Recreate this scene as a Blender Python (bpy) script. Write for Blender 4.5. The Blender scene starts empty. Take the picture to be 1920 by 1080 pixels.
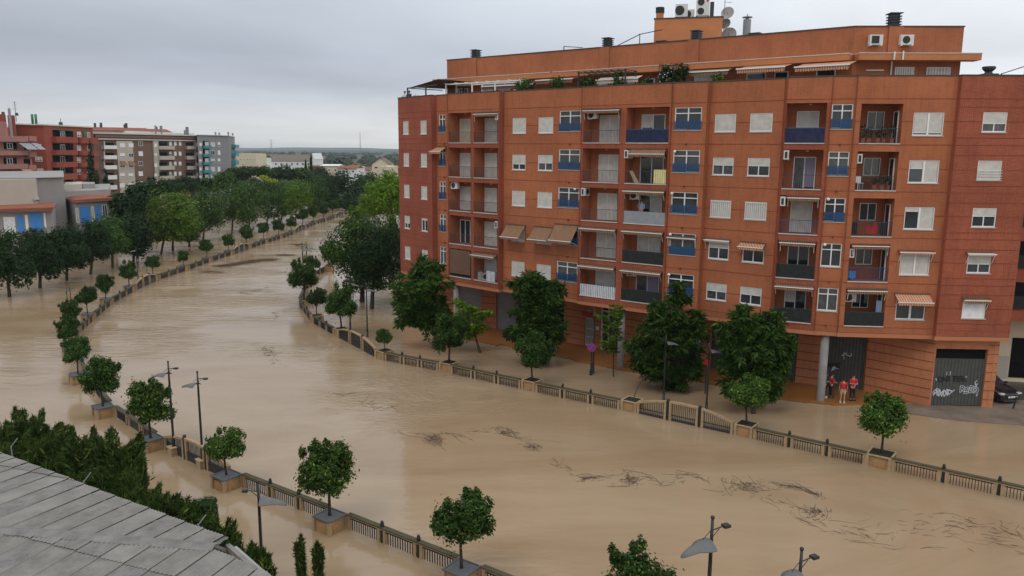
import bpy, bmesh, math, random
import numpy as np
from mathutils import Vector, Matrix, Quaternion
random.seed(7); RNG = np.random.default_rng(7)
SC = bpy.context.scene; COL = SC.collection
R = math.radians

# ------------------------------------------------------------------ camera
FPX = 1473.8; PITCH = R(9.945); ROLL = R(0.46); ZC = 16.65
cP, sP, cR, sR = math.cos(PITCH), math.sin(PITCH), math.cos(ROLL), math.sin(ROLL)
cam = bpy.data.objects.new('camera', bpy.data.cameras.new('camera')); COL.objects.link(cam)
cam.data.lens = FPX / 1920 * 36; cam.data.sensor_width = 36
cam.data.clip_end = 12000; cam.data.clip_start = 0.3
_r = Vector((1, 0, 0)); _u = Vector((0, sP, cP)); _f = Vector((0, cP, -sP))
_R = _r * cR + _u * sR; _U = _u * cR - _r * sR
cam.matrix_world = Matrix(((_R.x, _U.x, -_f.x, 0), (_R.y, _U.y, -_f.y, 0), (_R.z, _U.z, -_f.z, ZC), (0, 0, 0, 1)))
SC.camera = cam
# ------------------------------------------------------------------ sky, sun, exposure
SUN_EL, SUN_AZ = R(52), R(215)      # azimuth from +Y clockwise
W = bpy.data.worlds.new('World'); SC.world = W; W.use_nodes = True
def sky():
    nt = W.node_tree; nt.nodes.clear(); N = nt.nodes.new; L = nt.links.new
    out = N('ShaderNodeOutputWorld'); mix = N('ShaderNodeMixShader'); b1 = N('ShaderNodeBackground'); b2 = N('ShaderNodeBackground')
    st = N('ShaderNodeTexSky'); st.sky_type = 'NISHITA'; st.sun_disc = False
    st.sun_elevation = SUN_EL; st.sun_rotation = SUN_AZ; st.dust_density = 3
    L(st.outputs[0], b1.inputs[0]); b1.inputs[1].default_value = 0.06
    tc = N('ShaderNodeTexCoord'); sep = N('ShaderNodeSeparateXYZ'); L(tc.outputs['Generated'], sep.inputs[0])
    # cloud deck: a noise pattern projected on a flat ceiling
    za = N('ShaderNodeMath'); za.operation = 'MAXIMUM'; L(sep.outputs[2], za.inputs[0]); za.inputs[1].default_value = 0.0
    zb = N('ShaderNodeMath'); zb.operation = 'ADD'; L(za.outputs[0], zb.inputs[0]); zb.inputs[1].default_value = 0.10
    dv = N('ShaderNodeVectorMath'); dv.operation = 'DIVIDE'; L(tc.outputs['Generated'], dv.inputs[0])
    cb = N('ShaderNodeCombineXYZ')
    for i in range(3): L(zb.outputs[0], cb.inputs[i])
    L(cb.outputs[0], dv.inputs[1])
    no = N('ShaderNodeTexNoise'); L(dv.outputs[0], no.inputs['Vector']); no.inputs['Scale'].default_value = 0.42
    no.inputs['Detail'].default_value = 4; no.inputs['Roughness'].default_value = 0.5; no.inputs['Distortion'].default_value = 0.3
    # horizontal brightening towards the right (east) and the horizon
    def ramp(src, pts):
        r = N('ShaderNodeValToRGB'); L(src, r.inputs[0]); r.color_ramp.interpolation = 'EASE' if len(pts) < 3 else 'LINEAR'
        while len(r.color_ramp.elements) < len(pts): r.color_ramp.elements.new(0.5)
        for e, (p, c) in zip(r.color_ramp.elements, pts): e.position = p; e.color = (*c, 1)
        return r.outputs[0]
    ma = N('ShaderNodeMapRange'); L(sep.outputs[0], ma.inputs[0]); ma.inputs[1].default_value = -0.8; ma.inputs[2].default_value = 0.8
    colx = ramp(ma.outputs[0], [(0.0, (.42, .455, .51)), (0.3, (.44, .475, .535)), (0.52, (.56, .60, .66)), (0.72, (.70, .73, .765)), (0.9, (.84, .865, .895)), (1, (.88, .9, .92))])
    nr = N('ShaderNodeMapRange'); L(no.outputs[0], nr.inputs[0]); nr.inputs[1].default_value = 0.3; nr.inputs[2].default_value = 0.7
    nr.inputs[3].default_value = 0.85; nr.inputs[4].default_value = 1.16
    m1 = N('ShaderNodeVectorMath'); m1.operation = 'MULTIPLY'; L(colx, m1.inputs[0])
    c2 = N('ShaderNodeCombineXYZ')
    for i in range(3): L(nr.outputs[0], c2.inputs[i])
    L(c2.outputs[0], m1.inputs[1])
    # elevation: pale band at the horizon, brighter towards the zenith as under any overcast
    el = ramp(za.outputs[0], [(0.0, (1.55, 1.42, 1.22)), (0.03, (1.32, 1.25, 1.14)), (0.075, (.98, .98, .99)), (0.11, (.92, .93, .96)), (0.22, (1.14, 1.14, 1.12)), (0.55, (1.45, 1.45, 1.43)), (1, (1.75, 1.75, 1.73))])
    m2 = N('ShaderNodeVectorMath'); m2.operation = 'MULTIPLY'; L(m1.outputs[0], m2.inputs[0]); L(el, m2.inputs[1])
    L(m2.outputs[0], b2.inputs[0]); b2.inputs[1].default_value = 1.14
    mix.inputs[0].default_value = 0.94; L(b1.outputs[0], mix.inputs[1]); L(b2.outputs[0], mix.inputs[2]); L(mix.outputs[0], out.inputs[0])
sky()
sun = bpy.data.objects.new('sun', bpy.data.lights.new('sun', 'SUN')); COL.objects.link(sun)
sun.data.energy = 0.85; sun.data.angle = R(25); sun.data.color = (1, .93, .84)
_d = Vector((math.sin(SUN_AZ) * math.cos(SUN_EL), math.cos(SUN_AZ) * math.cos(SUN_EL), math.sin(SUN_EL)))
sun.rotation_euler = _d.to_track_quat('Z', 'Y').to_euler()
SC.view_settings.view_transform = 'Standard'; SC.view_settings.look = 'None'
SC.view_settings.gamma = 1; SC.view_settings.use_curve_mapping = False; SC.view_settings.exposure = 0.08
SC.render.engine = 'CYCLES'
SC.cycles.max_bounces = 6; SC.cycles.volume_bounces = 0; SC.cycles.transparent_max_bounces = 6

# ------------------------------------------------------------------ photo geometry -> place (surveying helpers)
def ray(px, py):
    a = (px - 960) / FPX; b = (py - 540) / FPX
    X = a * cR + b * sR; u = a * sR - b * cR
    return np.array([X, cP + u * sP, -sP + u * cP])
def G(px, py, z=0.0):
    r = ray(px, py); t = (z - ZC) / r[2]
    return Vector((r[0] * t, r[1] * t, z))
def at(px, py, Y):
    r = ray(px, py); t = Y / r[1]
    return Vector((r[0] * t, Y, ZC + r[2] * t))

# ------------------------------------------------------------------ materials
MATS = {}
def mat(name, col, rough=0.8, spec=0.3, metal=0.0, noise=None, bump=None, emis=None):
    """noise=(scale, amount, col2) mottles the base colour"""
    if name in MATS: return MATS[name]
    m = bpy.data.materials.new(name); m.use_nodes = True; nt = m.node_tree; N = nt.nodes.new; L = nt.links.new
    b = nt.nodes['Principled BSDF']; b.inputs['Base Color'].default_value = (*col, 1); b.inputs['Roughness'].default_value = rough
    b.inputs['Specular IOR Level'].default_value = spec; b.inputs['Metallic'].default_value = metal
    tc = N('ShaderNodeTexCoord')
    if noise:
        n = N('ShaderNodeTexNoise'); L(tc.outputs['Object'], n.inputs['Vector']); n.inputs['Scale'].default_value = noise[0]; n.inputs['Detail'].default_value = 6; n.inputs['Roughness'].default_value = .65
        r = N('ShaderNodeMapRange'); L(n.outputs[0], r.inputs[0]); r.inputs[1].default_value = .35; r.inputs[2].default_value = .65; r.inputs[4].default_value = noise[1]
        x = N('ShaderNodeMix'); x.data_type = 'RGBA'; L(r.outputs[0], x.inputs[0]); x.inputs[6].default_value = (*col, 1); x.inputs[7].default_value = (*noise[2], 1)
        L(x.outputs[2], b.inputs['Base Color'])
    if bump:
        n = N('ShaderNodeTexNoise'); L(tc.outputs['Object'], n.inputs['Vector']); n.inputs['Scale'].default_value = bump[0]
        bp = N('ShaderNodeBump'); bp.inputs['Strength'].default_value = bump[1]; bp.inputs['Distance'].default_value = .02; L(n.outputs[0], bp.inputs['Height']); L(bp.outputs[0], b.inputs['Normal'])
    MATS[name] = m; return m
def brick_mat(name, c1, c2, mortar, dirt, bw=.25, bh=.066, ms=.009, streak=.35):
    m = bpy.data.materials.new(name); m.use_nodes = True; nt = m.node_tree; N = nt.nodes.new; L = nt.links.new
    b = nt.nodes['Principled BSDF']; b.inputs['Roughness'].default_value = .85; b.inputs['Specular IOR Level'].default_value = .25
    uv = N('ShaderNodeUVMap'); br = N('ShaderNodeTexBrick'); L(uv.outputs[0], br.inputs[0])
    br.inputs['Color1'].default_value = (*c1, 1); br.inputs['Color2'].default_value = (*c2, 1); br.inputs['Mortar'].default_value = (*mortar, 1)
    br.inputs['Scale'].default_value = 1; br.inputs['Mortar Size'].default_value = ms; br.inputs['Brick Width'].default_value = bw; br.inputs['Row Height'].default_value = bh
    br.inputs['Mortar Smooth'].default_value = .3; br.inputs['Bias'].default_value = 0
    n = N('ShaderNodeTexNoise'); mp = N('ShaderNodeMapping'); L(uv.outputs[0], mp.inputs[0]); mp.inputs['Scale'].default_value = (.9, .35, 1); L(mp.outputs[0], n.inputs['Vector'])
    n.inputs['Scale'].default_value = 1.1; n.inputs['Detail'].default_value = 7; n.inputs['Roughness'].default_value = .6
    r = N('ShaderNodeMapRange'); L(n.outputs[0], r.inputs[0]); r.inputs[1].default_value = .42; r.inputs[2].default_value = .72; r.inputs[4].default_value = streak
    x = N('ShaderNodeMix'); x.data_type = 'RGBA'; L(r.outputs[0], x.inputs[0]); L(br.outputs[0], x.inputs[6]); x.inputs[7].default_value = (*dirt, 1)
    n2 = N('ShaderNodeTexNoise'); L(uv.outputs[0], n2.inputs['Vector']); n2.inputs['Scale'].default_value = .25; n2.inputs['Detail'].default_value = 3
    r2 = N('ShaderNodeMapRange'); L(n2.outputs[0], r2.inputs[0]); r2.inputs[1].default_value = .3; r2.inputs[2].default_value = .7; r2.inputs[3].default_value = .86; r2.inputs[4].default_value = 1.14
    n3 = N('ShaderNodeTexNoise'); mp3 = N('ShaderNodeMapping'); L(uv.outputs[0], mp3.inputs[0]); mp3.inputs['Scale'].default_value = (4.5, .3, 1); L(mp3.outputs[0], n3.inputs['Vector']); n3.inputs['Scale'].default_value = 1.5; n3.inputs['Detail'].default_value = 5
    r3 = N('ShaderNodeMapRange'); L(n3.outputs[0], r3.inputs[0]); r3.inputs[1].default_value = .52; r3.inputs[2].default_value = .75; r3.inputs[3].default_value = 1.0; r3.inputs[4].default_value = .78
    mm = N('ShaderNodeMath'); mm.operation = 'MULTIPLY'; L(r2.outputs[0], mm.inputs[0]); L(r3.outputs[0], mm.inputs[1])
    v = N('ShaderNodeVectorMath'); v.operation = 'SCALE'; L(x.outputs[2], v.inputs[0]); L(mm.outputs[0], v.inputs['Scale'])
    L(v.outputs[0], b.inputs['Base Color'])
    bp = N('ShaderNodeBump'); bp.inputs['Strength'].default_value = .5; bp.inputs['Distance'].default_value = .006; bp.invert = True; L(br.outputs['Fac'], bp.inputs['Height']); L(bp.outputs[0], b.inputs['Normal'])
    MATS[name] = m; return m
def stripe_mat(name, c1, c2, period, axis=0, rough=.8, duty=.5, soft=0.0):
    m = bpy.data.materials.new(name); m.use_nodes = True; nt = m.node_tree; N = nt.nodes.new; L = nt.links.new
    b = nt.nodes['Principled BSDF']; b.inputs['Roughness'].default_value = rough; b.inputs['Specular IOR Level'].default_value = .2
    uv = N('ShaderNodeUVMap'); s = N('ShaderNodeSeparateXYZ'); L(uv.outputs[0], s.inputs[0])
    d = N('ShaderNodeMath'); d.operation = 'DIVIDE'; L(s.outputs[axis], d.inputs[0]); d.inputs[1].default_value = period
    f = N('ShaderNodeMath'); f.operation = 'FRACT'; L(d.outputs[0], f.inputs[0])
    g = N('ShaderNodeMath'); g.operation = 'GREATER_THAN'; L(f.outputs[0], g.inputs[0]); g.inputs[1].default_value = duty
    x = N('ShaderNodeMix'); x.data_type = 'RGBA'; L(g.outputs[0], x.inputs[0]); x.inputs[6].default_value = (*c1, 1); x.inputs[7].default_value = (*c2, 1)
    n = N('ShaderNodeTexNoise'); L(uv.outputs[0], n.inputs['Vector']); n.inputs['Scale'].default_value = 2.5; n.inputs['Detail'].default_value = 4
    r2 = N('ShaderNodeMapRange'); L(n.outputs[0], r2.inputs[0]); r2.inputs[1].default_value = .3; r2.inputs[2].default_value = .7; r2.inputs[3].default_value = .85; r2.inputs[4].default_value = 1.1
    v = N('ShaderNodeVectorMath'); v.operation = 'SCALE'; L(x.outputs[2], v.inputs[0]); L(r2.outputs[0], v.inputs['Scale']); L(v.outputs[0], b.inputs['Base Color'])
    MATS[name] = m; return m
def leaf_mat(name, c1, c2, c3=None):
    m = bpy.data.materials.new(name); m.use_nodes = True; nt = m.node_tree; N = nt.nodes.new; L = nt.links.new
    b = nt.nodes['Principled BSDF']; b.inputs['Roughness'].default_value = .6; b.inputs['Specular IOR Level'].default_value = .12
    g = N('ShaderNodeNewGeometry'); r = N('ShaderNodeValToRGB'); L(g.outputs['Random Per Island'], r.inputs[0])
    r.color_ramp.elements[0].color = (*c1, 1); r.color_ramp.elements[1].color = (*c2, 1); r.color_ramp.elements[1].position = .85
    if c3: e = r.color_ramp.elements.new(1.0); e.color = (*c3, 1)
    oi = N('ShaderNodeObjectInfo'); mr = N('ShaderNodeMapRange'); L(oi.outputs['Random'], mr.inputs[0]); mr.inputs[3].default_value = .8; mr.inputs[4].default_value = 1.2
    v = N('ShaderNodeVectorMath'); v.operation = 'SCALE'; L(r.outputs[0], v.inputs[0]); L(mr.outputs[0], v.inputs['Scale'])
    L(v.outputs[0], b.inputs['Base Color'])
    tr = N('ShaderNodeBsdfTranslucent'); L(v.outputs[0], tr.inputs[0]); mx = N('ShaderNodeMixShader'); mx.inputs[0].default_value = .22
    L(b.outputs[0], mx.inputs[1]); L(tr.outputs[0], mx.inputs[2]); L(mx.outputs[0], nt.nodes['Material Output'].inputs[0])
    MATS[name] = m; return m
brick_mat('brick_orange', (.395, .122, .050), (.335, .098, .041), (.40, .175, .09), (.21, .075, .04))
brick_mat('brick_red', (.30, .062, .028), (.22, .042, .022), (.44, .20, .12), (.14, .032, .02), ms=.008)
brick_mat('brick_maroon', (.30, .082, .046), (.25, .064, .037), (.30, .11, .07), (.17, .04, .028), ms=.006)
brick_mat('brick_ground', (.50, .19, .085), (.43, .15, .065), (.40, .2, .11), (.26, .10, .05))
mat('brick_band', (.22, .062, .033), .9, .2)
mat('render_orange', (.50, .20, .085), .9, .2, noise=(.9, .5, (.38, .14, .065)))
mat('soffit_orange', (.42, .17, .085), .9, .2)
mat('coping_dark', (.06, .065, .06), .7)
mat('sill_stone', (.55, .52, .47), .7, noise=(2, .5, (.38, .34, .30)))
mat('white_frame', (.72, .73, .72), .45, .4)
mat('pipe_white', (.7, .7, .68), .5)
mat('glass', (.018, .022, .026), .06, .6, noise=(.6, .6, (.05, .06, .07)))
mat('glass_curtain', (.09, .095, .095), .15, .5, noise=(2.5, .8, (.03, .03, .033)))
mat('curtain_violet', (.22, .2, .3), .6)
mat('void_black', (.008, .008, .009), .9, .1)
stripe_mat('shutter', (.54, .53, .49), (.40, .39, .36), .055, 1, .6, .8)
stripe_mat('shutter_cream', (.50, .46, .33), (.38, .34, .25), .055, 1, .6, .8)
stripe_mat('shutter_white', (.72, .73, .74), (.6, .6, .61), .055, 1, .6, .85)
mat('rail_blue', (.022, .07, .17), .45, .4)
mat('rail_blue_panel', (.035, .10, .19), .35, .4)
mat('rail_dark', (.05, .055, .065), .5, .4)
mat('screen_blue', (.018, .022, .06), .85, .15, noise=(3, .6, (.045, .05, .085)))
mat('screen_black', (.018, .02, .019), .85, .2, noise=(4, .5, (.04, .045, .04)))
mat('screen_grey', (.28, .29, .31), .7, .2, noise=(3, .5, (.18, .19, .22)))
stripe_mat('panel_white', (.62, .64, .66), (.16, .16, .18), .16, 0, .6, .68)
stripe_mat('panel_yellow', (.62, .58, .28), (.40, .36, .16), .18, 0, .6, .75)
stripe_mat('awning_stripe', (.18, .085, .042), (.29, .19, .12), .14, 0, .85, .6)
stripe_mat('awning_red', (.42, .15, .07), (.5, .36, .25), .16, 0, .85, .6)
mat('awning_brown', (.15, .085, .055), .8, .3, noise=(1, .5, (.10, .06, .04)))
mat('awning_cream', (.55, .47, .38), .85, .2)
mat('ac_white', (.60, .60, .57), .5, .4)
mat('ac_dark', (.03, .03, .032), .6)
mat('concrete', (.34, .33, .31), .85, .2, noise=(1.2, .6, (.24, .23, .22)))
mat('column_concrete', (.25, .235, .22), .85, .2, noise=(1.2, .7, (.16, .15, .14)))
stripe_mat('gate_metal', (.075, .077, .072), (.042, .044, .042), .22, 0, .5, .75)
stripe_mat('shop_shutter', (.25, .25, .25), (.18, .18, .18), .1, 1, .5, .75)
mat('metal_dark', (.035, .038, .042), .5, .4)
mat('metal_grey', (.22, .24, .25), .45, .5, .3)
mat('chimney_cap', (.045, .05, .055), .6)
mat('iron_black', (.018, .02, .022), .5, .4)
mat('lamp_shade', (.115, .115, .112), .5, .4, noise=(3, .5, (.08, .082, .08)))
mat('stone_tan', (.40, .285, .165), .85, .2, noise=(2.2, .6, (.22, .145, .08)), bump=(9, .4))
mat('stone_tan_light', (.45, .34, .21), .85, .2, noise=(2.2, .6, (.27, .19, .11)))
mat('stone_panel', (.37, .235, .115), .85, .2, noise=(5, .6, (.34, .15, .05)))
mat('coping_moss', (.085, .075, .045), .9, .2, noise=(2, .7, (.05, .052, .03)))
mat('lead_grey', (.115, .12, .128), .8, .25, noise=(1.5, .6, (.075, .078, .08)))
mat('soil', (.035, .028, .022), .95, .1)
mat('bark', (.045, .034, .026), .95, .1, noise=(6, .6, (.08, .065, .05)))
mat('graffiti_black', (.02, .02, .02), .8); mat('graffiti_white', (.55, .57, .6), .8)
mat('skin', (.42, .24, .17), .6); mat('hair', (.03, .02, .015), .8)
mat('cloth_red', (.42, .025, .03), .85); mat('cloth_dark', (.02, .022, .03), .85); mat('cloth_white', (.6, .6, .6), .85)
mat('cloth_beige', (.5, .38, .26), .85); mat('cloth_blue', (.16, .24, .40), .85); mat('cloth_navy', (.03, .05, .14), .85)
mat('terracotta', (.36, .12, .06), .85)
mat('grey_render', (.30, .28, .27), .9, .2, noise=(.35, .6, (.23, .215, .21)))
mat('beige_render', (.44, .395, .33), .9, .2, noise=(.3, .5, (.36, .32, .27)))
mat('cream_render', (.62, .53, .38), .9, .2, noise=(.3, .5, (.5, .42, .31)))
mat('brown_render', (.17, .105, .075), .9, .2, noise=(.3, .5, (.14, .085, .06)))
mat('greyblock_render', (.24, .23, .235), .9, .2, noise=(.2, .4, (.2, .19, .195)))
mat('red_render', (.27, .068, .045), .9, .2, noise=(.25, .6, (.19, .05, .036)))
mat('pink_render', (.34, .17, .14), .9, .2, noise=(.3, .5, (.27, .13, .11)))
mat('white_render', (.70, .70, .68), .9, .2, noise=(.3, .5, (.56, .56, .54)))
mat('blue_panel', (.05, .22, .55), .5, .4, noise=(1.5, .35, (.04, .17, .44)))
mat('teal_rail', (.04, .22, .26), .5)
mat('green_metal', (.02, .14, .06), .5)
mat('roof_tile', (.27, .085, .045), .9, .2, noise=(.8, .7, (.17, .065, .04)))
mat('roof_brown', (.16, .125, .10), .9, .2, noise=(.2, .5, (.12, .095, .08)))
mat('car_paint', (.012, .013, .016), .18, .6); mat('car_trim', (.015, .015, .016), .6)
mat('chrome', (.6, .6, .62), .2, .5, 1.0); mat('tyre', (.015, .015, .015), .9); mat('headlight', (.5, .53, .56), .1, .6)
mat('plate_white', (.75, .75, .73), .5); mat('sign_blue', (.03, .07, .36), .4); mat('sign_red', (.5, .02, .03), .4)
mat('sign_yellow', (.65, .40, .05), .5)
mat('plastic_green', (.02, .08, .05), .6)
leaf_mat('leaf_citrus', (.012, .034, .006), (.036, .078, .012), (.13, .20, .03))
leaf_mat('leaf_citrus_light', (.018, .048, .007), (.058, .115, .016), (.2, .28, .04))
leaf_mat('leaf_dark', (.008, .024, .007), (.022, .050, .012))
leaf_mat('leaf_mid', (.014, .040, .006), (.044, .092, .012), (.12, .18, .025))  # lightest tone paints highlights onto a random share of the leaves
leaf_mat('leaf_bright', (.045, .105, .008), (.11, .19, .014), (.22, .29, .02))
leaf_mat('leaf_yellow', (.13, .18, .015), (.28, .30, .02), (.5, .42, .02))
leaf_mat('leaf_thuja', (.012, .032, .006), (.048, .080, .013), (.15, .18, .035))
leaf_mat('leaf_far', (.022, .042, .020), (.05, .075, .035))
leaf_mat('reed', (.10, .062, .048), (.17, .115, .085), (.07, .05, .042))
leaf_mat('flower_white', (.4, .4, .38), (.7, .7, .66))

# water
def water_mat():
    m = bpy.data.materials.new('flood_water'); m.use_nodes = True; nt = m.node_tree; N = nt.nodes.new; L = nt.links.new
    b = nt.nodes['Principled BSDF']; b.inputs['IOR'].default_value = 1.34; b.inputs['Roughness'].default_value = .10; b.inputs['Specular IOR Level'].default_value = .5
    tc = N('ShaderNodeTexCoord')
    def noise(sc, mapscale=(1, 1, 1), rot=0, detail=3, rough=.5, dist=0):
        mp = N('ShaderNodeMapping'); L(tc.outputs['Object'], mp.inputs[0]); mp.inputs['Scale'].default_value = mapscale; mp.inputs['Rotation'].default_value = (0, 0, rot)
        n = N('ShaderNodeTexNoise'); L(mp.outputs[0], n.inputs['Vector']); n.inputs['Scale'].default_value = sc; n.inputs['Detail'].default_value = detail; n.inputs['Roughness'].default_value = rough; n.inputs['Distortion'].default_value = dist
        return n.outputs[0]
    big = noise(.05, (.8, 2.0, 1), R(-28), 7, .62, 1.8)
    x = N('ShaderNodeMix'); x.data_type = 'RGBA'; r = N('ShaderNodeMapRange'); L(big, r.inputs[0]); r.inputs[1].default_value = .35; r.inputs[2].default_value = .68
    L(r.outputs[0], x.inputs[0]); x.inputs[6].default_value = (.272, .186, .108, 1); x.inputs[7].default_value = (.345, .256, .163, 1)
    L(x.outputs[2], b.inputs['Base Color'])
    # current: strong upstream and along the main channel, dying towards the still streets
    sep = N('ShaderNodeSeparateXYZ'); L(tc.outputs['Object'], sep.inputs[0])
    def mr(src, a, b_, c, d):
        k = N('ShaderNodeMapRange'); k.interpolation_type = 'SMOOTHSTEP'; L(src, k.inputs[0]); k.inputs[1].default_value = a; k.inputs[2].default_value = b_; k.inputs[3].default_value = c; k.inputs[4].default_value = d; return k.outputs[0]
    def mul(a, b_):
        k = N('ShaderNodeMath'); k.operation = 'MULTIPLY'; L(a, k.inputs[0])
        if isinstance(b_, float): k.inputs[1].default_value = b_
        else: L(b_, k.inputs[1])
        return k.outputs[0]
    def add(a, b_):
        k = N('ShaderNodeMath'); k.operation = 'ADD'; L(a, k.inputs[0]); L(b_, k.inputs[1]); return k.outputs[0]
    chan = mr(sep.outputs[1], 45, 85, .10, 1)
    patch = mr(noise(.06, (1, 1.6, 1), R(25), 2), .42, .62, .12, 1)
    east = mr(sep.outputs[0], -30, -6, 1, .35)
    amp = mul(mul(chan, patch), mr(sep.outputs[0], -36, -26, 1, 1))
    waves = noise(1.1, (.45, 1.5, 1), R(12), 4, .55, .6)
    fine = noise(5.0, (.6, 1.2, 1), R(-10), 3, .6)
    swell = noise(.25, (.6, 1.6, 1), R(18), 2)
    ds = N('ShaderNodeVectorMath'); ds.operation = 'DISTANCE'; L(tc.outputs['Object'], ds.inputs[0]); ds.inputs[1].default_value = (-5.5, 53, 0)
    eddy = mr(ds.outputs['Value'], 1.5, 11, 1, 0); eddy2 = mul(eddy, mr(noise(.22, (1, 1, 1), 0, 2), .38, .6, .15, 1))
    h0 = mul(mul(noise(1.9, (.55, 1.5, 1), R(-14), 3, .55, 1.6), eddy2), .17)
    h = add(add(add(h0, mul(mul(waves, amp), .20)), mul(mul(fine, amp), .03)), add(mul(swell, .02), mul(noise(2.0, (.7, 1.3, 1), R(10), 2), .009)))
    bp = N('ShaderNodeBump'); bp.inputs['Strength'].default_value = 1; bp.inputs['Distance'].default_value = 1.0; L(h, bp.inputs['Height']); L(bp.outputs[0], b.inputs['Normal'])
    MATS['water'] = m
water_mat()

# ------------------------------------------------------------------ mesh helpers
class MB:
    """collects shapes in a local frame (o, du, dw, up) and links them as ONE mesh object"""
    def __init__(s, o=(0, 0, 0), du=(1, 0), dw=None):
        s.v = []; s.f = []; s.m = []; s.frame(o, du, dw); s.mi = 0
    def frame(s, o, du=(1, 0), dw=None):
        s.o = Vector(o) if len(o) == 3 else Vector((o[0], o[1], 0)); s.du = Vector((du[0], du[1], 0)).normalized()
        s.dw = Vector((s.du.y, -s.du.x, 0)) if dw is None else Vector((dw[0], dw[1], 0)).normalized()
    def p(s, u, w, z): return s.o + s.du * u + s.dw * w + Vector((0, 0, z))
    def face(s, pts):
        i = len(s.v); s.v += [tuple(q) for q in pts]; s.f.append(tuple(range(i, i + len(pts)))); s.m.append(s.mi)
    def quad(s, *uwz): s.face([s.p(*q) for q in uwz])
    def box(s, u0, u1, w0, w1, z0, z1):
        i = len(s.v)
        s.v += [tuple(s.p(u, w, z)) for z in (z0, z1) for w in (w0, w1) for u in (u0, u1)]
        for a in ((0, 2, 3, 1), (4, 5, 7, 6), (0, 1, 5, 4), (1, 3, 7, 5), (3, 2, 6, 7), (2, 0, 4, 6)):
            s.f.append(tuple(i + k for k in a)); s.m.append(s.mi)
    def prism(s, pts, z0, z1, world=True):
        n = len(pts); i = len(s.v); s.v += [(x, y, z0) for x, y in pts] + [(x, y, z1) for x, y in pts]
        s.f.append(tuple(i + k for k in reversed(range(n)))); s.f.append(tuple(i + n + k for k in range(n))); s.m += [s.mi] * 2
        for k in range(n):
            j = (k + 1) % n; s.f.append((i + k, i + j, i + n + j, i + n + k)); s.m.append(s.mi)
    def tube(s, a, b, r0, r1=None, n=8, caps=True):
        a = Vector(a); b = Vector(b); r1 = r0 if r1 is None else r1
        d = (b - a).normalized(); t = d.orthogonal().normalized(); q = d.cross(t); i = len(s.v)
        for P, r in ((a, r0), (b, r1)):
            for k in range(n): an = 2 * math.pi * k / n; s.v.append(tuple(P + (t * math.cos(an) + q * math.sin(an)) * r))
        for k in range(n): j = (k + 1) % n; s.f.append((i + k, i + j, i + n + j, i + n + k)); s.m.append(s.mi)
        if caps: s.f.append(tuple(i + k for k in reversed(range(n)))); s.f.append(tuple(i + n + k for k in range(n))); s.m += [s.mi] * 2
    def path(s, pts, radii, n=7):
        for k in range(len(pts) - 1): s.tube(pts[k], pts[k + 1], radii[k], radii[k + 1], n, k in (0, len(pts) - 2))
    def lathe(s, o, prof, n=16):
        o = Vector(o); i = len(s.v)
        for r, z in prof:
            for k in range(n): an = 2 * math.pi * k / n; s.v.append((o.x + r * math.cos(an), o.y + r * math.sin(an), o.z + z))
        for a in range(len(prof) - 1):
            for k in range(n): j = (k + 1) % n; s.f.append((i + a * n + k, i + a * n + j, i + (a + 1) * n + j, i + (a + 1) * n + k)); s.m.append(s.mi)
        s.f.append(tuple(i + (len(prof) - 1) * n + k for k in range(n))); s.m.append(s.mi)
    def build(s, name, mats, parent=None, smooth=False):
        me = bpy.data.meshes.new(name); me.from_pydata(s.v, [], s.f)
        if isinstance(mats, str): mats = [mats]
        for k in mats: me.materials.append(MATS[k])
        if len(mats) > 1: me.polygons.foreach_set('material_index', s.m)
        uv = me.uv_layers.new(name='UVMap'); co = me.vertices
        for pl in me.polygons:
            n = pl.normal
            if abs(n.z) > .75:
                for li in pl.loop_indices: c = co[me.loops[li].vertex_index].co; uv.data[li].uv = (c.x, c.y)
            else:
                l = math.hypot(n.x, n.y); tx, ty = -n.y / l, n.x / l
                for li in pl.loop_indices: c = co[me.loops[li].vertex_index].co; uv.data[li].uv = (c.x * tx + c.y * ty, c.z)
            if smooth: pl.use_smooth = True
        me.update()
        return link(name, me, parent)
def link(name, me, parent=None):
    o = bpy.data.objects.new(name, me); COL.objects.link(o)
    if parent is not None:
        o.parent = parent; o.matrix_parent_inverse = parent_inv(parent)
    return o
def parent_inv(p):
    m = Matrix.LocRotScale(p.location, p.rotation_euler, p.scale)
    if p.parent is not None: m = p.parent.matrix_parent_inverse.inverted() @ Matrix.Identity(4) if False else parent_world(p)
    return m.inverted()
def parent_world(p):
    loc = Matrix.LocRotScale(p.location, p.rotation_euler, p.scale)
    return (parent_world(p.parent) @ p.matrix_parent_inverse @ loc) if p.parent is not None else loc
def tag(o, label=None, cat=None, group=None, kind=None):
    if label: o['label'] = label
    if cat: o['category'] = cat
    if group: o['group'] = group
    if kind: o['kind'] = kind
    return o
def thing(name, loc, label, cat, group=None, rz=0):
    o = bpy.data.objects.new(name, None); COL.objects.link(o); o.empty_display_size = .3
    o.location = loc; o.rotation_euler = (0, 0, rz); return tag(o, label, cat, group)
def copy_thing(src, loc, rz, label, group=None, scale=None):
    r = src.copy(); COL.objects.link(r); r.location = loc; r.rotation_euler = (0, 0, rz); r['label'] = label
    if group: r['group'] = group
    if scale: r.scale = scale
    def rec(a, b):
        for ch in list(a.children):
            c = ch.copy(); COL.objects.link(c); c.parent = b; rec(ch, c)
    rec(src, r)
    return r
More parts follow.
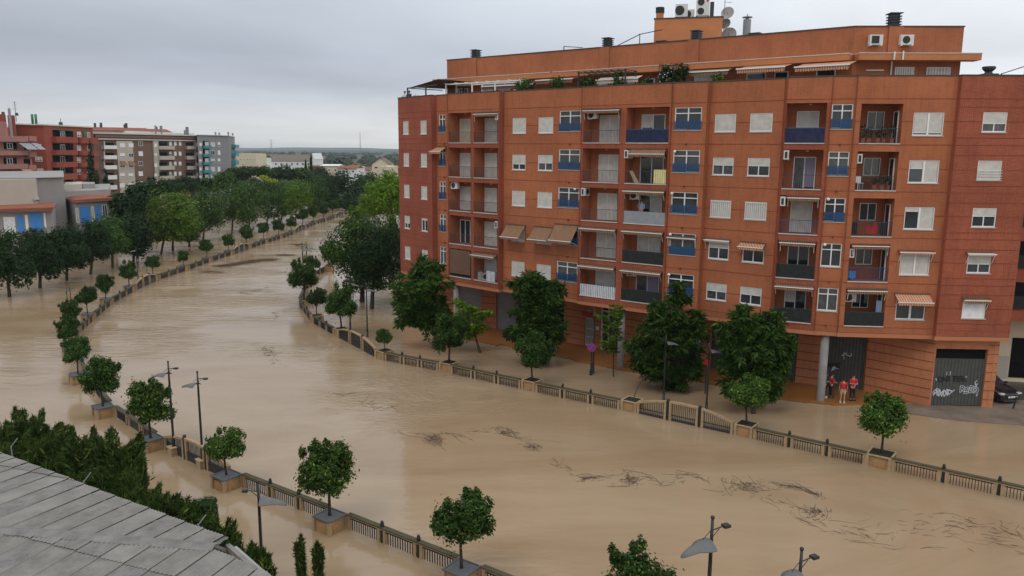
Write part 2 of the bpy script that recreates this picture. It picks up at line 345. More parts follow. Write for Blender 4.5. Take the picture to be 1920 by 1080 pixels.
ORD = ['first', 'second', 'third', 'fourth', 'fifth', 'sixth', 'seventh', 'eighth', 'ninth', 'tenth', 'eleventh', 'twelfth', 'thirteenth', 'fourteenth',
       'fifteenth', 'sixteenth', 'seventeenth', 'eighteenth', 'nineteenth', 'twentieth', 'twenty-first', 'twenty-second', 'twenty-third', 'twenty-fourth', 'twenty-fifth', 'twenty-sixth', 'twenty-seventh', 'twenty-eighth', 'twenty-ninth', 'thirtieth']
STOR = ['top floor', 'second floor from the top', 'middle floor', 'second floor from the bottom', 'lowest balcony floor']

# ------------------------------------------------------------------ setting: ground, water, far land
def sheet(name, pts, z, m, kind='structure'):
    b = MB(); b.face([(x, y, z) for x, y in pts]); o = b.build(name, m); o['kind'] = kind; return o
mat('river_bed', (.12, .09, .06), .95)
mat('land_green', (.045, .065, .032), .95, .1, noise=(.02, 1.0, (.085, .085, .05)))
mat('hill_green', (.05, .075, .06), .95, .1, noise=(.006, .8, (.07, .09, .07)))
mat('paving_orange', (.29, .115, .03), .4, .5, noise=(.5, .7, (.19, .08, .028)))
mat('paving_grey', (.21, .165, .128), .5, .4, noise=(.8, .9, (.12, .092, .07)))
mat('asphalt_wet', (.06, .055, .05), .35, .5, noise=(.6, .6, (.09, .075, .06)))
mat('lawn', (.10, .17, .04), .9, .1, noise=(.2, .6, (.14, .19, .07)))
sheet('ground', [(-7000, -400), (7000, -400), (7000, 9000), (-7000, 9000)], -1.4, 'river_bed')
sheet('water', [(-420, -60), (160, -60), (160, 330), (-420, 330)], 0, 'water')
b = MB()
gx = [-7000, -900, -300, -120, -60, -10, 60, 400, 7000]
b.face([(-7000, 236, .35), (-60, 236, .35), (-42, 236, .35), (-30, 228, .35), (-18, 225, .35), (60, 225, .35), (7000, 225, .35), (7000, 9000, .35), (-7000, 9000, .35)])
b.face([(-7000, 236, -1.3), (-60, 236, -1.3), (-60, 236, .35), (-7000, 236, .35)][::-1])
b.build('countryside', 'land_green')['kind'] = 'structure'
def hills():
    b = MB(); n = 90
    for (Y, base, amp, sd, nm) in ((5600, 19, 4, 1, 0), (3600, 9, 2, 5, 1)):
        prev = None
        for i in range(n + 1):
            x = -4500 + 9000 * i / n
            h = base + amp * (math.sin(i * .21 + sd) + .5 * math.sin(i * .57 + 2 * sd) + .35 * math.sin(i * 1.3 + sd)) - (4 if x > 0 else 0)
            cur = (x, Y, max(h, 6))
            if prev:
                b.face([(prev[0], Y - 900, .3), (cur[0], Y - 900, .3), cur, prev])
                b.face([prev, cur, (cur[0], Y + 900, .3), (prev[0], Y + 900, .3)])
            prev = cur
    b.build('hills', 'hill_green', smooth=True)['kind'] = 'structure'
hills()

# ------------------------------------------------------------------ the big brick apartment block
S0, H = 17.2, 2.95
def S(k): return S0 - H * k
ZTOP, ZBOT = 21.38, 4.98
FAC = {'A': ((-10.91, 76.1), (-7.25, 71.55)), 'B': ((-6.95, 71.95), (-5.66, 70.62)), 'C': ((-5.74, 70.16), (-1.12, 65.99)), 'D': ((-.80, 66.42), (5.2, 61.52)),
       'E': ((5.16, 61.16), (11.14, 56.92)), 'F': ((11.14, 57.02), (13.35, 55.55)), 'G': ((13.32, 56.2), (17.68, 52.75)), 'H': ((17.63, 52.19), (20.1, 51.05)),
       'I': ((20.1, 51.15), (21.5, 50.72)), 'J': ((21.5, 50.62), (27.5, 50.1)), 'K': ((27.5, 49.8), (32.2, 49.6))}
FN = {}
for k, (a, c) in FAC.items():
    a = Vector((*a, 0)); c = Vector((*c, 0)); FN[k] = (a, (c - a).normalized(), (c - a).length)
def MF(f): o, d, l = FN[f]; return MB(o, d)
BLD = thing('apartment_building', (10, 60, 0), 'seven storey orange brick apartment block with balconies and awnings standing in the flood', 'apartment block')
WALLMAT = {'A': 'brick_maroon', 'B': 'brick_orange', 'C': 'brick_maroon', 'D': 'brick_orange', 'E': 'brick_red', 'F': 'brick_orange', 'G': 'brick_orange', 'H': 'brick_red', 'I': 'brick_orange', 'J': 'brick_orange', 'K': 'brick_red'}
HOLES = {k: [] for k in FAC}
def wall_part(f):
    """brick skin with real openings, their reveals, and a solid parapet"""
    o, d, Lg = FN[f]; b = MF(f); holes = HOLES[f]
    us = sorted({0, Lg, *[h[0] for h in holes], *[h[1] for h in holes]})
    zs = sorted({ZBOT, ZTOP, *[h[2] for h in holes], *[h[3] for h in holes]})
    upper = WALLMAT[f]
    for i in range(len(us) - 1):
        run = None
        for j in range(len(zs) - 1):
            um, zm = (us[i] + us[i + 1]) / 2, (zs[j] + zs[j + 1]) / 2
            hole = any(h[0] < um < h[1] and h[2] < zm < h[3] for h in holes)
            if not hole:
                b.mi = 1 if (f in 'CEH' and zm > 20.2 and f != 'X') else 0
                b.quad((us[i], 0, zs[j]), (us[i + 1], 0, zs[j]), (us[i + 1], 0, zs[j + 1]), (us[i], 0, zs[j + 1]))
    for (u0, u1, z0, z1, dp) in holes:
        b.mi = 2 if dp > .5 else 0
        b.quad((u0, 0, z0), (u0, 0, z1), (u0, -dp, z1), (u0, -dp, z0)); b.quad((u1, 0, z0), (u1, -dp, z0), (u1, -dp, z1), (u1, 0, z1))
        b.quad((u0, 0, z1), (u1, 0, z1), (u1, -dp, z1), (u0, -dp, z1)); b.quad((u0, 0, z0), (u0, -dp, z0), (u1, -dp, z0), (u1, 0, z0))
        if dp > .5: b.quad((u0, -dp, z0), (u1, -dp, z0), (u1, -dp, z1), (u0, -dp, z1))
    b.mi = 0
    for u in (0, Lg): b.quad((u, 0, ZBOT), (u, -.9, ZBOT), (u, -.9, ZTOP), (u, 0, ZTOP))
    b.quad((0, 0, ZBOT), (0, -.9, ZBOT), (Lg, -.9, ZBOT), (Lg, 0, ZBOT))
    b.mi = 1
    b.quad((0, -.26, 20.2), (Lg, -.26, 20.2), (Lg, -.26, ZTOP), (0, -.26, ZTOP))
    b.quad((0, 0, ZTOP), (Lg, 0, ZTOP), (Lg, -.26, ZTOP), (0, -.26, ZTOP))
    if holes:  # backing so nothing shines through between openings
        pass
    up = 'brick_orange' if f in 'BCDEFGHIJ' else WALLMAT[f]
    b.build('wall', [WALLMAT[f], up, 'brick_orange'], BLD)
    c = MF(f); c.box(-.02, Lg + .02, -.3, .04, ZTOP + .003, ZTOP + .07); c.build('coping', 'coping_dark', BLD)
def bands(f):
    o, d, Lg = FN[f]; b = MF(f)
    def seg(z, h=.045):
        b = MF(f)
        cuts = sorted([(hh[0], hh[1]) for hh in HOLES[f] if hh[2] - .02 < z < hh[3] + .02]); u = 0
        for a, c in cuts + [(Lg, Lg)]:
            if a - u > .05: b.box(u + .003, a - .003, -.01, .012, z - h / 2, z + h / 2)
            u = max(u, c)
        if b.f: b.build('string_course', 'brick_band', BLD)
    for k in range(5):
        seg(S(k) + 1.42); seg(S(k) - .02 if f not in 'CEH' else S(k) - .02)
    seg(20.0)
    if f in 'AK':
        for k in range(5): seg(S(k) + .42, .055); seg(S(k) + 2.3, .055)

def window(f, u0, u1, z0, z1, kind, lab=None, shut=1.0, smat='shutter', split=True):
    """opening 0.18 deep with sill, white frame, panes, roller shutter; kinds: plain, kitchen, kitchen_plain, bars, big, hbars"""
    HOLES[f].append((u0, u1, z0, z1, .2))
    o, d, Lg = FN[f]
    c = o + d * (u0 + u1) / 2
    w = MF(f)
    W_ = -.12
    t = .055
    w.box(u0 + .004, u0 + t, W_, -.03, z0 + .004, z1 - .004); w.box(u1 - t, u1 - .004, W_, -.03, z0 + .004, z1 - .004)
    w.box(u0 + t, u1 - t, W_, -.03, z0 + .004, z0 + t + .02); w.box(u0 + t, u1 - t, W_, -.03, z1 - t, z1 - .004)
    um = (u0 + u1) / 2
    fr = w
    if kind == 'kitchen' or kind == 'kitchen_plain':
        zt = z1 - .38; w.box(u0 + t, u1 - t, W_, -.028, zt - .06, zt); w.box(um - .035, um + .035, W_, -.026, z0 + t, z1 - t)
    elif kind == 'big':
        w.box(um - .06, um + .06, W_, -.02, z0 + t, z1 - t)
    elif split: w.box(um - .03, um + .03, W_, -.05, z0 + t, z1 - t)
    win = w.build('window', 'white_frame', BLD)
    if lab: win['label'] = lab
    g = MF(f); g.box(u0 + .02, u1 - .02, -.19, -.10, z0 + .02, z1 - .02)
    g.build('pane', random.choice(['glass', 'glass', 'glass_curtain']), win)
    if f != 'A' or True:
        sl = MF(f); sl.box(u0 - .05, u1 + .05, -.02, .05, z0 - .05, z0 - .003); sl.build('sill', 'sill_stone', win)
    def shutter(a, c, frac, m=smat):
        if frac <= 0: return
        s = MF(f); zb = z1 - (z1 - z0) * frac; s.box(a + .03, c - .03, -.085, -.045, zb, z1 - .03); s.build('shutter', m, win)
        e = MF(f); e.box(a + .03, c - .03, -.09, -.035, zb - .04, zb - .002); e.build('shutter_end_bar', 'white_frame', win)
    if kind in ('plain', 'hbars', 'bars'): shutter(u0 + t - .02, u1 - t + .02, shut)
    if kind == 'big': sl_, sr_ = shut; shutter(u0 + t, um - .05, sl_); shutter(um + .05, u1 - t, sr_)
    if kind == 'bars':
        r = MF(f); n = 11
        for i in range(n): u = u0 + .04 + (u1 - u0 - .08) * i / (n - 1); r.box(u - .018, u + .018, .03, .06, z0 + .02, z1 - .02)
        for z in (z0 + .04, z1 - .06): r.box(u0, u1, .028, .062, z - .02, z + .02)
        r.build('window_grille', 'white_frame', win)
    if kind == 'hbars':
        r = MF(f)
        for z in (.08, .25, .42, .59): r.box(u0 - .03, u1 + .03, .04, .07, z0 + z, z0 + z + .035)
        r.build('window_guard', 'white_frame', win)
    if kind == 'kitchen':
        r = MF(f); zt = z0 + .62
        r.box(u0, u1, .035, .06, zt - .03, zt); r.box(u0, u1, .035, .06, z0, z0 + .03)
        for i in range(6):
            z = z0 + .07 + i * .09
            r.box(u0 + .01, um - .03, .03, .055, z, z + .05); r.box(um + .03, u1 - .01, .03, .055, z, z + .05)
        for u in (u0, um - .02, u1 - .04): r.box(u, u + .04, .028, .065, z0, zt)
        r.build('window_rail', 'rail_blue', win)
        if random.random() < .6: q = MF(f); h0 = random.choice((u0 + .04, um)); q.box(h0, (u1 - .04) if h0 > u0 + .1 or random.random() < .5 else um, .005, .02, z0 + .02, zt - .05); q.build('rail_backing_panel', 'rail_blue_panel', win)
    return win

def awning(f, u0, u1, ztop, out, drop, m='awning_stripe', val=.22, w0=0.0, arms=True):
    b = MF(f); n = 6
    b.quad((u0, w0 + .03, ztop), (u1, w0 + .03, ztop), (u1, w0 + out, ztop - drop), (u0, w0 + out, ztop - drop))
    b.quad((u0, w0 + .03, ztop - .015), (u0, w0 + out, ztop - drop - .015), (u1, w0 + out, ztop - drop - .015), (u1, w0 + .03, ztop - .015))
    # scalloped valance
    k = max(4, int((u1 - u0) / .16)); du = (u1 - u0) / k; zz = ztop - drop
    for i in range(k):
        a = u0 + i * du; b.face([b.p(a, w0 + out + .012, zz), b.p(a + du, w0 + out + .012, zz), b.p(a + du, w0 + out + .012, zz - val * .75), b.p(a + du / 2, w0 + out + .012, zz - val), b.p(a, w0 + out + .012, zz - val * .75)])
    a_ = b.build('awning', m, BLD)
    r = MF(f); r.box(u0 - .04, u1 + .04, w0 + out + .015, w0 + out + .055, zz - .022, zz + .028); r.build('front_bar', 'white_frame', a_)
    if arms:
        r = MF(f)
        for u in (u0 + .05, u1 - .05): r.tube(r.p(u, w0 + .01, ztop - drop - .35 if out > .5 else ztop - .7), r.p(u, w0 + out, zz - .02), .016, n=6)
        r.build('folding_arm', 'pipe_white', a_)
    r = MF(f); r.box(u0 - .05, u1 + .05, w0 + .004, w0 + .10, ztop + .002, ztop + .09); r.build('roller_box', 'awning_brown', a_)
    return a_
def ac_unit(f, u, w, z, facing='front', par=None, wd=.8, ht=.58, fan=True):
    """outdoor unit: cabinet, fan grille, bracket"""
    b = MF(f); dd = .3
    if facing == 'front': b.box(u, u + wd, w, w + dd, z, z + ht)
    else: b.box(u, u + dd, w, w + wd, z, z + ht)
    a = b.build('air_conditioner', 'ac_white', par or BLD)
    g = MF(f)
    if facing == 'front':
        c = g.p(u + wd * .38, w + dd, z + ht / 2); g.tube(c, c + g.dw * .015, ht * .40, n=16)
    else:
        c = g.p(u + dd, w + wd * .4, z + ht / 2); g.tube(c, c + g.du * .015, ht * .40, n=16)
    if facing == 'side': g.box(u + .07, u + dd - .07, w + wd, w + wd + .012, z + .08, z + ht - .08)
    g.build('fan_grille', 'ac_dark', a)
    k = MF(f); k.box(u + .02, u + .06, w - .02, w + .3, z - .05, z - .005); k.box(u + .24, u + .28, w - .02, w + .3, z - .05, z - .005); k.build('bracket', 'pipe_white', a)
    return a
def railing(f, u0, u1, z, style='bars', h=.98, w=-.06):
    b = MF(f); m = 'rail_dark'
    b.box(u0 + .01, u1 - .01, w - .02, w + .02, z + h - .035, z + h)
    b.box(u0 + .01, u1 - .01, w - .015, w + .015, z + .07, z + .10)
    n = max(3, int((u1 - u0) / .115))
    for i in range(n + 1):
        u = u0 + .03 + (u1 - u0 - .06) * i / n; b.box(u - .008, u + .008, w - .008, w + .008, z + .1, z + h - .035)
    r = b.build('railing', 'rail_blue' if style in ('blue_top', 'blue_screen', 'grey_screen') else 'rail_dark', BLD)
    if style in ('blue_screen', 'black_screen', 'grey_screen', 'white_panel'):
        q = MF(f); n = 9
        for i in range(n):   # slightly billowing cloth
            a = u0 + .02 + (u1 - u0 - .04) * i / n; c = u0 + .02 + (u1 - u0 - .04) * (i + 1) / n
            w1 = w + .03 + (.02 if i % 2 else 0); w2 = w + .03 + (0 if i % 2 else .02)
            q.quad((a, w1, z + .04), (c, w2, z + .04), (c, w2, z + h - .02), (a, w1, z + h - .02))
            q.quad((a, w1 - .01, z + .04), (a, w1 - .01, z + h - .02), (c, w2 - .01, z + h - .02), (c, w2 - .01, z + .04))
        q.build('balcony_screen', {'blue_screen': 'screen_blue', 'black_screen': 'screen_black', 'grey_screen': 'screen_grey', 'white_panel': 'panel_white'}[style], r)
        if style == 'blue_screen':
            q = MF(f); q.box(u0 + .01, u1 - .01, w - .025, w + .05, z + h + .002, z + h + .05); q.build('top_rail', 'rail_blue', r)
    s = MF(f); s.box(u0 + .003, u1 - .003, -.35, .05, z + .002, z + .06); s.build('balcony_edge', 'sill_stone', BLD)
    return r
def balcony(f, u0, u1, k, du0, du1, dp=1.3, rail='bars', door='shut', smat='shutter', top=2.58):
    z = S(k); HOLES[f].append((u0, u1, z, z + top, dp))
    railing(f, u0, u1, z + .003, rail)
    b = MF(f); t = .06; zt = z + 2.12; W_ = -dp
    b.box(du0, du0 + t, W_ + .002, W_ + .07, z + .06, zt); b.box(du1 - t, du1, W_ + .002, W_ + .07, z + .06, zt); b.box(du0 + t, du1 - t, W_ + .002, W_ + .07, zt - t, zt)
    um = (du0 + du1) / 2
    b.box(um - .03, um + .03, W_ + .002, W_ + .075, z + .06, zt - t)
    d = b.build('balcony_door', 'white_frame', BLD)
    g = MF(f); g.box(du0 + t, du1 - t, W_ + .003, W_ + .03, z + .06, zt - t); g.build('door_pane', 'glass' if door != 'curtain' else 'glass_curtain', d)
    def sh(a, c, frac):
        s = MF(f); zb = zt - .04 - (zt - z - .1) * frac; s.box(a, c, W_ + .035, W_ + .065 + .02, zb, zt - .04); s.build('shutter', smat, d)
    if door == 'shut': sh(du0 + .05, um - .02, 1); sh(um + .02, du1 - .05, 1)
    elif door == 'shut1': sh(du0 + .05, du1 - .05, 1)
    elif door == 'half_left': sh(du0 + .05, um - .02, .45)
    elif door == 'right_shut': sh(um + .02, du1 - .05, 1)
    elif door == 'left_shut': sh(du0 + .05, um - .02, .75); sh(um + .02, du1 - .05, .95)
    elif door == 'curtain':
        s = MF(f); n = 8
        for i in range(n):
            a = um + .04 + (du1 - um - .12) * i / n; c = um + .04 + (du1 - um - .12) * (i + 1) / n
            s.quad((a, W_ + (.09 if i % 2 else .11), z + .15), (c, W_ + (.11 if i % 2 else .09), z + .15), (c, W_ + (.11 if i % 2 else .09), zt - .08), (a, W_ + (.09 if i % 2 else .11), zt - .08))
        s.build('curtain', 'curtain_violet', d)
    # ceiling lamp
    q = MF(f); c = q.p((u0 + u1) / 2 + .2, -.5, z + top - .12); q.tube(c, c + Vector((0, 0, .1)), .09, .06, 8); q.build('ceiling_lamp', 'sill_stone', BLD)

# windows column by column
for k in range(5):
    z = S(k)
    window('A', .85, 1.83, z + .82, z + 2.05, 'plain', shut=[1, 1, 1, .55, 1][k]); window('A', 3.9, 4.92, z + .82, z + 2.03, 'plain', shut=[1, 1, 1, .12, 1][k])
    window('B', .45, 1.35, z + .95, z + 2.52, 'kitchen' if k < 4 else 'kitchen_plain', shut=0)
    window('D', .95, 2.34, z + .80, z + 2.05, 'plain', shut=[1, .6, 1, 1, 1][k]); window('D', 3.62, 5.08, z + .80, z + 2.05, 'plain', shut=[1, .5, 1, 1, 1][k])
    window('D', 5.7, 7.7, z + .93, z + 2.5, 'kitchen', shut=0)
    window('F', .33, 2.3, z + .95, z + 2.5, 'kitchen', shut=0)
    window('G', .83, 2.35, z + .80, z + 2.02, 'bars' if k == 2 else 'plain', shut=[1, .42, 1, .32, .45][k])
    window('G', 3.35, 4.88, z + .80, z + 2.02, 'bars' if k == 2 else 'plain', shut=[1, .42, 1, .1, .42][k])
    window('I', .12, 1.36, z + .95, z + 2.48, 'kitchen' if k < 3 else 'kitchen_plain', shut=0)
    window('J', 3.56, 5.4, z + .55, z + 1.98, 'big', shut=[(.86, .86), (.35, 1), (.18, 1), (1, 1), (0, 0)][k])
    window('K', 1.55, 3.02, z + .78, z + 2.0, 'hbars' if k == 1 else 'plain', shut=[.55, 1, .42, .5, 1][k], smat='shutter' if k < 4 else 'shutter_white')
    # balconies
    balcony('C', .12, 2.88, k, .24, 1.57, door=['shut1', 'shut1', 'shut1', 'open', 'shut1'][k], smat='shutter_cream' if k == 0 else 'shutter')
    balcony('C', 3.2, 6.06, k, 3.32, 4.77, door='shut1')
    balcony('E', .2, 3.36, k, .93, 2.64, rail=['bars', 'bars', 'bars', 'bars', 'white_panel'][k], door='shut')
    balcony('E', 3.84, 7.22, k, 4.47, 6.37, rail=['blue_screen', 'bars', 'grey_screen', 'black_screen', 'black_screen'][k], door=['half_left', 'open', 'right_shut', 'left_shut', 'curtain'][k])
    balcony('H', .06, 2.5, k, .61, 2.0, rail=['blue_screen', 'bars', 'blue_top', 'black_screen', 'black_screen'][k], door=['shut1', 'curtain', 'shut1', 'open', 'half_left'][k])
    # recessed loggia of the right column: window in the back wall and a side door
    u0, u1 = .35, 2.88; HOLES['J'].append((u0, u1, z, z + 2.5, 1.7))
    railing('J', u0, u1, z + .003, ['bars', 'bars', 'bars', 'blue_top', 'black_screen'][k])
    b = MF('J'); a0, a1, za, zb = 1.31, 2.38, z + .95, z + 2.1
    b.box(a0, a0 + .05, -1.698, -1.63, za, zb); b.box(a1 - .05, a1, -1.698, -1.63, za, zb); b.box(a0 + .05, a1 - .05, -1.698, -1.63, za, za + .05); b.box(a0 + .05, a1 - .05, -1.698, -1.63, zb - .05, zb); b.box(1.82, 1.87, -1.698, -1.625, za + .05, zb - .05)
    w = b.build('window', 'white_frame', BLD); g = MF('J'); g.box(a0 + .05, a1 - .05, -1.696, -1.67, za + .05, zb - .05); g.build('pane', 'glass', w)
    b = MF('J'); b.box(u1 - .06, u1 - .002, -1.35, -1.28, z + .06, z + 2.1); b.box(u1 - .06, u1 - .002, -.62, -.55, z + .06, z + 2.1); b.box(u1 - .06, u1 - .002, -1.28, -.62, z + 2.03, z + 2.1)
    w = b.build('loggia_door', 'white_frame', BLD); g = MF('J'); g.box(u1 - .03, u1 - .004, -1.28, -.62, z + .06, z + 2.03); g.build('door_pane', 'glass', w)
for f in FAC: wall_part(f); bands(f)
# awnings
awning('C', 3.3, 6.0, S(0) + 2.5, .12, .1); awning('C', 3.3, 6.0, S(4) + 2.45, .5, .15)
b = MF('C'); b.quad((.2, .03, S(4) + .35), (2.8, .03, S(4) + .35), (2.8, .03, S(4) + 2.5), (.2, .03, S(4) + 2.5)); b.quad((.2, .015, S(4) + .35), (.2, .015, S(4) + 2.5), (2.8, .015, S(4) + 2.5), (2.8, .015, S(4) + .35))
b.build('roll_down_blind', 'awning_brown', BLD)
awning('B', .0, 1.5, S(1) + 2.62, .75, .4, 'awning_red')
for a in ((.5, 2.45), (3.4, 5.3)): awning('D', a[0], a[1], S(3) + 2.15, 1.0, .95)
awning('D', 5.5, 7.7, S(3) + 2.5, 1.0, 1.2)
awning('E', .25, 3.3, S(0) + 2.5, .15, .08); awning('E', .2, 3.3, S(3) + 2.5, .3, .12); awning('E', .2, 3.3, S(4) + 2.52, .35, .12)
awning('E', 4.3, 7.1, S(1) + 2.55, .35, .35); awning('E', 3.9, 7.15, S(2) + 2.55, .3, .12); awning('E', 3.9, 7.15, S(3) + 2.5, .3, .1); awning('E', 3.9, 7.15, S(4) + 2.5, .35, .12)
awning('H', .5, 2.45, S(2) + 2.52, .2, .1); awning('H', .2, 2.4, S(3) + 2.5, .15, .1); awning('H', .1, 2.5, S(4) + 2.55, .35, .12)
awning('J', .5, 2.8, S(3) + 2.45, .12, .08, w0=-.1); awning('J', .4, 2.85, S(4) + 2.5, .15, .1)
awning('G', .6, 2.45, S(3) + 2.2, .3, .05, 'awning_cream', .12); awning('G', 3.2, 4.95, S(3) + 2.15, .5, .25, 'awning_red')
awning('J', 3.4, 5.5, S(3) + 2.1, .35, .05, 'awning_red', .15); awning('J', 3.4, 5.55, S(4) + 2.25, .8, .42, 'awning_red')
awning('K', 1.4, 3.1, S(3) + 2.1, .35, .05, 'awning_cream', .12); awning('K', 1.5, 3.1, S(4) + 2.1, .3, .1)
awning('F', .2, 2.35, S(3) + 2.2, .2, .03, 'awning_cream', .06)
# wall mounted air conditioners
for (f, u, w, zz, fc) in (('C', .15, -.5, S(2) + 1.95, 'front'), ('C', 5.75, -.75, S(0) + 1.9, 'side'), ('C', 5.7, -.8, S(3) + 1.8, 'side'), ('C', 4.0, -.6, S(4) + .1, 'front'),
                      ('E', .25, -.6, S(2) + 1.95, 'side'), ('E', 3.9, -.5, S(1) + 1.9, 'side'), ('H', .12, -.35, S(1) + 1.95, 'side'), ('H', .1, -.3, S(2) + 1.9, 'side'),
                      ('J', .4, -.9, S(1) + 1.75, 'side'), ('J', .4, -.9, S(3) + 1.6, 'side'), ('E', .3, -.7, S(0) + 1.85, 'front'), ('E', 4.0, -.8, S(4) + 1.9, 'front'), ('E', 4.0, -.9, S(2) + 1.8, 'front'), ('J', .5, -1.1, S(4) + 1.5, 'front')):
    ac_unit(f, u, w, zz, fc)
# small vents on the string course and globe lamps beside kitchens
for f, u in (('B', 1.25), ('D', 6.75), ('F', 1.25), ('I', .75)):
    for k in range(5):
        b = MF(f); c = b.p(u, .012, S(k) - .02 - .02); b.tube(c, c + b.dw * .12, .06, .05, 8); b.build('vent_pipe', 'metal_dark', BLD)
for f, u, k in (('F', .5, 1), ('F', .42, 2), ('F', .42, 3), ('I', .3, 2), ('I', .3, 3), ('F', .45, 4), ('D', 7.4, 2)):
    b = MF(f); c = b.p(u, .14, S(k) + 2.4); b.lathe(c, [(.02, -.1), (.09, -.06), (.11, 0), (.08, .07), (.01, .1)], 10); b.build('globe_lamp', 'white_frame', BLD, smooth=True)
# yellow and white screens, leaning board on the balconies
b = MF('E'); b.box(6.2, 7.15, .0, .02, S(1) + .1, S(1) + 1.1); b.build('balcony_screen', 'panel_yellow', BLD)
b = MF('C'); b.box(4.75, 5.75, -.02, .0, S(4) + .1, S(4) + 1.0); b.build('balcony_screen', 'panel_white', BLD)

# joins between facets, soffit, floor slabs, body
def poly_off(keys, w):
    return [(FN[f][0] + FN[f][1] * u + Vector((FN[f][1].y, -FN[f][1].x, 0)) * w).to_2d() for f in keys for u in (0, FN[f][2])]
keys = list('ABCDEFGHIJK')
front = poly_off(keys, -.3)
b = MB(); back = [(32.2, 66), (20, 72), (-4, 92)]
b.prism([tuple(p) for p in front] + back, 20.05, 20.3); b.build('terrace_slab', 'concrete', BLD)
b = MB(); fr2 = poly_off(keys, -.02); b.prism([tuple(p) for p in fr2] + back, ZBOT - .02 - .28, ZBOT - .02); b.build('soffit', 'soffit_orange', BLD)
b = MB(); fr3 = poly_off(keys, -.88)   # opaque core behind the skins, down the returns between facets
for i in range(1, len(fr3) - 2, 2):
    p, q = fr3[i], fr3[i + 1]
    if (p - q).length > .02: b.face([(*p, ZBOT), (*q, ZBOT), (*q, 20.05), (*p, 20.05)])
b.face([(32.2, 49.6, ZBOT), (32.2, 66, ZBOT), (32.2, 66, ZTOP), (32.2, 49.6, ZTOP)]); b.face([(-10.91, 76.1, 0), (-4, 92, 0), (-4, 92, ZTOP), (-10.91, 76.1, ZTOP)])
b.face([(32.2, 66, 0), (20, 72, 0), (20, 72, ZTOP), (32.2, 66, ZTOP)]); b.face([(20, 72, 0), (-4, 92, 0), (-4, 92, ZTOP), (20, 72, ZTOP)])
b.build('side_wall', 'brick_red', BLD)
# darker return piers at the facet joints
def _joint_unused(px, py, w, d=.45, m='brick_maroon', z0=ZBOT, z1=ZTOP):
    b = MB((px, py, 0), FN['D'][1]); b.box(-w / 2, w / 2, -.6, d - .6, z0, z1); b.build('corner_pier', m, BLD)
for i_, (fa, fb) in enumerate(zip(keys[:-1], keys[1:])):
    oa, da, la = FN[fa]; ob, db, lb = FN[fb]; pa = oa + da * la + Vector((-da.y, da.x, 0)) * .03; pb = ob + Vector((-db.y, db.x, 0)) * .03; e_ = pb - pa
    if e_.length > .05:
        b = MB(); ex = e_.normalized() * .1; pa, pb = pa - ex, pb + ex; b.face([(pa.x, pa.y, ZBOT), (pb.x, pb.y, ZBOT), (pb.x, pb.y, ZTOP), (pa.x, pa.y, ZTOP)]); b.build('corner_wall', WALLMAT[fb] if fb in 'KEH' else WALLMAT[fa] if fa in 'AC' else 'brick_orange', BLD)

# penthouse, eave, attic, roof box
PL, PM, PR = Vector((-6.2, 75.4, 0)), Vector((22.4, 53.75, 0)), Vector((29.35, 53.45, 0))
def penthouse():
    for a, c, holes in ((PL, PM, 1), (PM, PR, 0)):
        d = (c - a); L_ = d.length; b = MB(a, (d.x, d.y)); b.box(0, L_, -.3, 0, 20.28, 24.8); o = b.build('penthouse_wall', 'brick_orange', BLD)
        b = MB(a, (d.x, d.y)); b.box(-.05 if holes else 0, L_ + (.05 if not holes else 0), -.4, .05, 24.803, 24.87); b.build('coping', 'coping_dark', BLD)
        b = MB(a, (d.x, d.y)); b.box(-.9 if holes else .02, L_ + (.8 if not holes else .0), .003, 1.0, 22.6, 23.0); b.build('eave', 'render_orange', BLD)
        b = MB(a, (d.x, d.y)); b.box(-.92 if holes else .02, L_ + (.82 if not holes else .0), -.0 + .004, 1.03, 23.002, 23.06); b.build('eave_capping', 'sill_stone', BLD)
    b = MB(PL, (-PM.y + PL.y, PM.x - PL.x)); 
    b = MB(); b.face([PL + Vector((0, 0, 20.3)), (-2, 82, 20.3), (-2, 82, 24.8), PL + Vector((0, 0, 24.8))]); b.face([PR + Vector((0, 0, 20.3)), (30.5, 66, 20.3), (30.5, 66, 24.8), PR + Vector((0, 0, 24.8))]); b.build('penthouse_wall', 'brick_orange', BLD)
    b = MB(); b.face([PL + Vector((0, 0, 24.5)), PM + Vector((0, 0, 24.5)), PR + Vector((0, 0, 24.5)), (30.5, 66, 24.5), (20, 71, 24.5), (-2, 82, 24.5)]); b.build('roof', 'concrete', BLD)
penthouse()
dP = (PM - PL); dPn = dP.normalized()
def PF(): return MB(PL, (dPn.x, dPn.y))
def upx(px, Yline=(PL, PM), w=0.0):   # position along the penthouse wall (or a line w in front of it) seen at a photo column
    r = ray(px, 150); a, c = Yline; d = (c - a).normalized(); n = Vector((d.y, -d.x, 0)); a = a + n * w; o = a
    t = (o.x * n.x + o.y * n.y) / (r[0] * n.x + r[1] * n.y); return (Vector((r[0] * t, r[1] * t, 0)) - o).dot(d)
QF = lambda: MB(PM, (PR.x - PM.x, PR.y - PM.y))
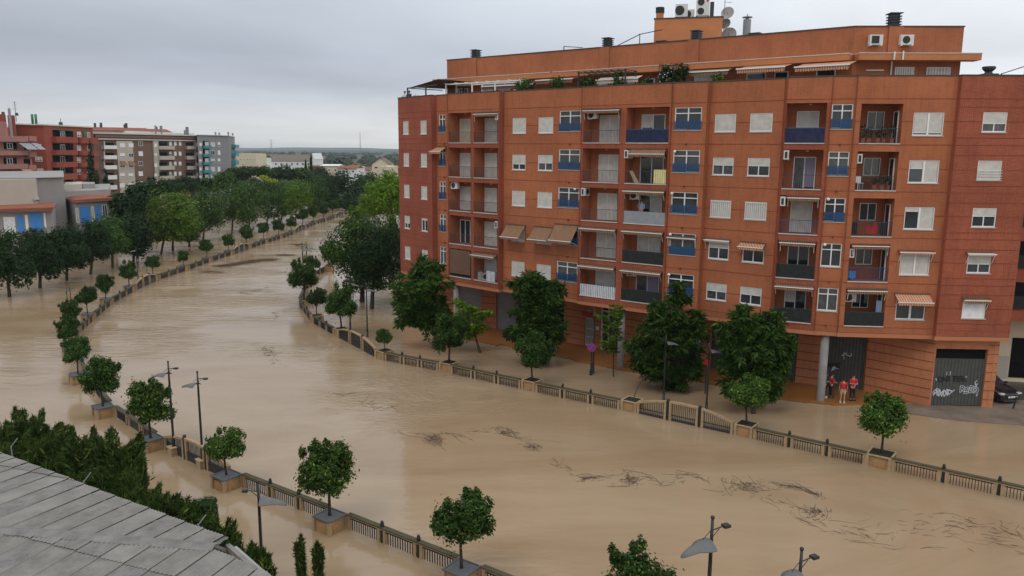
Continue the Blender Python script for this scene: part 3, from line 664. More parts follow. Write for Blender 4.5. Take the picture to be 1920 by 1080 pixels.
# attic pilasters with louvred chimney caps
for px, fr_, hc in ((887, 'P', .6), (1133, 'P', .6), (1298, 'P', .55), (1671, 'Q', .75)):
    b = PF() if fr_ == 'P' else QF(); u = upx(px, (PL, PM) if fr_ == 'P' else (PM, PR))
    b.box(u - .45, u + .45, .003, .12, 23.065, 24.8); q = b.build('pilaster', 'brick_orange', BLD)
    b = PF() if fr_ == 'P' else QF(); wd = .31 if fr_ == 'P' else .36
    b.box(u - wd * .7, u + wd * .7, -.75, -.1, 24.875, 24.93)
    for i in range(4): b.box(u - wd, u + wd, -.8, 0.0, 24.93 + i * hc / 4.4, 24.93 + i * hc / 4.4 + .07)
    b.box(u - wd * .75, u + wd * .75, -.7, -.12, 24.9, 24.9 + hc); b.box(u - wd - .05, u + wd + .05, -.85, .05, 24.905 + hc, 24.96 + hc)
    b.build('chimney', 'chimney_cap', BLD)
for px in (1225, 1400):
    b = PF(); u = upx(px); b.box(u - .35, u + .35, -1.5, -.9, 24.5, 25.05); b.box(u - .42, u + .42, -1.58, -.82, 25.053, 25.1); b.build('chimney', 'chimney_cap', BLD)
# ventilation rail on the roof
b = PF(); u0, u1, u2 = upx(1050), upx(1140), upx(1225); 
b.tube(b.p(u0, -.5, 24.87), b.p(u0, -.5, 25.25), .04); b.tube(b.p(u0, -.5, 25.22), b.p(upx(1085), -.5, 25.0), .03)
b.tube(b.p(upx(1140), -1.2, 25.0), b.p(upx(1183), -1.2, 25.75), .035); b.tube(b.p(upx(1183), -1.2, 25.75), b.p(u2, -1.2, 25.95), .035); b.tube(b.p(upx(1183), -1.2, 24.5), b.p(upx(1183), -1.2, 25.8), .035)
b.build('roof_handrail', 'metal_dark', BLD)
# lift house
b = MB((11.05, 64.6, 0), (dPn.x * .75 + .25, dPn.y * .35)); LH = b
b.box(0, 5.2, -4.5, 0, 24.5, 26.9); lift = b.build('lift_house', 'render_orange', BLD)
def LB(): return MB((11.05, 64.6, 0), (dPn.x * .75 + .25, dPn.y * .35))
b = LB(); b.box(-.06, 5.26, -4.56, .06, 26.903, 26.97); b.build('coping', 'coping_dark', lift)
b = LB(); b.box(.1, .65, -.7, -.15, 26.973, 27.4); b.build('chimney', 'render_orange', lift)
b = LB()
for i in range(4): b.box(.05, .7, -.75, -.1, 27.41 + i * .11, 27.47 + i * .11)
b.box(.15, .6, -.65, -.2, 27.4, 27.85); b.build('chimney_cap', 'chimney_cap', lift)
def roof_ac(u, w, z, wd, ht, dd, fans, lab):
    b = LB(); b.box(u, u + wd, w - dd, w, z, z + ht); a = b.build('roof_air_conditioner', 'ac_white', BLD); a['label'] = lab
    for i in range(fans):
        g = LB(); c = g.p(u + wd * .36, w, z + ht * (i + .5) / fans); g.tube(c, c + g.dw * .03, ht / fans * .38, n=18); f = g.build('fan_grille', 'ac_dark', a)
    if fans == 2: g = LB(); c = g.p(u + wd * .85, w, z + ht * .82); g.tube(c, c + g.dw * .02, .09, n=14); g.build('round_badge', 'sign_red', a)
    k = LB(); k.box(u, u + .1, w - dd, w, z - .14, z - .003); k.box(u + wd - .1, u + wd, w - dd, w, z - .14, z - .003); k.build('foot', 'metal_dark', a)
roof_ac(1.55, -.5, 27.1, .95, .95, .4, 1, 'single-fan unit on the lift house roof'); roof_ac(2.2, -1.6, 27.1, .8, .7, .4, 1, 'smaller unit half hidden behind the single-fan unit')
roof_ac(3.15, -.3, 27.1, 1.0, 1.35, .4, 2, 'tall twin-fan unit on the lift house roof')
b = LB(); b.box(4.2, 4.5, -.7, -.3, 26.98, 28.1); b.build('roof_air_conditioner', 'metal_dark', BLD)
# antenna mast, dishes, flue
mast = LB(); c = mast.p(5.3, -.6, 24.5); mast.tube(c, c + Vector((0, 0, 4.6)), .035, .025); 
for z, l in ((4.4, .5), (4.1, .35), (3.6, .6), (2.9, .25)): mast.tube(c + Vector((-.05, 0, z)), c + Vector((l, .2, z)), .018, n=5); 
for i in range(4): mast.tube(c + Vector((.12 + .1 * i, -.2, 4.1)), c + Vector((.12 + .1 * i, .25, 4.1)), .01, n=4)
mast.build('antenna_mast', 'metal_grey', BLD)
for i, (u, z, r, yw) in enumerate(((5.55, 27.25, .5, -.3), (5.45, 26.5, .42, -.9), (5.75, 25.7, .6, -.2), (5.3, 25.4, .42, -1.0))):
    b = LB(); c = b.p(u, -.6 - .3 * i, z); n_ = Vector((-.35 + yw * .4, -.9, .35)).normalized(); t = n_.orthogonal().normalized(); q = n_.cross(t)
    prev = None
    for rr, dd in ((0.01, 0), (.4, .03), (.75, .10), (1, .18)):
        ring = [c + n_ * dd * r + (t * math.cos(a) + q * math.sin(a)) * rr * r for a in [2 * math.pi * j / 16 for j in range(16)]]
        if prev:
            for j in range(16): b.face([prev[j], prev[(j + 1) % 16], ring[(j + 1) % 16], ring[j]])
        prev = ring
    b.tube(c, c + Vector((0, .3, -.5)), .03); b.tube(c + n_ * .0, c + n_ * r * .8, .02)
    b.build('satellite_dish', 'concrete', BLD)
b = PF(); u = upx(1383); c = b.p(u, -1.2, 24.5); b.tube(c, c + Vector((0, 0, 1.6)), .28, n=14); b.tube(c + Vector((0, 0, 1.72)), c + Vector((0, 0, 1.78)), .36, n=14); b.tube(c + Vector((0, 0, 1.78)), c + Vector((0, 0, 2.0)), .08, .02); b.tube(c + Vector((0, 0, 1.5)), c + Vector((0, 0, 1.78)), .1); b.build('flue', 'metal_grey', BLD)
# penthouse openings: doors, windows, awnings
def pent_box(fr_, px0, px1, z0, z1, name, m, w=.012, d=.06, par=None):
    line = (PL, PM) if fr_ == 'P' else (PM, PR); b = PF() if fr_ == 'P' else QF(); u0, u1 = upx(px0, line), upx(px1, line)
    b.box(u0, u1, w, w + d, z0, z1); return b.build(name, m, par or BLD)
for fr_, a, c, z0, z1, kind in (('P', 858, 878, 21.2, 22.2, 'lattice'), ('P', 905, 925, 20.4, 22.0, 'sh'), ('P', 935, 958, 20.4, 22.1, 'sh'), ('P', 1123, 1140, 20.4, 22.1, 'sh'), ('P', 1175, 1195, 20.4, 22.1, 'sh'), ('P', 1210, 1228, 20.6, 22.2, 'gl'),
                          ('P', 1302, 1336, 20.6, 22.2, 'sh'), ('P', 1400, 1436, 20.4, 22.2, 'gl'), ('P', 1452, 1478, 20.4, 22.2, 'gl'), ('P', 1530, 1566, 20.5, 22.2, 'gl'),
                          ('Q', 1676, 1710, 21.2, 22.25, 'bar'), ('Q', 1735, 1778, 21.2, 22.25, 'bar')):
    w = pent_box(fr_, a, c, z0, z1, 'window', 'white_frame', .004, .05)
    pent_box(fr_, a + 2, c - 2, z0 + .08, z1 - .08, 'pane', {'sh': 'shutter_white', 'gl': 'glass', 'lattice': 'glass', 'bar': 'shutter'}[kind], .056, .01, w)
    if kind in ('bar', 'lattice'):
        line = (PL, PM) if fr_ == 'P' else (PM, PR); b = PF() if fr_ == 'P' else QF(); u0, u1 = upx(a, line), upx(c, line); n = 9 if kind == 'bar' else 5
        for i in range(n): u = u0 + (u1 - u0) * i / (n - 1); b.box(u - .02, u + .02, .12, .15, z0, z1)
        b.box(u0, u1, .118, .152, (z0 + z1) / 2 - .02, (z0 + z1) / 2 + .02); b.build('window_grille', 'white_frame', w)
def pent_awning(a, c, z, out, drop, m='awning_stripe', fr_='P'):
    b = PF(); u0, u1 = upx(a, (PL, PM), 1.5), upx(c, (PL, PM), 1.5)
    b.quad((u0, 1.06, z), (u1, 1.06, z), (u1, 1.0 + out, z - drop), (u0, 1.0 + out, z - drop)); b.quad((u0, 1.06, z - .015), (u0, 1.0 + out, z - drop - .015), (u1, 1.0 + out, z - drop - .015), (u1, 1.06, z - .015))
    n = int((u1 - u0) / .25)
    for i in range(n):
        x0 = u0 + (u1 - u0) * i / n; x1 = u0 + (u1 - u0) * (i + 1) / n; zz = z - drop; w = 1.012 + out
        b.face([b.p(x0, w, zz), b.p(x1, w, zz), b.p(x1, w, zz - .25), b.p((x0 + x1) / 2, w, zz - .32), b.p(x0, w, zz - .25)])
    o = b.build('awning', m, BLD)
    r = PF(); r.box(u0 - .05, u1 + .05, 1.02 + out, 1.08 + out, z - drop - .04, z - drop + .05); r.build('front_bar', 'white_frame', o)
    return o
pent_awning(1010, 1078, 22.5, .9, .18); pent_awning(1288, 1368, 22.5, .8, .2); pent_awning(1392, 1480, 22.55, 1.6, .3, 'awning_red'); pent_awning(1500, 1600, 22.5, 1.7, .35, 'awning_red')
pent_awning(1122, 1200, 22.35, .8, .25, 'awning_cream'); pent_awning(905, 1000, 22.4, .6, .3, 'awning_brown')
# pergolas on the terrace
def pergola(pxs, z, w0, w1, m, nm='pergola', roof=None):
    b = PF(); us = [upx(p, (PL, PM), (w0 + w1) / 2) for p in pxs]
    for u in us:
        for w in (w0, w1): b.box(u - .05, u + .05, w - .05, w + .05, 20.3, z)
    for w in (w0, w1): b.box(us[0] - .06, us[-1] + .06, w - .052, w + .052, z + .002, z + .1)
    o = b.build(nm, m, BLD)
    if roof:
        r = PF(); r.box(us[0], us[-1], w0, w1, z + .103, z + .15); r.build('pergola_roof', roof, o)
    else:
        r = PF(); n = 8
        for i in range(n): u = us[0] + (us[-1] - us[0]) * i / (n - 1); r.box(u - .025, u + .025, w0 - .2, w1 + .2, z + .103, z + .15)
        r.build('pergola_slat', m, o)
pergola((846, 895, 938, 985), 22.3, 1.3, 2.7, 'pipe_white'); pergola((1095, 1182), 22.55, 1.3, 2.9, 'metal_dark')
oA, dA, lA = FN['A']; b = MB(oA, dA)
for u, w in ((.95, -.5), (4.1, -.5), (2.2, -4.4), (5.6, -3.6)): b.box(u - .05, u + .05, w - .05, w + .05, 20.3, 22.25)
b.box(.9, 5.9, -.55, -.45, 22.253, 22.33); b.box(.9, 1.0, -4.4, -.56, 22.253, 22.33); b.box(4.05, 4.15, -3.6, -.56, 22.253, 22.32)
pg = b.build('pergola', 'metal_dark', BLD)
b = MB(oA, dA); b.quad((1.4, -.6, 22.36), (6.6, -.2, 22.75), (8.2, -3.2, 22.55), (2.8, -4.0, 22.3)); b.quad((1.4, -.6, 22.34), (2.8, -4.0, 22.28), (8.2, -3.2, 22.53), (6.6, -.2, 22.73)); b.build('shade_cloth', 'awning_brown', pg)
# attic units and pipes on the right
for px, lab in ((1632, 'square grey wall unit left of the attic pilaster'), (1689, 'white wall unit right of the attic pilaster')):
    b = QF(); u = upx(px, (PM, PR)); b.box(u - .42, u + .42, .12, .45, 23.62, 24.25); a = b.build('air_conditioner', 'ac_white', BLD); a['label'] = lab
    g = QF(); c = g.p(u - .06, .45, 23.93); g.tube(c, c + g.dw * .015, .24, n=16) if px > 1650 else g.box(u - .3, u + .18, .452, .47, 23.7, 24.17); g.build('fan_grille', 'ac_dark', a)
    g = QF(); g.box(u - .38, u - .3, .02, .5, 23.55, 23.615); g.box(u + .3, u + .38, .02, .5, 23.55, 23.615); g.build('bracket', 'pipe_white', a)
b = QF(); 
u = upx(1660, (PM, PR)); b.box(u - .04, u + .04, 1.04, 1.12, 22.6, 23.1); u = upx(1676, (PM, PR)); b.box(u - .04, u + .04, 1.04, 1.12, 22.6, 23.15); b.box(u - .3, u - .22, .02, .1, 20.4, 22.6); u2 = upx(1622, (PM, PR)); u3 = upx(1655, (PM, PR)); b.box(u2, u3, .02, .08, 22.0, 22.08); b.build('drain_pipe', 'pipe_white', BLD)
# right wing roof bits
b = MB((30.4, 52, 0), (1, 0)); b.box(-.45, .45, -.4, .4, 21.2, 21.7); b.lathe((30.4, 52, 21.7), [(.28, 0), (.2, .12), (.38, .3), (.40, .42), (.36, .46)], 12); b.build('chimney', 'chimney_cap', BLD)
b = MB(); b.tube((31.2, 52, 21.3), (31.25, 52, 21.75), .03); b.tube((31.2, 52, 21.7), (32.7, 52, 22.2), .03); b.tube((32.7, 52, 21.3), (32.7, 52, 22.25), .03); b.build('roof_handrail', 'metal_dark', BLD)

# ground floor
def GP(px, py): return G(px, py, .1)
gw = [Vector((*p, 0)) for p in ((-9.6, 79.5),)]
GLINE = [(-10.8, 76.4), (-6.3, 74.2), (-1.6, 72.4), (4.9, 67.1), (9.2, 63.4), (14.4, 59.9), (19.5, 56.3), (21.8, 54.9), (24.9, 53.6)]
def ground_wall(a, c, elems, z1=4.7):
    """elems: (t0,t1,material,top,name) as recessed panels between brick piers"""
    a = Vector((*a, 0)); c = Vector((*c, 0)); d = c - a; L_ = d.length; b = MB(a, (d.x, d.y)); u = 0
    for (t0, t1, m, top, nm) in elems:
        if t0 * L_ > u: b.box(u, t0 * L_, -.3, 0, 0, z1)
        if top < z1: b.box(t0 * L_, t1 * L_, -.3, 0, top, z1)
        u = t1 * L_
    if u < L_: b.box(u, L_, -.3, 0, 0, z1)
    w = b.build('ground_floor_wall', 'brick_ground', BLD)
    for (t0, t1, m, top, nm) in elems:
        q = MB(a, (d.x, d.y)); q.box(t0 * L_ + .003, t1 * L_ - .003, -.26, -.16, 0.1, top - .7 if 'gate' in nm else top); q.build(nm, m, BLD)
        if 'gate' in nm: q = MB(a, (d.x, d.y)); q.box(t0 * L_ + .003, t1 * L_ - .003, -.29, -.262, .05, top); q.build('dark_transom', 'void_black', BLD)
    for z in np.arange(.55, z1, .62):
        s = MB(a, (d.x, d.y)); u = 0
        for (t0, t1, m, top, nm) in elems + [(1, 1, '', 0, '')]:
            if t0 * L_ - u > .1: s.box(u + .003, t0 * L_ - .003, 0.0, .012, z, z + .06)
            u = max(u, t1 * L_)
        if s.f: s.build('string_course', 'brick_band', BLD)
    return a, d.normalized(), L_
ground_wall(GLINE[0], GLINE[1], [])
ground_wall(GLINE[1], GLINE[2], [(.25, .72, 'shop_shutter', 4.1, 'shop_shutter')])
ground_wall(GLINE[2], GLINE[3], [(.02, .42, 'shop_shutter', 4.2, 'shop_shutter'), (.6, .95, 'void_black', 3.6, 'shop_window')])
ground_wall(GLINE[3], GLINE[4], [(.32, .48, 'void_black', 3.0, 'shop_door'), (.62, .98, 'glass', 4.4, 'entrance_glass')])
ground_wall(GLINE[4], GLINE[5], [(.35, .62, 'glass', 3.4, 'shop_window')])
ground_wall(GLINE[5], GLINE[6], [(.2, .7, 'gate_metal', 4.3, 'garage_gate')])
ground_wall(GLINE[6], GLINE[7], [(.05, .55, 'gate_metal', 4.6, 'garage_gate')])
ground_wall(GLINE[7], GLINE[8], [(.12, .99, 'gate_metal', 4.6, 'garage_gate')])
# flush brick wall and garage under the right end
GA, GB_ = (24.9, 53.5), (27.9, 50.35)
ground_wall(GA, GB_, [], 4.68)
a, d, L_ = ground_wall(GB_, (32.0, 50.15), [(.02, .83, 'gate_metal', 4.0, 'garage_gate')], 4.68)
GATE = (a, d, L_)
b = MB((32.0, 50.15, 0), (0, 1)); b.box(0, 14, -.3, 0, 0, 4.68); b.build('ground_floor_wall', 'brick_ground', BLD)
# entrance mullions + small white grille door + red sign + yellow sign
a = Vector((*GLINE[3], 0)); d = (Vector((*GLINE[4], 0)) - a); L_ = d.length
b = MB(a, (d.x, d.y))
for t in (.62, .74, .86, .975): b.box(t * L_, t * L_ + .07, -.14, .02, .1, 4.4)
for z in (.1, 2.2, 3.4, 4.33): b.box(.62 * L_ + .07, .975 * L_, -.13, .01, z, z + .08)
b.build('entrance_frame', 'white_frame', BLD)
b = MB(a, (d.x, d.y))
for i in range(8): u = .33 * L_ + i * .11; b.box(u, u + .03, -.1, -.06, .1, 2.6)
for z in (.2, .9, 1.6, 2.5): b.box(.325 * L_, .48 * L_, -.12, -.1, z, z + .06)
b.build('door_grille', 'white_frame', BLD)
b = MB(a, (d.x, d.y)); b.box(.30 * L_, .50 * L_, .0, .35, 2.75, 3.0); b.build('door_canopy', 'sign_red', BLD)
b = MB(a, (d.x, d.y)); b.box(.53 * L_, .58 * L_, .014, .04, 1.7, 2.0); b.build('wall_plate', 'plate_white', BLD)
a = Vector((*GLINE[2], 0)); d = (Vector((*GLINE[3], 0)) - a); L_ = d.length
b = MB(a, (d.x, d.y)); b.box(.46 * L_, .58 * L_, .014, .05, .5, 1.5); b.build('shop_sign', 'sign_yellow', BLD)
# concrete columns of the arcade
for px in (856, 942, 1040, 1166, 1308, 1450, 1550):
    best = None
    for f in keys:
        o, dd, Lg = FN[f]; n = Vector((dd.y, -dd.x, 0)); o2 = o - n * .45; r = ray(px, 600); t = (o2.x * n.x + o2.y * n.y) / (r[0] * n.x + r[1] * n.y); P = Vector((r[0] * t, r[1] * t, 0)); s_ = (P - o2).dot(dd)
        if 0 <= s_ <= Lg: best = P
    if best:
        b = MB(); b.lathe(best, [(.27, 0), (.27, ZBOT - .3)], 20); b.build('column', 'column_concrete', BLD, smooth=True)
# pavements
pav = [tuple(p) for p in poly_off(list('BCDEFGHIJ'), .25)][:-1] + [(27.4, 50.9), (25.0, 54.5), (21, 58), (-2, 78), (-8, 78)]
b = MB(); b.prism(pav, -.5, .10); b.build('pavement', 'paving_orange')['kind'] = 'structure'
b = MB(); pp = [tuple(G(x, y, .06).to_2d()) for x, y in ((1640, 763), (1705, 775), (1800, 788), (1925, 797), (2100, 805))] + [(60, 60), (60, 95), (32.3, 95), (32.3, 50.6), (25.5, 50.95)]
b.prism(pp, -.5, .06); b.build('forecourt', 'paving_grey')['kind'] = 'structure'
sheet('side_street', [(33.5, 51.5), (39, 52.5), (44, 94), (32.6, 94)], .066, 'asphalt_wet')

# graffiti on the gates (flat paint 4 mm proud)
def ribbon(b, pts, w):
    for i in range(len(pts) - 1):
        p, q = Vector(pts[i]), Vector(pts[i + 1]); t = (q - p); 
        if t.length < 1e-6: continue
        n = Vector((-t.y, t.x)).normalized() * w / 2
        b.quad(*[(v.x, b.wz, v.y) for v in (p - n, q - n, q + n, p + n)])
def scribble(b, u, z, s, n, rng):
    pts = [(u, z)]
    for i in range(n): pts.append((pts[-1][0] + rng.uniform(-.12, .2) * s, z + rng.uniform(-.3, .3) * s))
    ribbon(b, pts, .035 * s + .01)
a, d, L_ = GATE
def text_on(a, d, u, z, s, txt, m, w=-.145, sx=1.0):
    cu = bpy.data.curves.new('graffiti', 'FONT'); cu.body = txt; cu.size = s; cu.materials.append(MATS[m]); cu.offset = .012
    o = bpy.data.objects.new('graffiti_lettering', cu); COL.objects.link(o)
    n = Vector((d.y, -d.x, 0)); P = a + d * u + n * w + Vector((0, 0, z))
    M = Matrix(((d.x * sx, 0, n.x, P.x), (d.y * sx, 0, n.y, P.y), (0, 1, 0, P.z), (0, 0, 0, 1)))
    me = bpy.data.meshes.new_from_object(o); bpy.data.objects.remove(o); me.transform(M)
    return link('graffiti_lettering', me, BLD)
def graf(a, d, u, z, s_, txt, m, outline=False, seed=1, w=-.145):
    rg_ = random.Random(seed)
    for ch in txt:
        cu = bpy.data.curves.new('graffiti', 'FONT'); cu.body = ch; cu.size = s_ * rg_.uniform(.85, 1.2); cu.shear = rg_.uniform(-.25, .25); cu.materials.append(MATS[m])
        if outline: cu.fill_mode = 'NONE'; cu.bevel_depth = .018; cu.bevel_resolution = 0; cu.offset = .03
        else: cu.offset = .022
        o = bpy.data.objects.new('graffiti', cu); me = bpy.data.meshes.new_from_object(o); bpy.data.objects.remove(o)
        n = Vector((d.y, -d.x, 0)); P = a + d * u + n * w + Vector((0, 0, z + rg_.uniform(-.05, .05))); t_ = rg_.uniform(-.16, .16)
        me.transform(Matrix(((d.x, 0, n.x, P.x), (d.y, 0, n.y, P.y), (0, 1, 0, P.z), (0, 0, 0, 1))) @ Matrix.Rotation(t_, 4, 'Z') @ Matrix.Scale(.25, 4, (0, 0, 1)))
        link('graffiti_letter', me, BLD); u += s_ * (.52 if outline else .62)
graf(a, d, .42, 1.72, .5, 'DASTER', 'graffiti_black', seed=3); graf(a, d, 1.95, 1.0, .52, 'REDO', 'graffiti_white', True, seed=5)
rg = random.Random(4); b = MB(a, (d.x, d.y)); b.wz = -.148
for (u, z, s, n) in ((.35, 1.0, 1.0, 10), (.55, .95, 1.1, 10), (.3, 1.9, .5, 6), (2.2, 2.1, .35, 5), (2.9, 1.6, .9, 8), (3.05, .8, .5, 5)): b = MB(a, (d.x, d.y)); b.wz = -.148; scribble(b, u, z, s, n, rg); b.build('graffiti_tag', 'graffiti_white', BLD)
b = MB(a, (d.x, d.y)); b.wz = -.148
ribbon(b, [(.25, .75), (.55, 1.1), (.6, .7), (.95, 1.15), (1.2, .75), (1.1, 1.2), (1.5, 1.05)], .07); ribbon(b, [(1.0, 2.15), (1.0, 2.4)], .03); ribbon(b, [(1.22, 2.15), (1.23, 2.42), (1.2, 2.38)], .03)
b.build('graffiti_tag', 'graffiti_white', BLD)
for (i, u, z) in ((5, 2.4, 1.0), (6, .9, 1.2), (7, 1.4, 1.5), (7, 1.8, 2.4)):
    a_ = Vector((*GLINE[i], 0)); dd = Vector((*GLINE[i + 1], 0)) - a_; b = MB(a_, (dd.x, dd.y)); b.wz = -.148; scribble(b, u, z, 1.0, 9, rg); b.build('graffiti_tag', 'graffiti_white', BLD)
a_ = Vector((*GLINE[7], 0)); dd = (Vector((*GLINE[8], 0)) - a_).normalized(); graf(a_, dd, .9, 1.5, .5, 'RMS', 'graffiti_black', seed=8)
# ------------------------------------------------------------------ foliage
def leaves_mesh(name, C, Nn, ln, wd, m, rng, bend=None):
    """C centres, Nn leaf normals, one pointed quad per leaf"""
    n = len(C); t = rng.normal(size=(n, 3)); 
    if bend is not None: t = t * .5 + bend
    t -= (t * Nn).sum(1)[:, None] * Nn; t /= np.linalg.norm(t, axis=1)[:, None] + 1e-9
    q = np.cross(Nn, t); L_ = (ln * rng.uniform(.7, 1.3, n))[:, None]; W_ = (wd * rng.uniform(.7, 1.3, n))[:, None]
    V = np.empty((n, 4, 3)); V[:, 0] = C - t * L_ / 2; V[:, 1] = C + q * W_ / 2 + t * L_ * .05; V[:, 2] = C + t * L_ / 2; V[:, 3] = C - q * W_ / 2 + t * L_ * .05
    me = bpy.data.meshes.new(name); me.vertices.add(4 * n); me.vertices.foreach_set('co', V.reshape(-1).astype(np.float32))
    me.loops.add(4 * n); me.loops.foreach_set('vertex_index', np.arange(4 * n, dtype=np.int32)); me.polygons.add(n)
    me.polygons.foreach_set('loop_start', np.arange(0, 4 * n, 4, dtype=np.int32)); me.polygons.foreach_set('loop_total', np.full(n, 4, dtype=np.int32))
    me.materials.append(MATS[m]); me.update(calc_edges=True); me.validate(); return me
def crown_points(lobes, n, rng, clump=.17, kper=34, inner=.25):
    vol = np.array([l[3] * l[4] * l[5] for l in lobes]) ** .68; cnt = (n * vol / vol.sum()).astype(int); P = []; Q = []
    for l, c in zip(lobes, cnt):
        c = max(c, 12); rr = np.array(l[3:6]); cc = np.array(l[:3]); k = max(8, int(kper))
        d = rng.normal(size=(k, 3)); d[:, 2] *= .9; d /= np.linalg.norm(d, axis=1)[:, None]
        cl = d * rng.uniform(.62, 1.02, k)[:, None]
        idx = rng.integers(0, k, c); sz = rng.uniform(.6, 1.3, k)[idx][:, None]
        u = cl[idx] + rng.normal(size=(c, 3)) * clump * sz
        a = rng.random(c) < inner; u[a] = rng.normal(size=(a.sum(), 3)) * .42
        nn = u * .8 + (u - cl[idx]) * 2 + rng.normal(size=(c, 3)) * .45 + np.array([0, 0, .5]); nn /= np.linalg.norm(nn, axis=1)[:, None] + 1e-9
        P.append(cc + u * rr); Q.append(nn)
    return np.concatenate(P), np.concatenate(Q)
def crown(name, lobes, n, ln, wd, m, seed, parent=None, **k):
    rng = np.random.default_rng(seed); C, Q = crown_points(lobes, n, rng, **k)
    return link(name, leaves_mesh(name, C, Q, ln, wd, m, rng), parent)
def fan_crown(name, lobes, n, m, seed, parent=None, ln=.42, per=11, wd=.10):
    """drooping compound leaves: every frond is a fan of leaflets"""
    rng = np.random.default_rng(seed); C, Q = crown_points(lobes, n, rng, clump=.15, kper=26, inner=.10)
    C = C[::2] if len(C) > 400 else C; Q = Q[::2] if len(Q) > 400 else Q; C = np.repeat(C, per, 0); Q = np.repeat(Q, per, 0); a = rng.normal(size=C.shape); a[:, 2] = a[:, 2] * .5 - .45; a /= np.linalg.norm(a, axis=1)[:, None]
    b_ = a * ln * .55; Nn = np.cross(a, rng.normal(size=C.shape)); Nn[:, 2] = np.abs(Nn[:, 2]) + .4; Nn -= (Nn * a).sum(1)[:, None] * a; Nn /= np.linalg.norm(Nn, axis=1)[:, None]
    return link(name, leaves_mesh(name, C + b_, Nn, ln, wd, m, rng, bend=a * 6), parent)

# ------------------------------------------------------------------ citrus trees in planters
def citrus_proto(seed, r, m, tall=1.0, n=6500):
    t = thing('orange_tree', (0, 0, 0), '-', 'tree', 'clipped orange trees in the stone planters'); rng = random.Random(seed)
    b = MB(); lean = rng.uniform(-.06, .06); hb = .82; z1 = hb + r * .9
    b.path([(0, 0, -.05), (lean * .5, lean * .4, hb * .5), (lean, lean, hb), (lean, lean, z1)], [.065, .055, .05, .03])
    for i in range(5):
        an = i * 1.26 + rng.random(); b.path([(lean, lean, hb + .05 * i), (lean + math.cos(an) * r * .4, lean + math.sin(an) * r * .4, hb + r * .6), (lean + math.cos(an) * r * .7, lean + math.sin(an) * r * .7, hb + r * 1.0)], [.03, .02, .01], 5)
    b.build('trunk', 'bark', t, smooth=True)
    cz = hb + r * .78
    wob = lambda a: rng.uniform(1 - a, 1 + a)
    lobes = [(rng.uniform(-.1, .1), rng.uniform(-.1, .1), cz, r * .74 * wob(.1), r * .74 * wob(.1), r * .68 * tall * wob(.1))]
    for i in range(11):
        an = i * 2.4 + rng.random() * .5; e = rng.uniform(-.7, 1.1); rr = r * rng.uniform(.20, .40)
        k_ = r * rng.uniform(.60, .80); lobes.append((math.cos(an) * k_ * math.cos(e), math.sin(an) * k_ * math.cos(e), cz + k_ * math.sin(e) * tall, rr, rr, rr * wob(.2)))
    for i in range(9):   # upright water shoots
        an = rng.random() * 6.28; rr = r * rng.uniform(.07, .15); q_ = rng.uniform(.2, .95); lobes.append((math.cos(an) * r * q_, math.sin(an) * r * q_, cz + r * (1.02 - q_ * .55) * tall, rr, rr, rr * 1.6))
    crown('crown', lobes, int(n * 1.35), .125, .08, m, seed, t, kper=80, clump=.13, inner=.3); return t
PROTO = [citrus_proto(21, 1.1, 'leaf_citrus', 1.0), citrus_proto(12, 1.15, 'leaf_citrus_light', 1.0, 7000), citrus_proto(13, 1.15, 'leaf_citrus', .95), citrus_proto(14, 1.15, 'leaf_citrus', 1.12), citrus_proto(15, 1.15, 'leaf_citrus_light', .9, 6000)]
used = set()
def citrus(loc, scale, rz, k, label, tall=1.0):
    scale *= 1.12; s = (scale, scale, scale * tall)
    if k not in used: used.add(k); o = PROTO[k]; o.location = loc; o.rotation_euler = (0, 0, rz); o.scale = s; o['label'] = label; return o
    return copy_thing(PROTO[k], loc, rz, label, None, s)

# ------------------------------------------------------------------ planters
def planter_proto(lid):
    t = thing('planter', (0, 0, 0), '-', 'planter', 'square stone planters along the river railings'); t.scale = (.86, .86, 1); b = MB(dw=(0, 1)); h = .56
    for sx in (-1, 1):
        for sy in (-1, 1): b.box(sx * .56 - .09, sx * .56 + .09, sy * .56 - .09, sy * .56 + .09, -1.3, .62)
    b.box(-.52, .52, -.52, .52, -1.3, .60); b.build('body', 'stone_tan', t)
    b = MB(dw=(0, 1)); b.box(-.64, .64, -.64, -.56, .622, .69); b.box(-.64, .64, .56, .64, .622, .69); b.box(-.64, -.56, -.56, .56, .622, .69); b.box(.56, .64, -.56, .56, .622, .69); b.build('rim', 'stone_tan_light' if lid != 'lead_grey' else 'lead_grey', t)
    for (x, y) in ((0, 1), (0, -1), (1, 0), (-1, 0)):
        b = MB((0, 0, 0), (y, -x) if (x, y) != (0, 0) else (1, 0), (x, y)); b.box(-.40, .40, .521, .535, -.2, .50); b.box(-.28, .28, .536, .56, .02, .40); b.box(-.1, .1, .561, .58, .12, .30); b.build('carved_panel', 'stone_panel', t)
    b = MB(dw=(0, 1)); b.box(-.555, .555, -.555, .555, .605, .66); b.build('lid' if lid == 'lead_grey' else 'earth', lid, t)
    return t
PLP = {'L': planter_proto('lead_grey'), 'R': planter_proto('soil')}; plused = set()
def planter(side, loc, rz, label, s=1.0):
    if side not in plused: plused.add(side); o = PLP[side]; o.location = loc; o.rotation_euler = (0, 0, rz); o['label'] = label; return o
    return copy_thing(PLP[side], loc, rz, label)

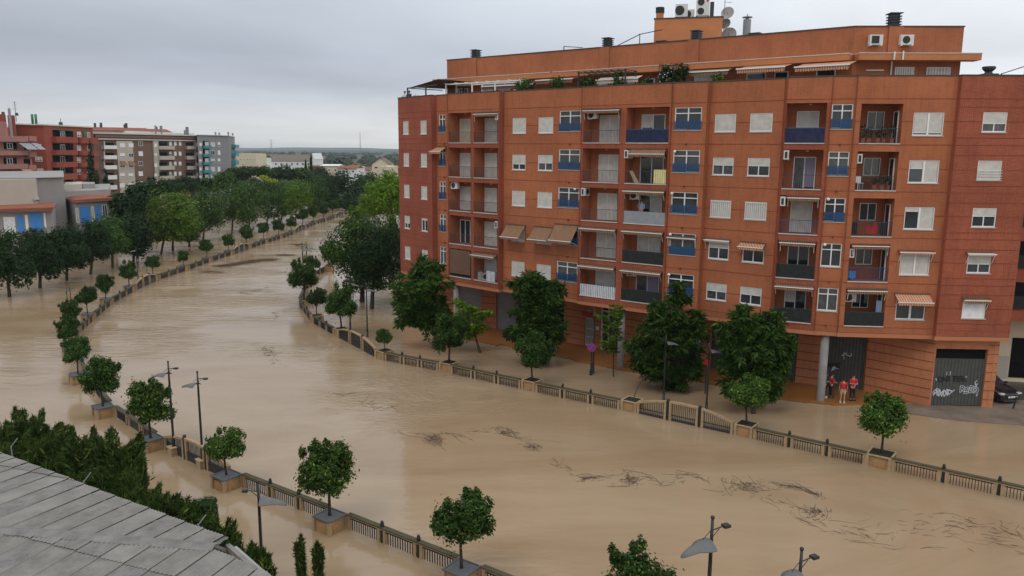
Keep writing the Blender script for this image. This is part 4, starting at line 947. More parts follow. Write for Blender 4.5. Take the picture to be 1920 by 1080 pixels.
# ------------------------------------------------------------------ river railings and gates
BAL = None
def baluster_mesh():
    global BAL
    if BAL is None:
        b = MB(dw=(0, 1)); b.box(-.017, .017, -.017, .017, -.9, .56); o = b.build('baluster', 'iron_black'); BAL = o.data; bpy.data.objects.remove(o)
    return BAL
def fence_stretch(A, B_, nsec, label, detail, side):
    d = (B_ - A); L_ = d.length; d.normalize(); rz = math.atan2(d.y, d.x)
    t = thing('river_railing', (0, 0, 0), label, 'railing', 'iron railings with stone piers along both banks')
    def M(): return MB(dw=(0, 1))
    b = M(); b.box(0, L_, -.13, .13, .68, .73); b.build('coping', 'coping_moss', t); b = M(); b.box(0, L_, -.085, .085, .601, .678); b.build('lintel', 'stone_tan' if detail else 'coping_moss', t)
    sec = L_ / nsec; balls = 0
    for i in range(nsec):
        u0, u1 = i * sec, (i + 1) * sec
        a = u0 + (.10 if i else .02); c = u1 - (.10 if i < nsec - 1 else .02)
        pw = .15 if detail else .10
        for (x0, x1) in ((a, a + pw), (c - pw, c)):
            b = M(); b.box(x0, x1, -.075, .075, -1.3, .598); b.build('stone_pier', 'stone_tan', t)
        b = M(); b.box(a + pw + .002, c - pw - .002, -.03, .03, .50, .54)
        n = max(4, int((c - a - .34) / .135))
        if not detail:
            for j in range(n): u = a + pw + (c - a - 2 * pw) * (j + .5) / n; b.box(u - .034, u + .034, -.018, .018, -.9, .5)
        b.build('rail' if detail else 'railing_bars', 'iron_black', t)
        if detail:
            for j in range(n):
                u = a + .17 + (c - a - .34) * (j + .5) / n; o = link('baluster', baluster_mesh(), None); o.parent = t; o.location = (u, 0, 0)
        if i < nsec - 1:
            b = M(); b.lathe((u1, 0, 0), [(.075, -1.3), (.075, .80), (.095, .82), (.095, .86), (.06, .88), (.075, .93), (.05, .98), (.01, 1.0)], 10); b.build('iron_post', 'iron_black', t, smooth=False)
    t.location = A; t.rotation_euler = (0, 0, rz)
    return t
def gate(A, B_, label, mode='R'):
    d = (B_ - A); L_ = d.length; d.normalize(); rz = math.atan2(d.y, d.x)
    t = thing('river_gate', (0, 0, 0), label, 'gate', 'arched gates in the river railings')
    def M(): return MB(dw=(0, 1))
    lo, hi = .78, 1.28; third = L_ / 3
    def top(u):   # one shallow arch over the whole gate
        x = (u / L_ - .5) * 2; return lo + (hi - lo) * (1 - abs(x) ** 2.2)
    for i in range(3):
        u0 = i * third + (.1 if i else .0); u1 = (i + 1) * third - (.1 if i < 2 else .0); lf = M(); n = 7
        lf.box(u0, u0 + .15, -.08, .08, -1.3, top(u0) - .02); lf.box(u1 - .15, u1, -.08, .08, -1.3, top(u1) - .02)
        for j in range(n):
            a = u0 + (u1 - u0) * j / n; c = u0 + (u1 - u0) * (j + 1) / n; za, zc_ = top(a), top(c)
            i0 = len(lf.v); lf.v += [(a, -.1, za - .12), (c, -.1, zc_ - .12), (c, .1, zc_ - .12), (a, .1, za - .12), (a, -.1, za), (c, -.1, zc_), (c, .1, zc_), (a, .1, za)]
            for q in ((0, 3, 2, 1), (4, 5, 6, 7), (0, 1, 5, 4), (1, 2, 6, 5), (2, 3, 7, 6), (3, 0, 4, 7)): lf.f.append(tuple(i0 + k for k in q)); lf.m.append(0)
        L1 = lf.build('gate_leaf', 'stone_tan', t)
        br = M(); k = max(5, int((u1 - u0 - .3) / .12))
        for j in range(k): u = u0 + .15 + (u1 - u0 - .3) * (j + .5) / k; br.box(u - .016, u + .016, -.016, .016, -.9, top(u) - .12)
        br.box(u0 + .15, u1 - .15, -.03, .03, .35, .39); br.build('gate_bars', 'iron_black', L1)
        pn = M(); pn.box(u0 + .152, u1 - .152, -.012, .012, -.9, .16 if mode == 'R' else .55); pn.build('kick_plate', 'metal_dark', L1)
        if i < 2: b = M(); b.lathe((u1 + .1, 0, 0), [(.09, -1.3), (.09, hi + .02), (.11, hi + .04), (.07, hi + .1), (.02, hi + .13)], 10); b.build('iron_post', 'iron_black', t)
    t.location = A; t.rotation_euler = (0, 0, rz)
    return t

# ------------------------------------------------------------------ banks
LEFT = [(865.5, 1063, 'p', 1.0, 2), (618.4, 964.5, 'p', 1.08, 1), (424.6, 889, 'p', .78, 4), (282, 820, 'p', 1.05, 1), (193, 760, 'p', 1.0, 0), (146, 700, 'p', .85, 2), (130, 650, 'p', .80, 3), (135, 612, 'p', .8, 0),
        (164, 587, 'p', .85, 2), (198, 559, 'p', .85, 0), (242, 535, 'p', .9, 3), (287, 515, 'p', .8, 2), (344, 497, 'p', .66, 0), (388, 482, 'p', .85, 2), (429, 469, 'p', .85, 0), (463, 458, 'p', 1.0, 3), (494, 448, 'p', .95, 2), (522, 440, 'p', .95, 0),
        (546, 432, 'p', .85, 3), (568, 422, 'p', 1.1, 2), (588, 414, 'p', 1.1, 0), (607, 409, 'p', 1.1, 3), (624, 403, 'p', 1.2, 2), (641, 398, 'p', 1.1, 0), (657, 391, 'p', 1.1, 3)]
RIGHT = [(1653, 848, 'p', 1.05, 1), (1400, 793, 'p', .95, 4), (1186, 748, 'd', 1, 0), (998, 711, 'p', 1.05, 3), (842, 678, 'p', 1.2, 0), (721, 656, 'p', .56, 2), (640, 615, 'p', 1.25, 3), (594, 590, 'p', .86, 2), (570, 561, 'p', 1.35, 3), (588, 515, 'p', .8, 2), (617, 499, 'p', 1.05, 0)]
def plan(nodes): return [G(x, y, .70) for x, y, *_ in nodes]
LP, RP = plan(LEFT), plan(RIGHT)
def smooth_dir(P, i):
    a = P[max(0, i - 1)]; c = P[min(len(P) - 1, i + 1)]; v = (c - a); v.z = 0; return v.normalized()
LGATES = {2, 10, 14, 18, 22}; RGATES = {1, 5}
LEXT = LP[0] + (LP[0] - LP[1]); REXT = RP[0] + (RP[0] - RP[1]) * 1.15
def build_bank(P, nodes, gates, side, ext, nm):
    sgn = 1 if side == 'L' else -1
    pts = [ext] + P; info = []
    for i in range(len(P)):
        v = smooth_dir(P, i) if i else (P[0] - ext).normalized()
        v.z = 0; v.normalize(); n = Vector((v.y, -v.x, 0)) * sgn      # towards the river
        info.append((v, n))
        rz = math.atan2(v.y, v.x)
        pl = Vector((P[i].x, P[i].y, 0))
        look = 'grey lidded' if side == 'L' else 'open earth filled'
        planter(side, pl, rz, f'tan stone planter, {ORD[i]} from the photo\'s {"bottom" if side == "L" else "right"} edge, {nm}')
        if side == 'L' and i in (2, 4):
            gb = MB((pl.x, pl.y, 0), (v.x, v.y), (-n.x, -n.y)); gb.wz = .495; rgg = random.Random(i)
            pts_ = [(-.36 + .06 * j, .52 + rgg.uniform(-.09, .09)) for j in range(13)]
            for p_, q_ in zip(pts_[:-1], pts_[1:]): gb.quad((p_[0], .50, p_[1]), (q_[0], .50, q_[1]), (q_[0], .50, q_[1] + .035), (p_[0], .50, p_[1] + .035))
            pt_ = [o_ for o_ in COL.objects if o_.name.startswith('planter') and o_.parent is None][-1]; gb.build('graffiti_tag', 'graffiti_black', pt_)
        nd = nodes[i]; hgt = .66
        if nd[2] == 'p':
            what = {0: 'dark round', 1: 'large bushy light-tipped', 2: 'dense dark', 3: 'dark slightly tall', 4: 'leafy bright'}[nd[4]]
            citrus(Vector((pl.x, pl.y, hgt)), nd[3], i * 1.7 + (0 if side == 'L' else .9), nd[4], f'{what} orange tree in the {ORD[i]} planter from the {"bottom" if side == "L" else "right"} edge, {nm}')
        info[-1] += (pl + n * .52,)
    # railing runs between neighbouring planters
    for i in range(len(P) - 1):
        v0, n0, f0 = info[i]; v1, n1, f1 = info[i + 1]; dd = (f1 - f0); L_ = dd.length; dd.normalize(); A = f0 + dd * .62; B_ = f1 - dd * .62
        if i in gates: gate(A, B_, f'arched three-leaf gate between the {ORD[i]} and {ORD[i+1]} planters of the {nm}', side)
        else:
            ns = 3 if (L_ > 5.2 and (B_ - A).length > 4) else (2 if L_ > 3 else 1)
            fence_stretch(A, B_, ns, f'railing run between the {ORD[i]} and {ORD[i+1]} planters of the {nm}', f0.length < 60 and L_ > 3, side)
    v0, n0, f0 = info[0]; e = Vector((ext.x, ext.y, 0)) + n0 * .52; dd = (e - f0).normalized()
    fence_stretch(f0 + dd * .62, e - dd * .62, 3, f'railing run leaving the frame at the photo\'s {"bottom" if side == "L" else "right"} edge', True, side)
    return info
planter('L', (LEXT.x, LEXT.y, 0), .6, 'tan stone planter just below the photo\'s bottom edge, left bank'); citrus(Vector((LEXT.x, LEXT.y, .66)), 1.0, 2.2, 3, 'open topped orange tree cut off by the bottom edge left of the lamps')
LI = build_bank(LP, LEFT, LGATES, 'L', LEXT, 'left bank')
RI = build_bank(RP, RIGHT, RGATES, 'R', REXT, 'right bank')
# right bank goes on behind the big trees
prev = RI[-1][2]
for i, (x, y) in enumerate(((640, 484), (662, 462), (690, 436), (712, 412))):
    q = G(x, y, 0)
    fence_stretch(prev, q, 3 if i < 2 else 6, f'railing run behind the big trees of the right bank, {["nearest", "second", "third", "farthest"][i]}', False, 'R'); prev = q
# wilted sapling
p = RP[2]; t = thing('dead_sapling', (p.x, p.y, .6), 'thin wilted brown sapling leaning right in a planter beside the arched gate', 'sapling')
b = MB(); pts = [Vector((p.x, p.y, .6)), Vector((p.x + .25, p.y, 1.3)), Vector((p.x + .5, p.y, 1.9)), Vector((p.x + .95, p.y, 2.35))]; b.path(pts, [.03, .026, .02, .01], 6)
rg = random.Random(3)
for i in range(16): a_ = pts[1 + i % 2].lerp(pts[2 + i % 2], rg.random()); b.tube(a_, a_ + Vector((rg.uniform(-.35, .45), rg.uniform(-.3, .3), rg.uniform(-.3, .25))), .010, .004, 4)
b.build('stem', 'bark', t); q = pts[2]; crown('withered_leaves', [(q.x + .15, q.y, q.z, .4, .3, .4)], 90, .12, .03, 'reed', 5, t)

# ------------------------------------------------------------------ street lamps
def lamp_proto():
    t = thing('street_lamp', (0, 0, 0), '-', 'street lamp', 'tall dark street lamps with wing shaped reflectors'); b = MB()
    b.path([(0, 0, -1.2), (0, 0, .5), (0, 0, .9), (0, 0, 4.0), (0, 0, 5.3)], [.10, .10, .065, .055, .04], 10); b.tube((0, 0, 5.3), (0, 0, 5.36), .055); b.build('pole', 'iron_black', t, smooth=True)
    # curved pointed wing: shallow shell
    b = MB(); n = 10; m_ = 6
    def wp(s_, k, off): # s_ 0..1 outwards, k -1..1 across
        wdt = .36 * (1 - s_) ** .55 * (.75 + .6 * math.sin(math.pi * min(1, s_ * 1.6 + .2)) * .5) + .012
        return Vector((.06 + s_ * .95, k * wdt, 4.72 - .05 * s_ - .18 * (k * k) * (1 - s_ * .6) - .22 * s_ * s_ + off))
    for off, rev in ((0, 0), (-.022, 1)):
        for i in range(n):
            for j in range(m_):
                q = [wp(i / n, -1 + 2 * j / m_, off), wp((i + 1) / n, -1 + 2 * j / m_, off), wp((i + 1) / n, -1 + 2 * (j + 1) / m_, off), wp(i / n, -1 + 2 * (j + 1) / m_, off)]
                b.face(q[::-1] if rev else q)
    b.build('reflector', 'lamp_shade', t, smooth=True)
    b = MB(); b.tube((0, 0, 4.95), (-.42, 0, 5.0), .02, n=6); b.tube((0, 0, 4.72), (-.25, 0, 4.95), .012, n=5); b.tube((.0, 0, 5.0), (.3, 0, 4.74), .01, n=5); b.build('arm', 'iron_black', t)
    b = MB(dw=(0, 1)); b.box(-.58, -.38, -.09, .09, 4.95, 5.03); b.build('lamp_head', 'iron_black', t)
    return t
LAMP = lamp_proto(); lamp_used = False
def lamp(loc, rz, label, s=1.0):
    global lamp_used
    if not lamp_used: lamp_used = True; LAMP.location = loc; LAMP.rotation_euler = (0, 0, rz); LAMP['label'] = label; LAMP.scale = (s, s, s); return
    copy_thing(LAMP, loc, rz, label, None, (s, s, s))
def lamp_px(x, y, rz, label, ytop=None, xtop=None):
    p = G(x, y, 0); s = 1.0
    if ytop is not None: s = at(xtop or x, ytop, p.y).z / 5.33
    lamp(p, rz, label, s); return p
def pot(p, label):
    t = thing('lamp_base', (0, 0, 0), label, 'stone base', 'square stone bases round the lamp feet'); b = MB(dw=(0, 1)); b.box(-.26, .26, -.26, .26, -1.2, .42); b.build('block', 'stone_tan', t)
    b = MB(dw=(0, 1)); b.box(-.3, .3, -.3, .3, .423, .48); b.build('cap', 'stone_tan_light', t); t.location = p; t.rotation_euler = (0, 0, .8)
p = lamp_px(327, 852, R(165), 'street lamp nearer the left edge of the pair beside the near arched gate', 678, 313); pot(p, 'tan stone base of the left lamp of the pair by the near gate')
p = lamp_px(381, 876, R(165), 'right lamp of the pair beside the near arched gate', 697, 366); pot(p, 'tan stone base of the right lamp of the pair by the near gate')
lamp_px(496, 1150, R(5), 'street lamp standing close to the corrugated roof corner', 903, 474)
lamp_px(1318, 1300, R(205), 'street lamp rising from the bottom edge right of centre', 970, 1330); lamp_px(1478, 1360, R(205), 'partly cropped street lamp at the bottom edge right of the other', 1029, 1499)
lamp_px(130, 604, R(180), 'far street lamp above the left bank trees, left one of the pair', 540, 124); lamp_px(136, 600, R(180), 'far street lamp above the left bank trees, right one of the pair', 536, 128)
lamp_px(259, 523, R(180), 'slim street lamp left of the second arched gate on the left bank', 462, 256); lamp_px(276, 512, R(180), 'slim street lamp behind the second arched gate on the left bank', 470, 275)
lamp_px(440, 462, R(180), 'slim far street lamp at the third arched gate of the left bank', 430, 439); lamp_px(453, 454, R(180), 'slim far street lamp just right of the third arched gate', 428, 452)
lamp_px(570, 548, R(0), 'left street lamp of the pair rising from the dark tree in mid river bend', 455, 568); lamp_px(577, 540, R(20), 'right street lamp of the pair rising behind the mid river bend tree', 453, 575)
lamp_px(657, 617, R(5), 'street lamp behind the bushy planter tree at the river bend', 520, 655); lamp_px(689, 632, R(5), 'street lamp standing behind the right bank bend gate', 530, 687)
lamp_px(1244, 750, R(10), 'street lamp behind the left leaf of the right bank gate', 626, 1249); lamp_px(1324, 772, R(10), 'street lamp behind the right leaf of the right bank gate', 640, 1332)
lamp_px(1112, 700, R(10), 'street lamp in front of the glazed entrance', 575, 1110)

# ------------------------------------------------------------------ trees on the banks and streets
def px_lobes(base, lob, seed, depth=1.0, dz=0):
    """photo outlines of crown lumps -> real lumps around the tree's own axis"""
    rg = random.Random(seed); out = []
    for (x, y, rx, ry) in lob:
        off = rg.uniform(-.5, .5) * depth; Y = base.y + off; c = at(x, y, Y); k = Y / FPX
        out.append((c.x, c.y, c.z + dz, rx * k, (rx * k + ry * k) / 2 * .95, ry * k))
    return out
def tree(name, bpx, lob, m, label, seed, n=6000, ln=.22, wd=.12, fan=False, trunk=.16, group=None, depth=1.2, lean=None, base=None, stems=1, extra=None, kper=34):
    B0 = base or G(*bpx, 0); t = thing(name, (B0.x, B0.y, 0), label, 'tree', group)
    rg = random.Random(seed)
    if fan: lob = [(x, y, rx * .86, ry * .88) for x, y, rx, ry in lob] + [(x + rx * math.cos(a_), y + ry * math.sin(a_) * .95, rg.uniform(5, 9), rg.uniform(4, 7)) for x, y, rx, ry in lob for a_ in (rg.uniform(0, 6.28), rg.uniform(3.3, 6.1))]
    L_ = px_lobes(B0, lob, seed, depth)
    b = MB(); cx = sum(l[0] * l[3] for l in L_) / sum(l[3] for l in L_); cz = sum(l[2] * l[3] for l in L_) / sum(l[3] for l in L_); zlow = min(l[2] - l[5] for l in L_)
    zf = max(.6, zlow + .3)
    for s_ in range(stems):
        ox = (s_ - (stems - 1) / 2) * trunk * 3.2
        P0 = Vector((B0.x + ox, B0.y, -1.2)); P1 = Vector((B0.x + ox, B0.y, 0)); P2 = Vector((B0.x + ox + (cx - B0.x) * .35 + rg.uniform(-.1, .1), B0.y + rg.uniform(-.15, .15), zf)); P3 = Vector((cx, B0.y, max(zf + .3, cz)))
        b.path([P0, P1, P2, P3], [trunk * 1.15, trunk, trunk * .8, trunk * .4], 8)
        for l in L_: 
            q = P2.lerp(P3, rg.uniform(0, .6)); b.path([q, q.lerp(Vector(l[:3]), .55) + Vector((0, 0, .1)), Vector(l[:3])], [trunk * .42, trunk * .28, trunk * .1], 6)
    b.build('trunk', 'bark', t, smooth=True)
    if fan: fan_crown('crown', L_, n, m, seed, t, ln=ln, wd=wd)
    else: crown('crown', L_, n, ln, wd, m, seed, t, kper=kper)
    return t
GS = 'street trees growing along the flooded promenade'
tree('street_tree', (822, 655), [(795, 530, 48, 38), (770, 570, 34, 34), (812, 585, 34, 45), (800, 505, 30, 22), (755, 545, 18, 18), (760, 602, 14, 8), (785, 600, 12, 10), (835, 600, 22, 26)], 'leaf_mid', 'dark feathery street tree leaning left in front of the left end of the brick block', 31, 2600, .5, .12, True, .12, GS)
tree('street_tree', (900, 662), [(870, 580, 20, 24), (888, 600, 24, 20), (860, 605, 22, 20), (905, 590, 14, 8), (875, 622, 20, 16), (845, 610, 18, 18)], 'leaf_bright', 'bright yellow-green young street tree with two thin crossed trunks', 32, 420, .42, .12, True, .05, GS, stems=2)
tree('street_tree', (1006, 690), [(985, 545, 28, 34), (1030, 560, 28, 48), (1005, 590, 42, 40), (990, 625, 36, 30), (1030, 620, 32, 30), (1010, 655, 32, 22), (1042, 545, 14, 14), (1005, 520, 16, 12)], 'leaf_mid', 'tall twin-topped dark street tree before the grey arcade column', 33, 3000, .5, .12, True, .13, GS)
tree('street_tree', (1150, 706), [(1148, 596, 22, 24), (1140, 640, 22, 22), (1152, 620, 16, 16), (1160, 590, 12, 16), (1146, 655, 16, 8)], 'leaf_bright', 'slender bright green street tree left of the grey column near the entrance', 34, 500, .22, .09, True, .05, GS)
tree('street_tree', (1280, 735), [(1245, 625, 44, 46), (1215, 660, 36, 36), (1285, 640, 40, 44), (1275, 555, 20, 24), (1250, 590, 30, 30), (1300, 605, 22, 24), (1240, 690, 38, 24), (1290, 690, 28, 20), (1262, 715, 22, 10)], 'leaf_mid', 'broad dark street tree with a curved trunk and a tuft above', 35, 3600, .5, .12, True, .17, GS)
tree('street_tree', (1412, 775), [(1410, 640, 52, 44), (1380, 620, 36, 30), (1440, 615, 36, 32), (1465, 655, 26, 30), (1420, 690, 58, 36), (1385, 670, 40, 34), (1395, 595, 26, 22), (1440, 720, 36, 26), (1370, 725, 16, 16)], 'leaf_mid', 'broad dark street tree shading the arcade behind the light planter tree', 36, 4000, .5, .12, True, .17, GS)
tree('street_tree', (679, 566), [(690, 440, 60, 42), (640, 460, 34, 34), (720, 470, 40, 40), (665, 425, 32, 24), (700, 500, 44, 36), (650, 490, 34, 28), (735, 440, 22, 34), (668, 530, 26, 22), (620, 470, 18, 22)], 'leaf_mid', 'huge spreading dark tree at the left end of the brick block', 37, 15000, .30, .17, False, .30, GS, depth=3, kper=60)
tree('street_tree', (697, 579), [(705, 470, 42, 50), (735, 500, 22, 36), (690, 520, 30, 26), (715, 535, 20, 12), (680, 480, 30, 30)], 'leaf_dark', 'second big dark tree standing just right of the huge spreading one', 38, 8000, .28, .15, False, .24, GS, depth=2, kper=50)
tree('willow_tree', None, [(715, 370, 34, 32), (735, 350, 26, 28), (700, 385, 26, 20), (738, 380, 22, 34), (690, 375, 18, 14)], 'leaf_bright', 'pale yellow-green willow beside the left wall of the brick block', 39, 7000, .5, .16, False, .3, None, base=Vector((-16.5, 116, 0)), depth=3)
tree('willow_tree', None, [(715, 355, 26, 24), (735, 345, 20, 20), (728, 370, 20, 16)], 'leaf_bright', 'farther pale willow peeking between the big tree and the brick block', 40, 4000, .6, .2, False, .3, None, base=Vector((-18, 140, 0)), depth=3)
GL = 'row of promenade trees along the left bank'
rows = [
 ((18, 556), [(15, 480, 44, 40), (-20, 500, 40, 40), (40, 510, 30, 30), (10, 450, 30, 20)], 'leaf_dark', 'dark promenade tree cropped by the left edge of the photo'),
 ((75, 540), [(85, 465, 32, 34), (70, 490, 32, 26), (95, 500, 22, 22), (60, 450, 24, 22)], 'leaf_dark', 'dark promenade tree in front of the left blue-panelled bay'),
 ((125, 526), [(130, 455, 28, 34), (140, 480, 28, 26), (118, 488, 22, 22), (112, 445, 18, 20)], 'leaf_dark', 'dark promenade tree between the two blue-panelled bays'),
 ((170, 514), [(178, 440, 26, 30), (170, 465, 26, 28), (190, 465, 18, 20)], 'leaf_dark', 'dark promenade tree under the right blue-panelled bay'),
 ((211, 502), [(212, 430, 30, 28), (222, 455, 24, 22), (200, 450, 20, 18)], 'leaf_mid', 'promenade tree with a curved trunk right of the blue-panelled building'),
 ((250, 495), [(255, 435, 26, 32), (262, 455, 22, 22), (245, 460, 20, 20)], 'leaf_dark', 'dark narrow promenade tree left of the big light green one'),
 ((302, 477), [(310, 395, 58, 38), (280, 415, 36, 36), (350, 410, 30, 34), (320, 430, 44, 24), (335, 375, 28, 18)], 'leaf_bright', 'big light green round promenade tree'),
 ((324, 470), [(325, 420, 28, 26), (345, 430, 24, 22), (300, 435, 22, 18)], 'leaf_mid', 'promenade tree half hidden under the big light green one'),
 ((355, 462), [(360, 420, 22, 22), (350, 438, 18, 14)], 'leaf_mid', 'small promenade tree just right of the big light green one'),
 ((381, 450), [(388, 385, 34, 30), (398, 410, 26, 24), (372, 405, 22, 22)], 'leaf_mid', 'round mid green promenade tree left of the dark pair'),
 ((435, 437), [(435, 375, 34, 34), (455, 390, 26, 28), (420, 400, 20, 20)], 'leaf_mid', 'dark green promenade tree before the grey apartment block'),
 ((467, 427), [(465, 365, 34, 30), (480, 385, 28, 28), (460, 400, 24, 20)], 'leaf_mid', 'full dark green promenade tree right of the grey apartment block'),
 ((500, 421), [(500, 365, 32, 30), (512, 385, 24, 26)], 'leaf_mid', 'promenade tree with one yellowing side branch'),
 ((527, 412), [(528, 365, 28, 28), (540, 385, 20, 22)], 'leaf_mid', 'promenade tree left of the yellow-edged one'),
 ((554, 421), [(556, 365, 28, 28), (570, 375, 16, 22), (545, 385, 22, 22)], 'leaf_bright', 'yellow-edged light green promenade tree'),
 ((576, 395), [(595, 355, 26, 26), (585, 375, 22, 18)], 'leaf_mid', 'grey-green promenade tree right of the yellow-edged one'),
 ((605, 390), [(612, 352, 22, 24), (620, 370, 16, 16)], 'leaf_dark', 'last dark promenade tree before the river narrows'),
]
for i, (bp, lob, m, lab) in enumerate(rows):
    tree('promenade_tree', bp, lob, m, lab, 50 + i, 6500 if i < 9 else 4200, .34 if i < 5 else .42, .18 if i < 5 else .24, False, .2, GL, depth=3, kper=44)
tree('promenade_tree', None, [(508, 340, 11, 5), (495, 333, 9, 4)], 'leaf_yellow', 'yellow flowering spray on top of the dark green promenade trees', 90, 700, .4, .25, False, .1, None, base=Vector((-52, 175, 0)), depth=1)
GB = 'trees standing behind the promenade row'
back = [((250, 380), 118, [(250, 375, 30, 26), (230, 400, 24, 30), (262, 360, 22, 14)], 'leaf_dark', 'dark tree behind the right blue-panelled bay'),
 ((290, 350), 170, [(290, 352, 34, 16), (265, 362, 28, 18), (320, 350, 24, 14)], 'leaf_dark', 'low wide dark tree below the beige and brown apartment block'),
 ((330, 345), 180, [(335, 348, 26, 12), (355, 345, 20, 14)], 'leaf_dark', 'dark tree left of the palm'),
 ((405, 350), 190, [(405, 345, 28, 14), (420, 335, 20, 12)], 'leaf_mid', 'dark tree right of the palm'),
 ((430, 330), 230, [(432, 335, 22, 14), (455, 325, 20, 10)], 'leaf_dark', 'reddish dark tree below the grey apartment block'),
 ((470, 325), 250, [(470, 322, 30, 9), (495, 322, 20, 10), (445, 322, 20, 10)], 'leaf_mid', 'long dark treetop line before the cream building'),
 ((520, 325), 260, [(520, 325, 24, 10), (545, 328, 20, 9)], 'leaf_dark', 'dark treetops before the warehouse'),
 ((560, 325), 280, [(560, 326, 20, 10), (575, 330, 14, 10)], 'leaf_mid', 'mid green treetop before the orange house'),
 ((630, 345), 270, [(625, 350, 24, 26), (640, 340, 18, 22), (610, 335, 16, 14)], 'leaf_dark', 'tall very dark tree mass at the river end'),
 ((610, 335), 300, [(600, 330, 16, 16), (585, 340, 14, 14)], 'leaf_dark', 'dark tree before the orange house'),
 ((690, 345), 290, [(690, 340, 26, 20), (680, 350, 20, 14), (710, 348, 16, 12)], 'leaf_mid', 'round dark green tree on the lawn by the far houses'),
 ((670, 375), 215, [(655, 375, 12, 14), (668, 365, 10, 12), (660, 385, 16, 10)], 'leaf_dark', 'small dark trees at the end of the river'),
 ((210, 400), 125, [(235, 395, 20, 24), (215, 385, 14, 20)], 'leaf_mid', 'leafy tree at the corner of the blue-panelled building'),
 ((680, 400), 150, [(672, 398, 16, 12), (690, 395, 18, 14)], 'leaf_bright', 'low bright tree at the right river end')]
for i, (bp, Y, lob, m, lab) in enumerate(back):
    c = at(bp[0], bp[1], Y); k = .35 + Y / 500
    tree('background_tree', None, lob, m, lab, 120 + i, 2600, k, k * .6, False, .22, GB, base=Vector((c.x, Y, 0)), depth=4)
# cypresses
def cypress(px, py_top, Y, py_bot, wpx, lab, m='leaf_dark', n=2600):
    top = at(px, py_top, Y); lo = at(px, py_bot, Y); hh = top.z; rr = wpx * Y / FPX / 2
    t = thing('cypress_tree', (top.x, Y, 0), lab, 'cypress', 'slim cypresses among the far trees'); b = MB(); b.tube((top.x, Y, -1), (top.x, Y, hh * .8), .2, .06); b.build('trunk', 'bark', t)
    lobes = [(top.x + random.uniform(-.2, .2) * rr, Y, hh * f, rr * g, rr * g, hh * .13) for f, g in ((.18, .9), (.32, 1), (.48, .9), (.63, .75), (.78, .5), (.9, .28))]
    crown('crown', lobes, n, .3 + Y / 700, .16 + Y / 1200, m, int(px), t)
cypress(168, 270, 150, 400, 26, 'tall dark cypress against the red apartment building'); cypress(197, 318, 160, 400, 18, 'shorter cypress right of the tall dark one'); cypress(583, 291, 300, 330, 8, 'slim cypress left of the orange house'); cypress(573, 300, 300, 330, 7, 'small slim cypress before the warehouse gable')
# palm
def palm():
    Y = 185; c = at(375, 352, Y); t = thing('palm_tree', (c.x, Y, 0), 'palm with a spiky round crown before the brown and beige block', 'palm'); b = MB(); b.path([(c.x, Y, -1), (c.x, Y, c.z * .5), (c.x, Y, c.z)], [.4, .35, .45], 10); b.build('trunk', 'bark', t)
    for i in range(34):
        an = i * 2.4; e = R(75 - 110 * (i / 34)); b = MB(); prev = None; L_ = 3.6
        for j in range(6):
            s_ = j / 5; r = L_ * s_ * math.cos(e); z = L_ * s_ * math.sin(e) - 1.3 * s_ * s_; w = .5 * math.sin(math.pi * min(.98, s_ * .9 + .1)) + .03
            P = Vector((c.x + math.cos(an) * r, Y + math.sin(an) * r, c.z + z)); q = Vector((-math.sin(an), math.cos(an), 0)) * w; cur = (P - q + Vector((0, 0, -.2 * w)), P, P + q + Vector((0, 0, -.2 * w)))
            if prev: b.face([prev[0], cur[0], cur[1], prev[1]]); b.face([prev[1], cur[1], cur[2], prev[2]])
            prev = cur
        b.build('frond', 'leaf_dark', t)
palm()
# ------------------------------------------------------------------ far apartment blocks (built where they stand, 95-300 m away)
class Facade:
    """vertical wall between two photo columns; plan ends from given distances"""
    def __init__(s, px0, Y0, px1, Y1):
        a, c = at(px0, 300, Y0), at(px1, 300, Y1); s.a = Vector((a.x, a.y, 0)); s.d = Vector((c.x - a.x, c.y - a.y, 0)); s.L = s.d.length; s.d.normalize(); s.n = Vector((s.d.y, -s.d.x, 0))
    def mb(s): return MB(s.a, (s.d.x, s.d.y))
    def uz(s, px, py):
        r = ray(px, py); t = (s.a.x * s.n.x + s.a.y * s.n.y) / (r[0] * s.n.x + r[1] * s.n.y); return (Vector((r[0] * t, r[1] * t, 0)) - s.a).dot(s.d), ZC + r[2] * t
def fbox(F, par, name, m, x0, y0, x1, y1, w0, w1, uw=None):
    u0, z1 = F.uz(x0, y0); u1, z0 = F.uz(x1, y1); b = F.mb(); b.box(min(u0, u1), max(u0, u1), w0, w1, min(z0, z1), max(z0, z1)); return b.build(name, m, par)
def fwin(F, par, x0, y0, x1, y1, m='shutter', w=.0, frame=True, lab=None):
    u0, z1 = F.uz(x0, y0); u1, z0 = F.uz(x1, y1); b = F.mb(); t = .09
    b.box(u0, u0 + t, w + .003, w + .07, z0, z1); b.box(u1 - t, u1, w + .003, w + .07, z0, z1); b.box(u0 + t, u1 - t, w + .003, w + .07, z0, z0 + t); b.box(u0 + t, u1 - t, w + .003, w + .07, z1 - t, z1); b.box((u0 + u1) / 2 - .04, (u0 + u1) / 2 + .04, w + .003, w + .065, z0 + t, z1 - t)
    o = b.build('window', 'white_frame', par); g = F.mb(); g.box(u0 + t, u1 - t, w + .004, w + .03, z0 + t, z1 - t); g.build('pane', 'glass', o)
    if m != 'glass': g = F.mb(); f = random.choice((1, 1, .6, .8)); g.box(u0 + t, u1 - t, w + .032, w + .055, z1 - t - (z1 - z0 - 2 * t) * f, z1 - t); g.build('shutter', m, o)
    return o
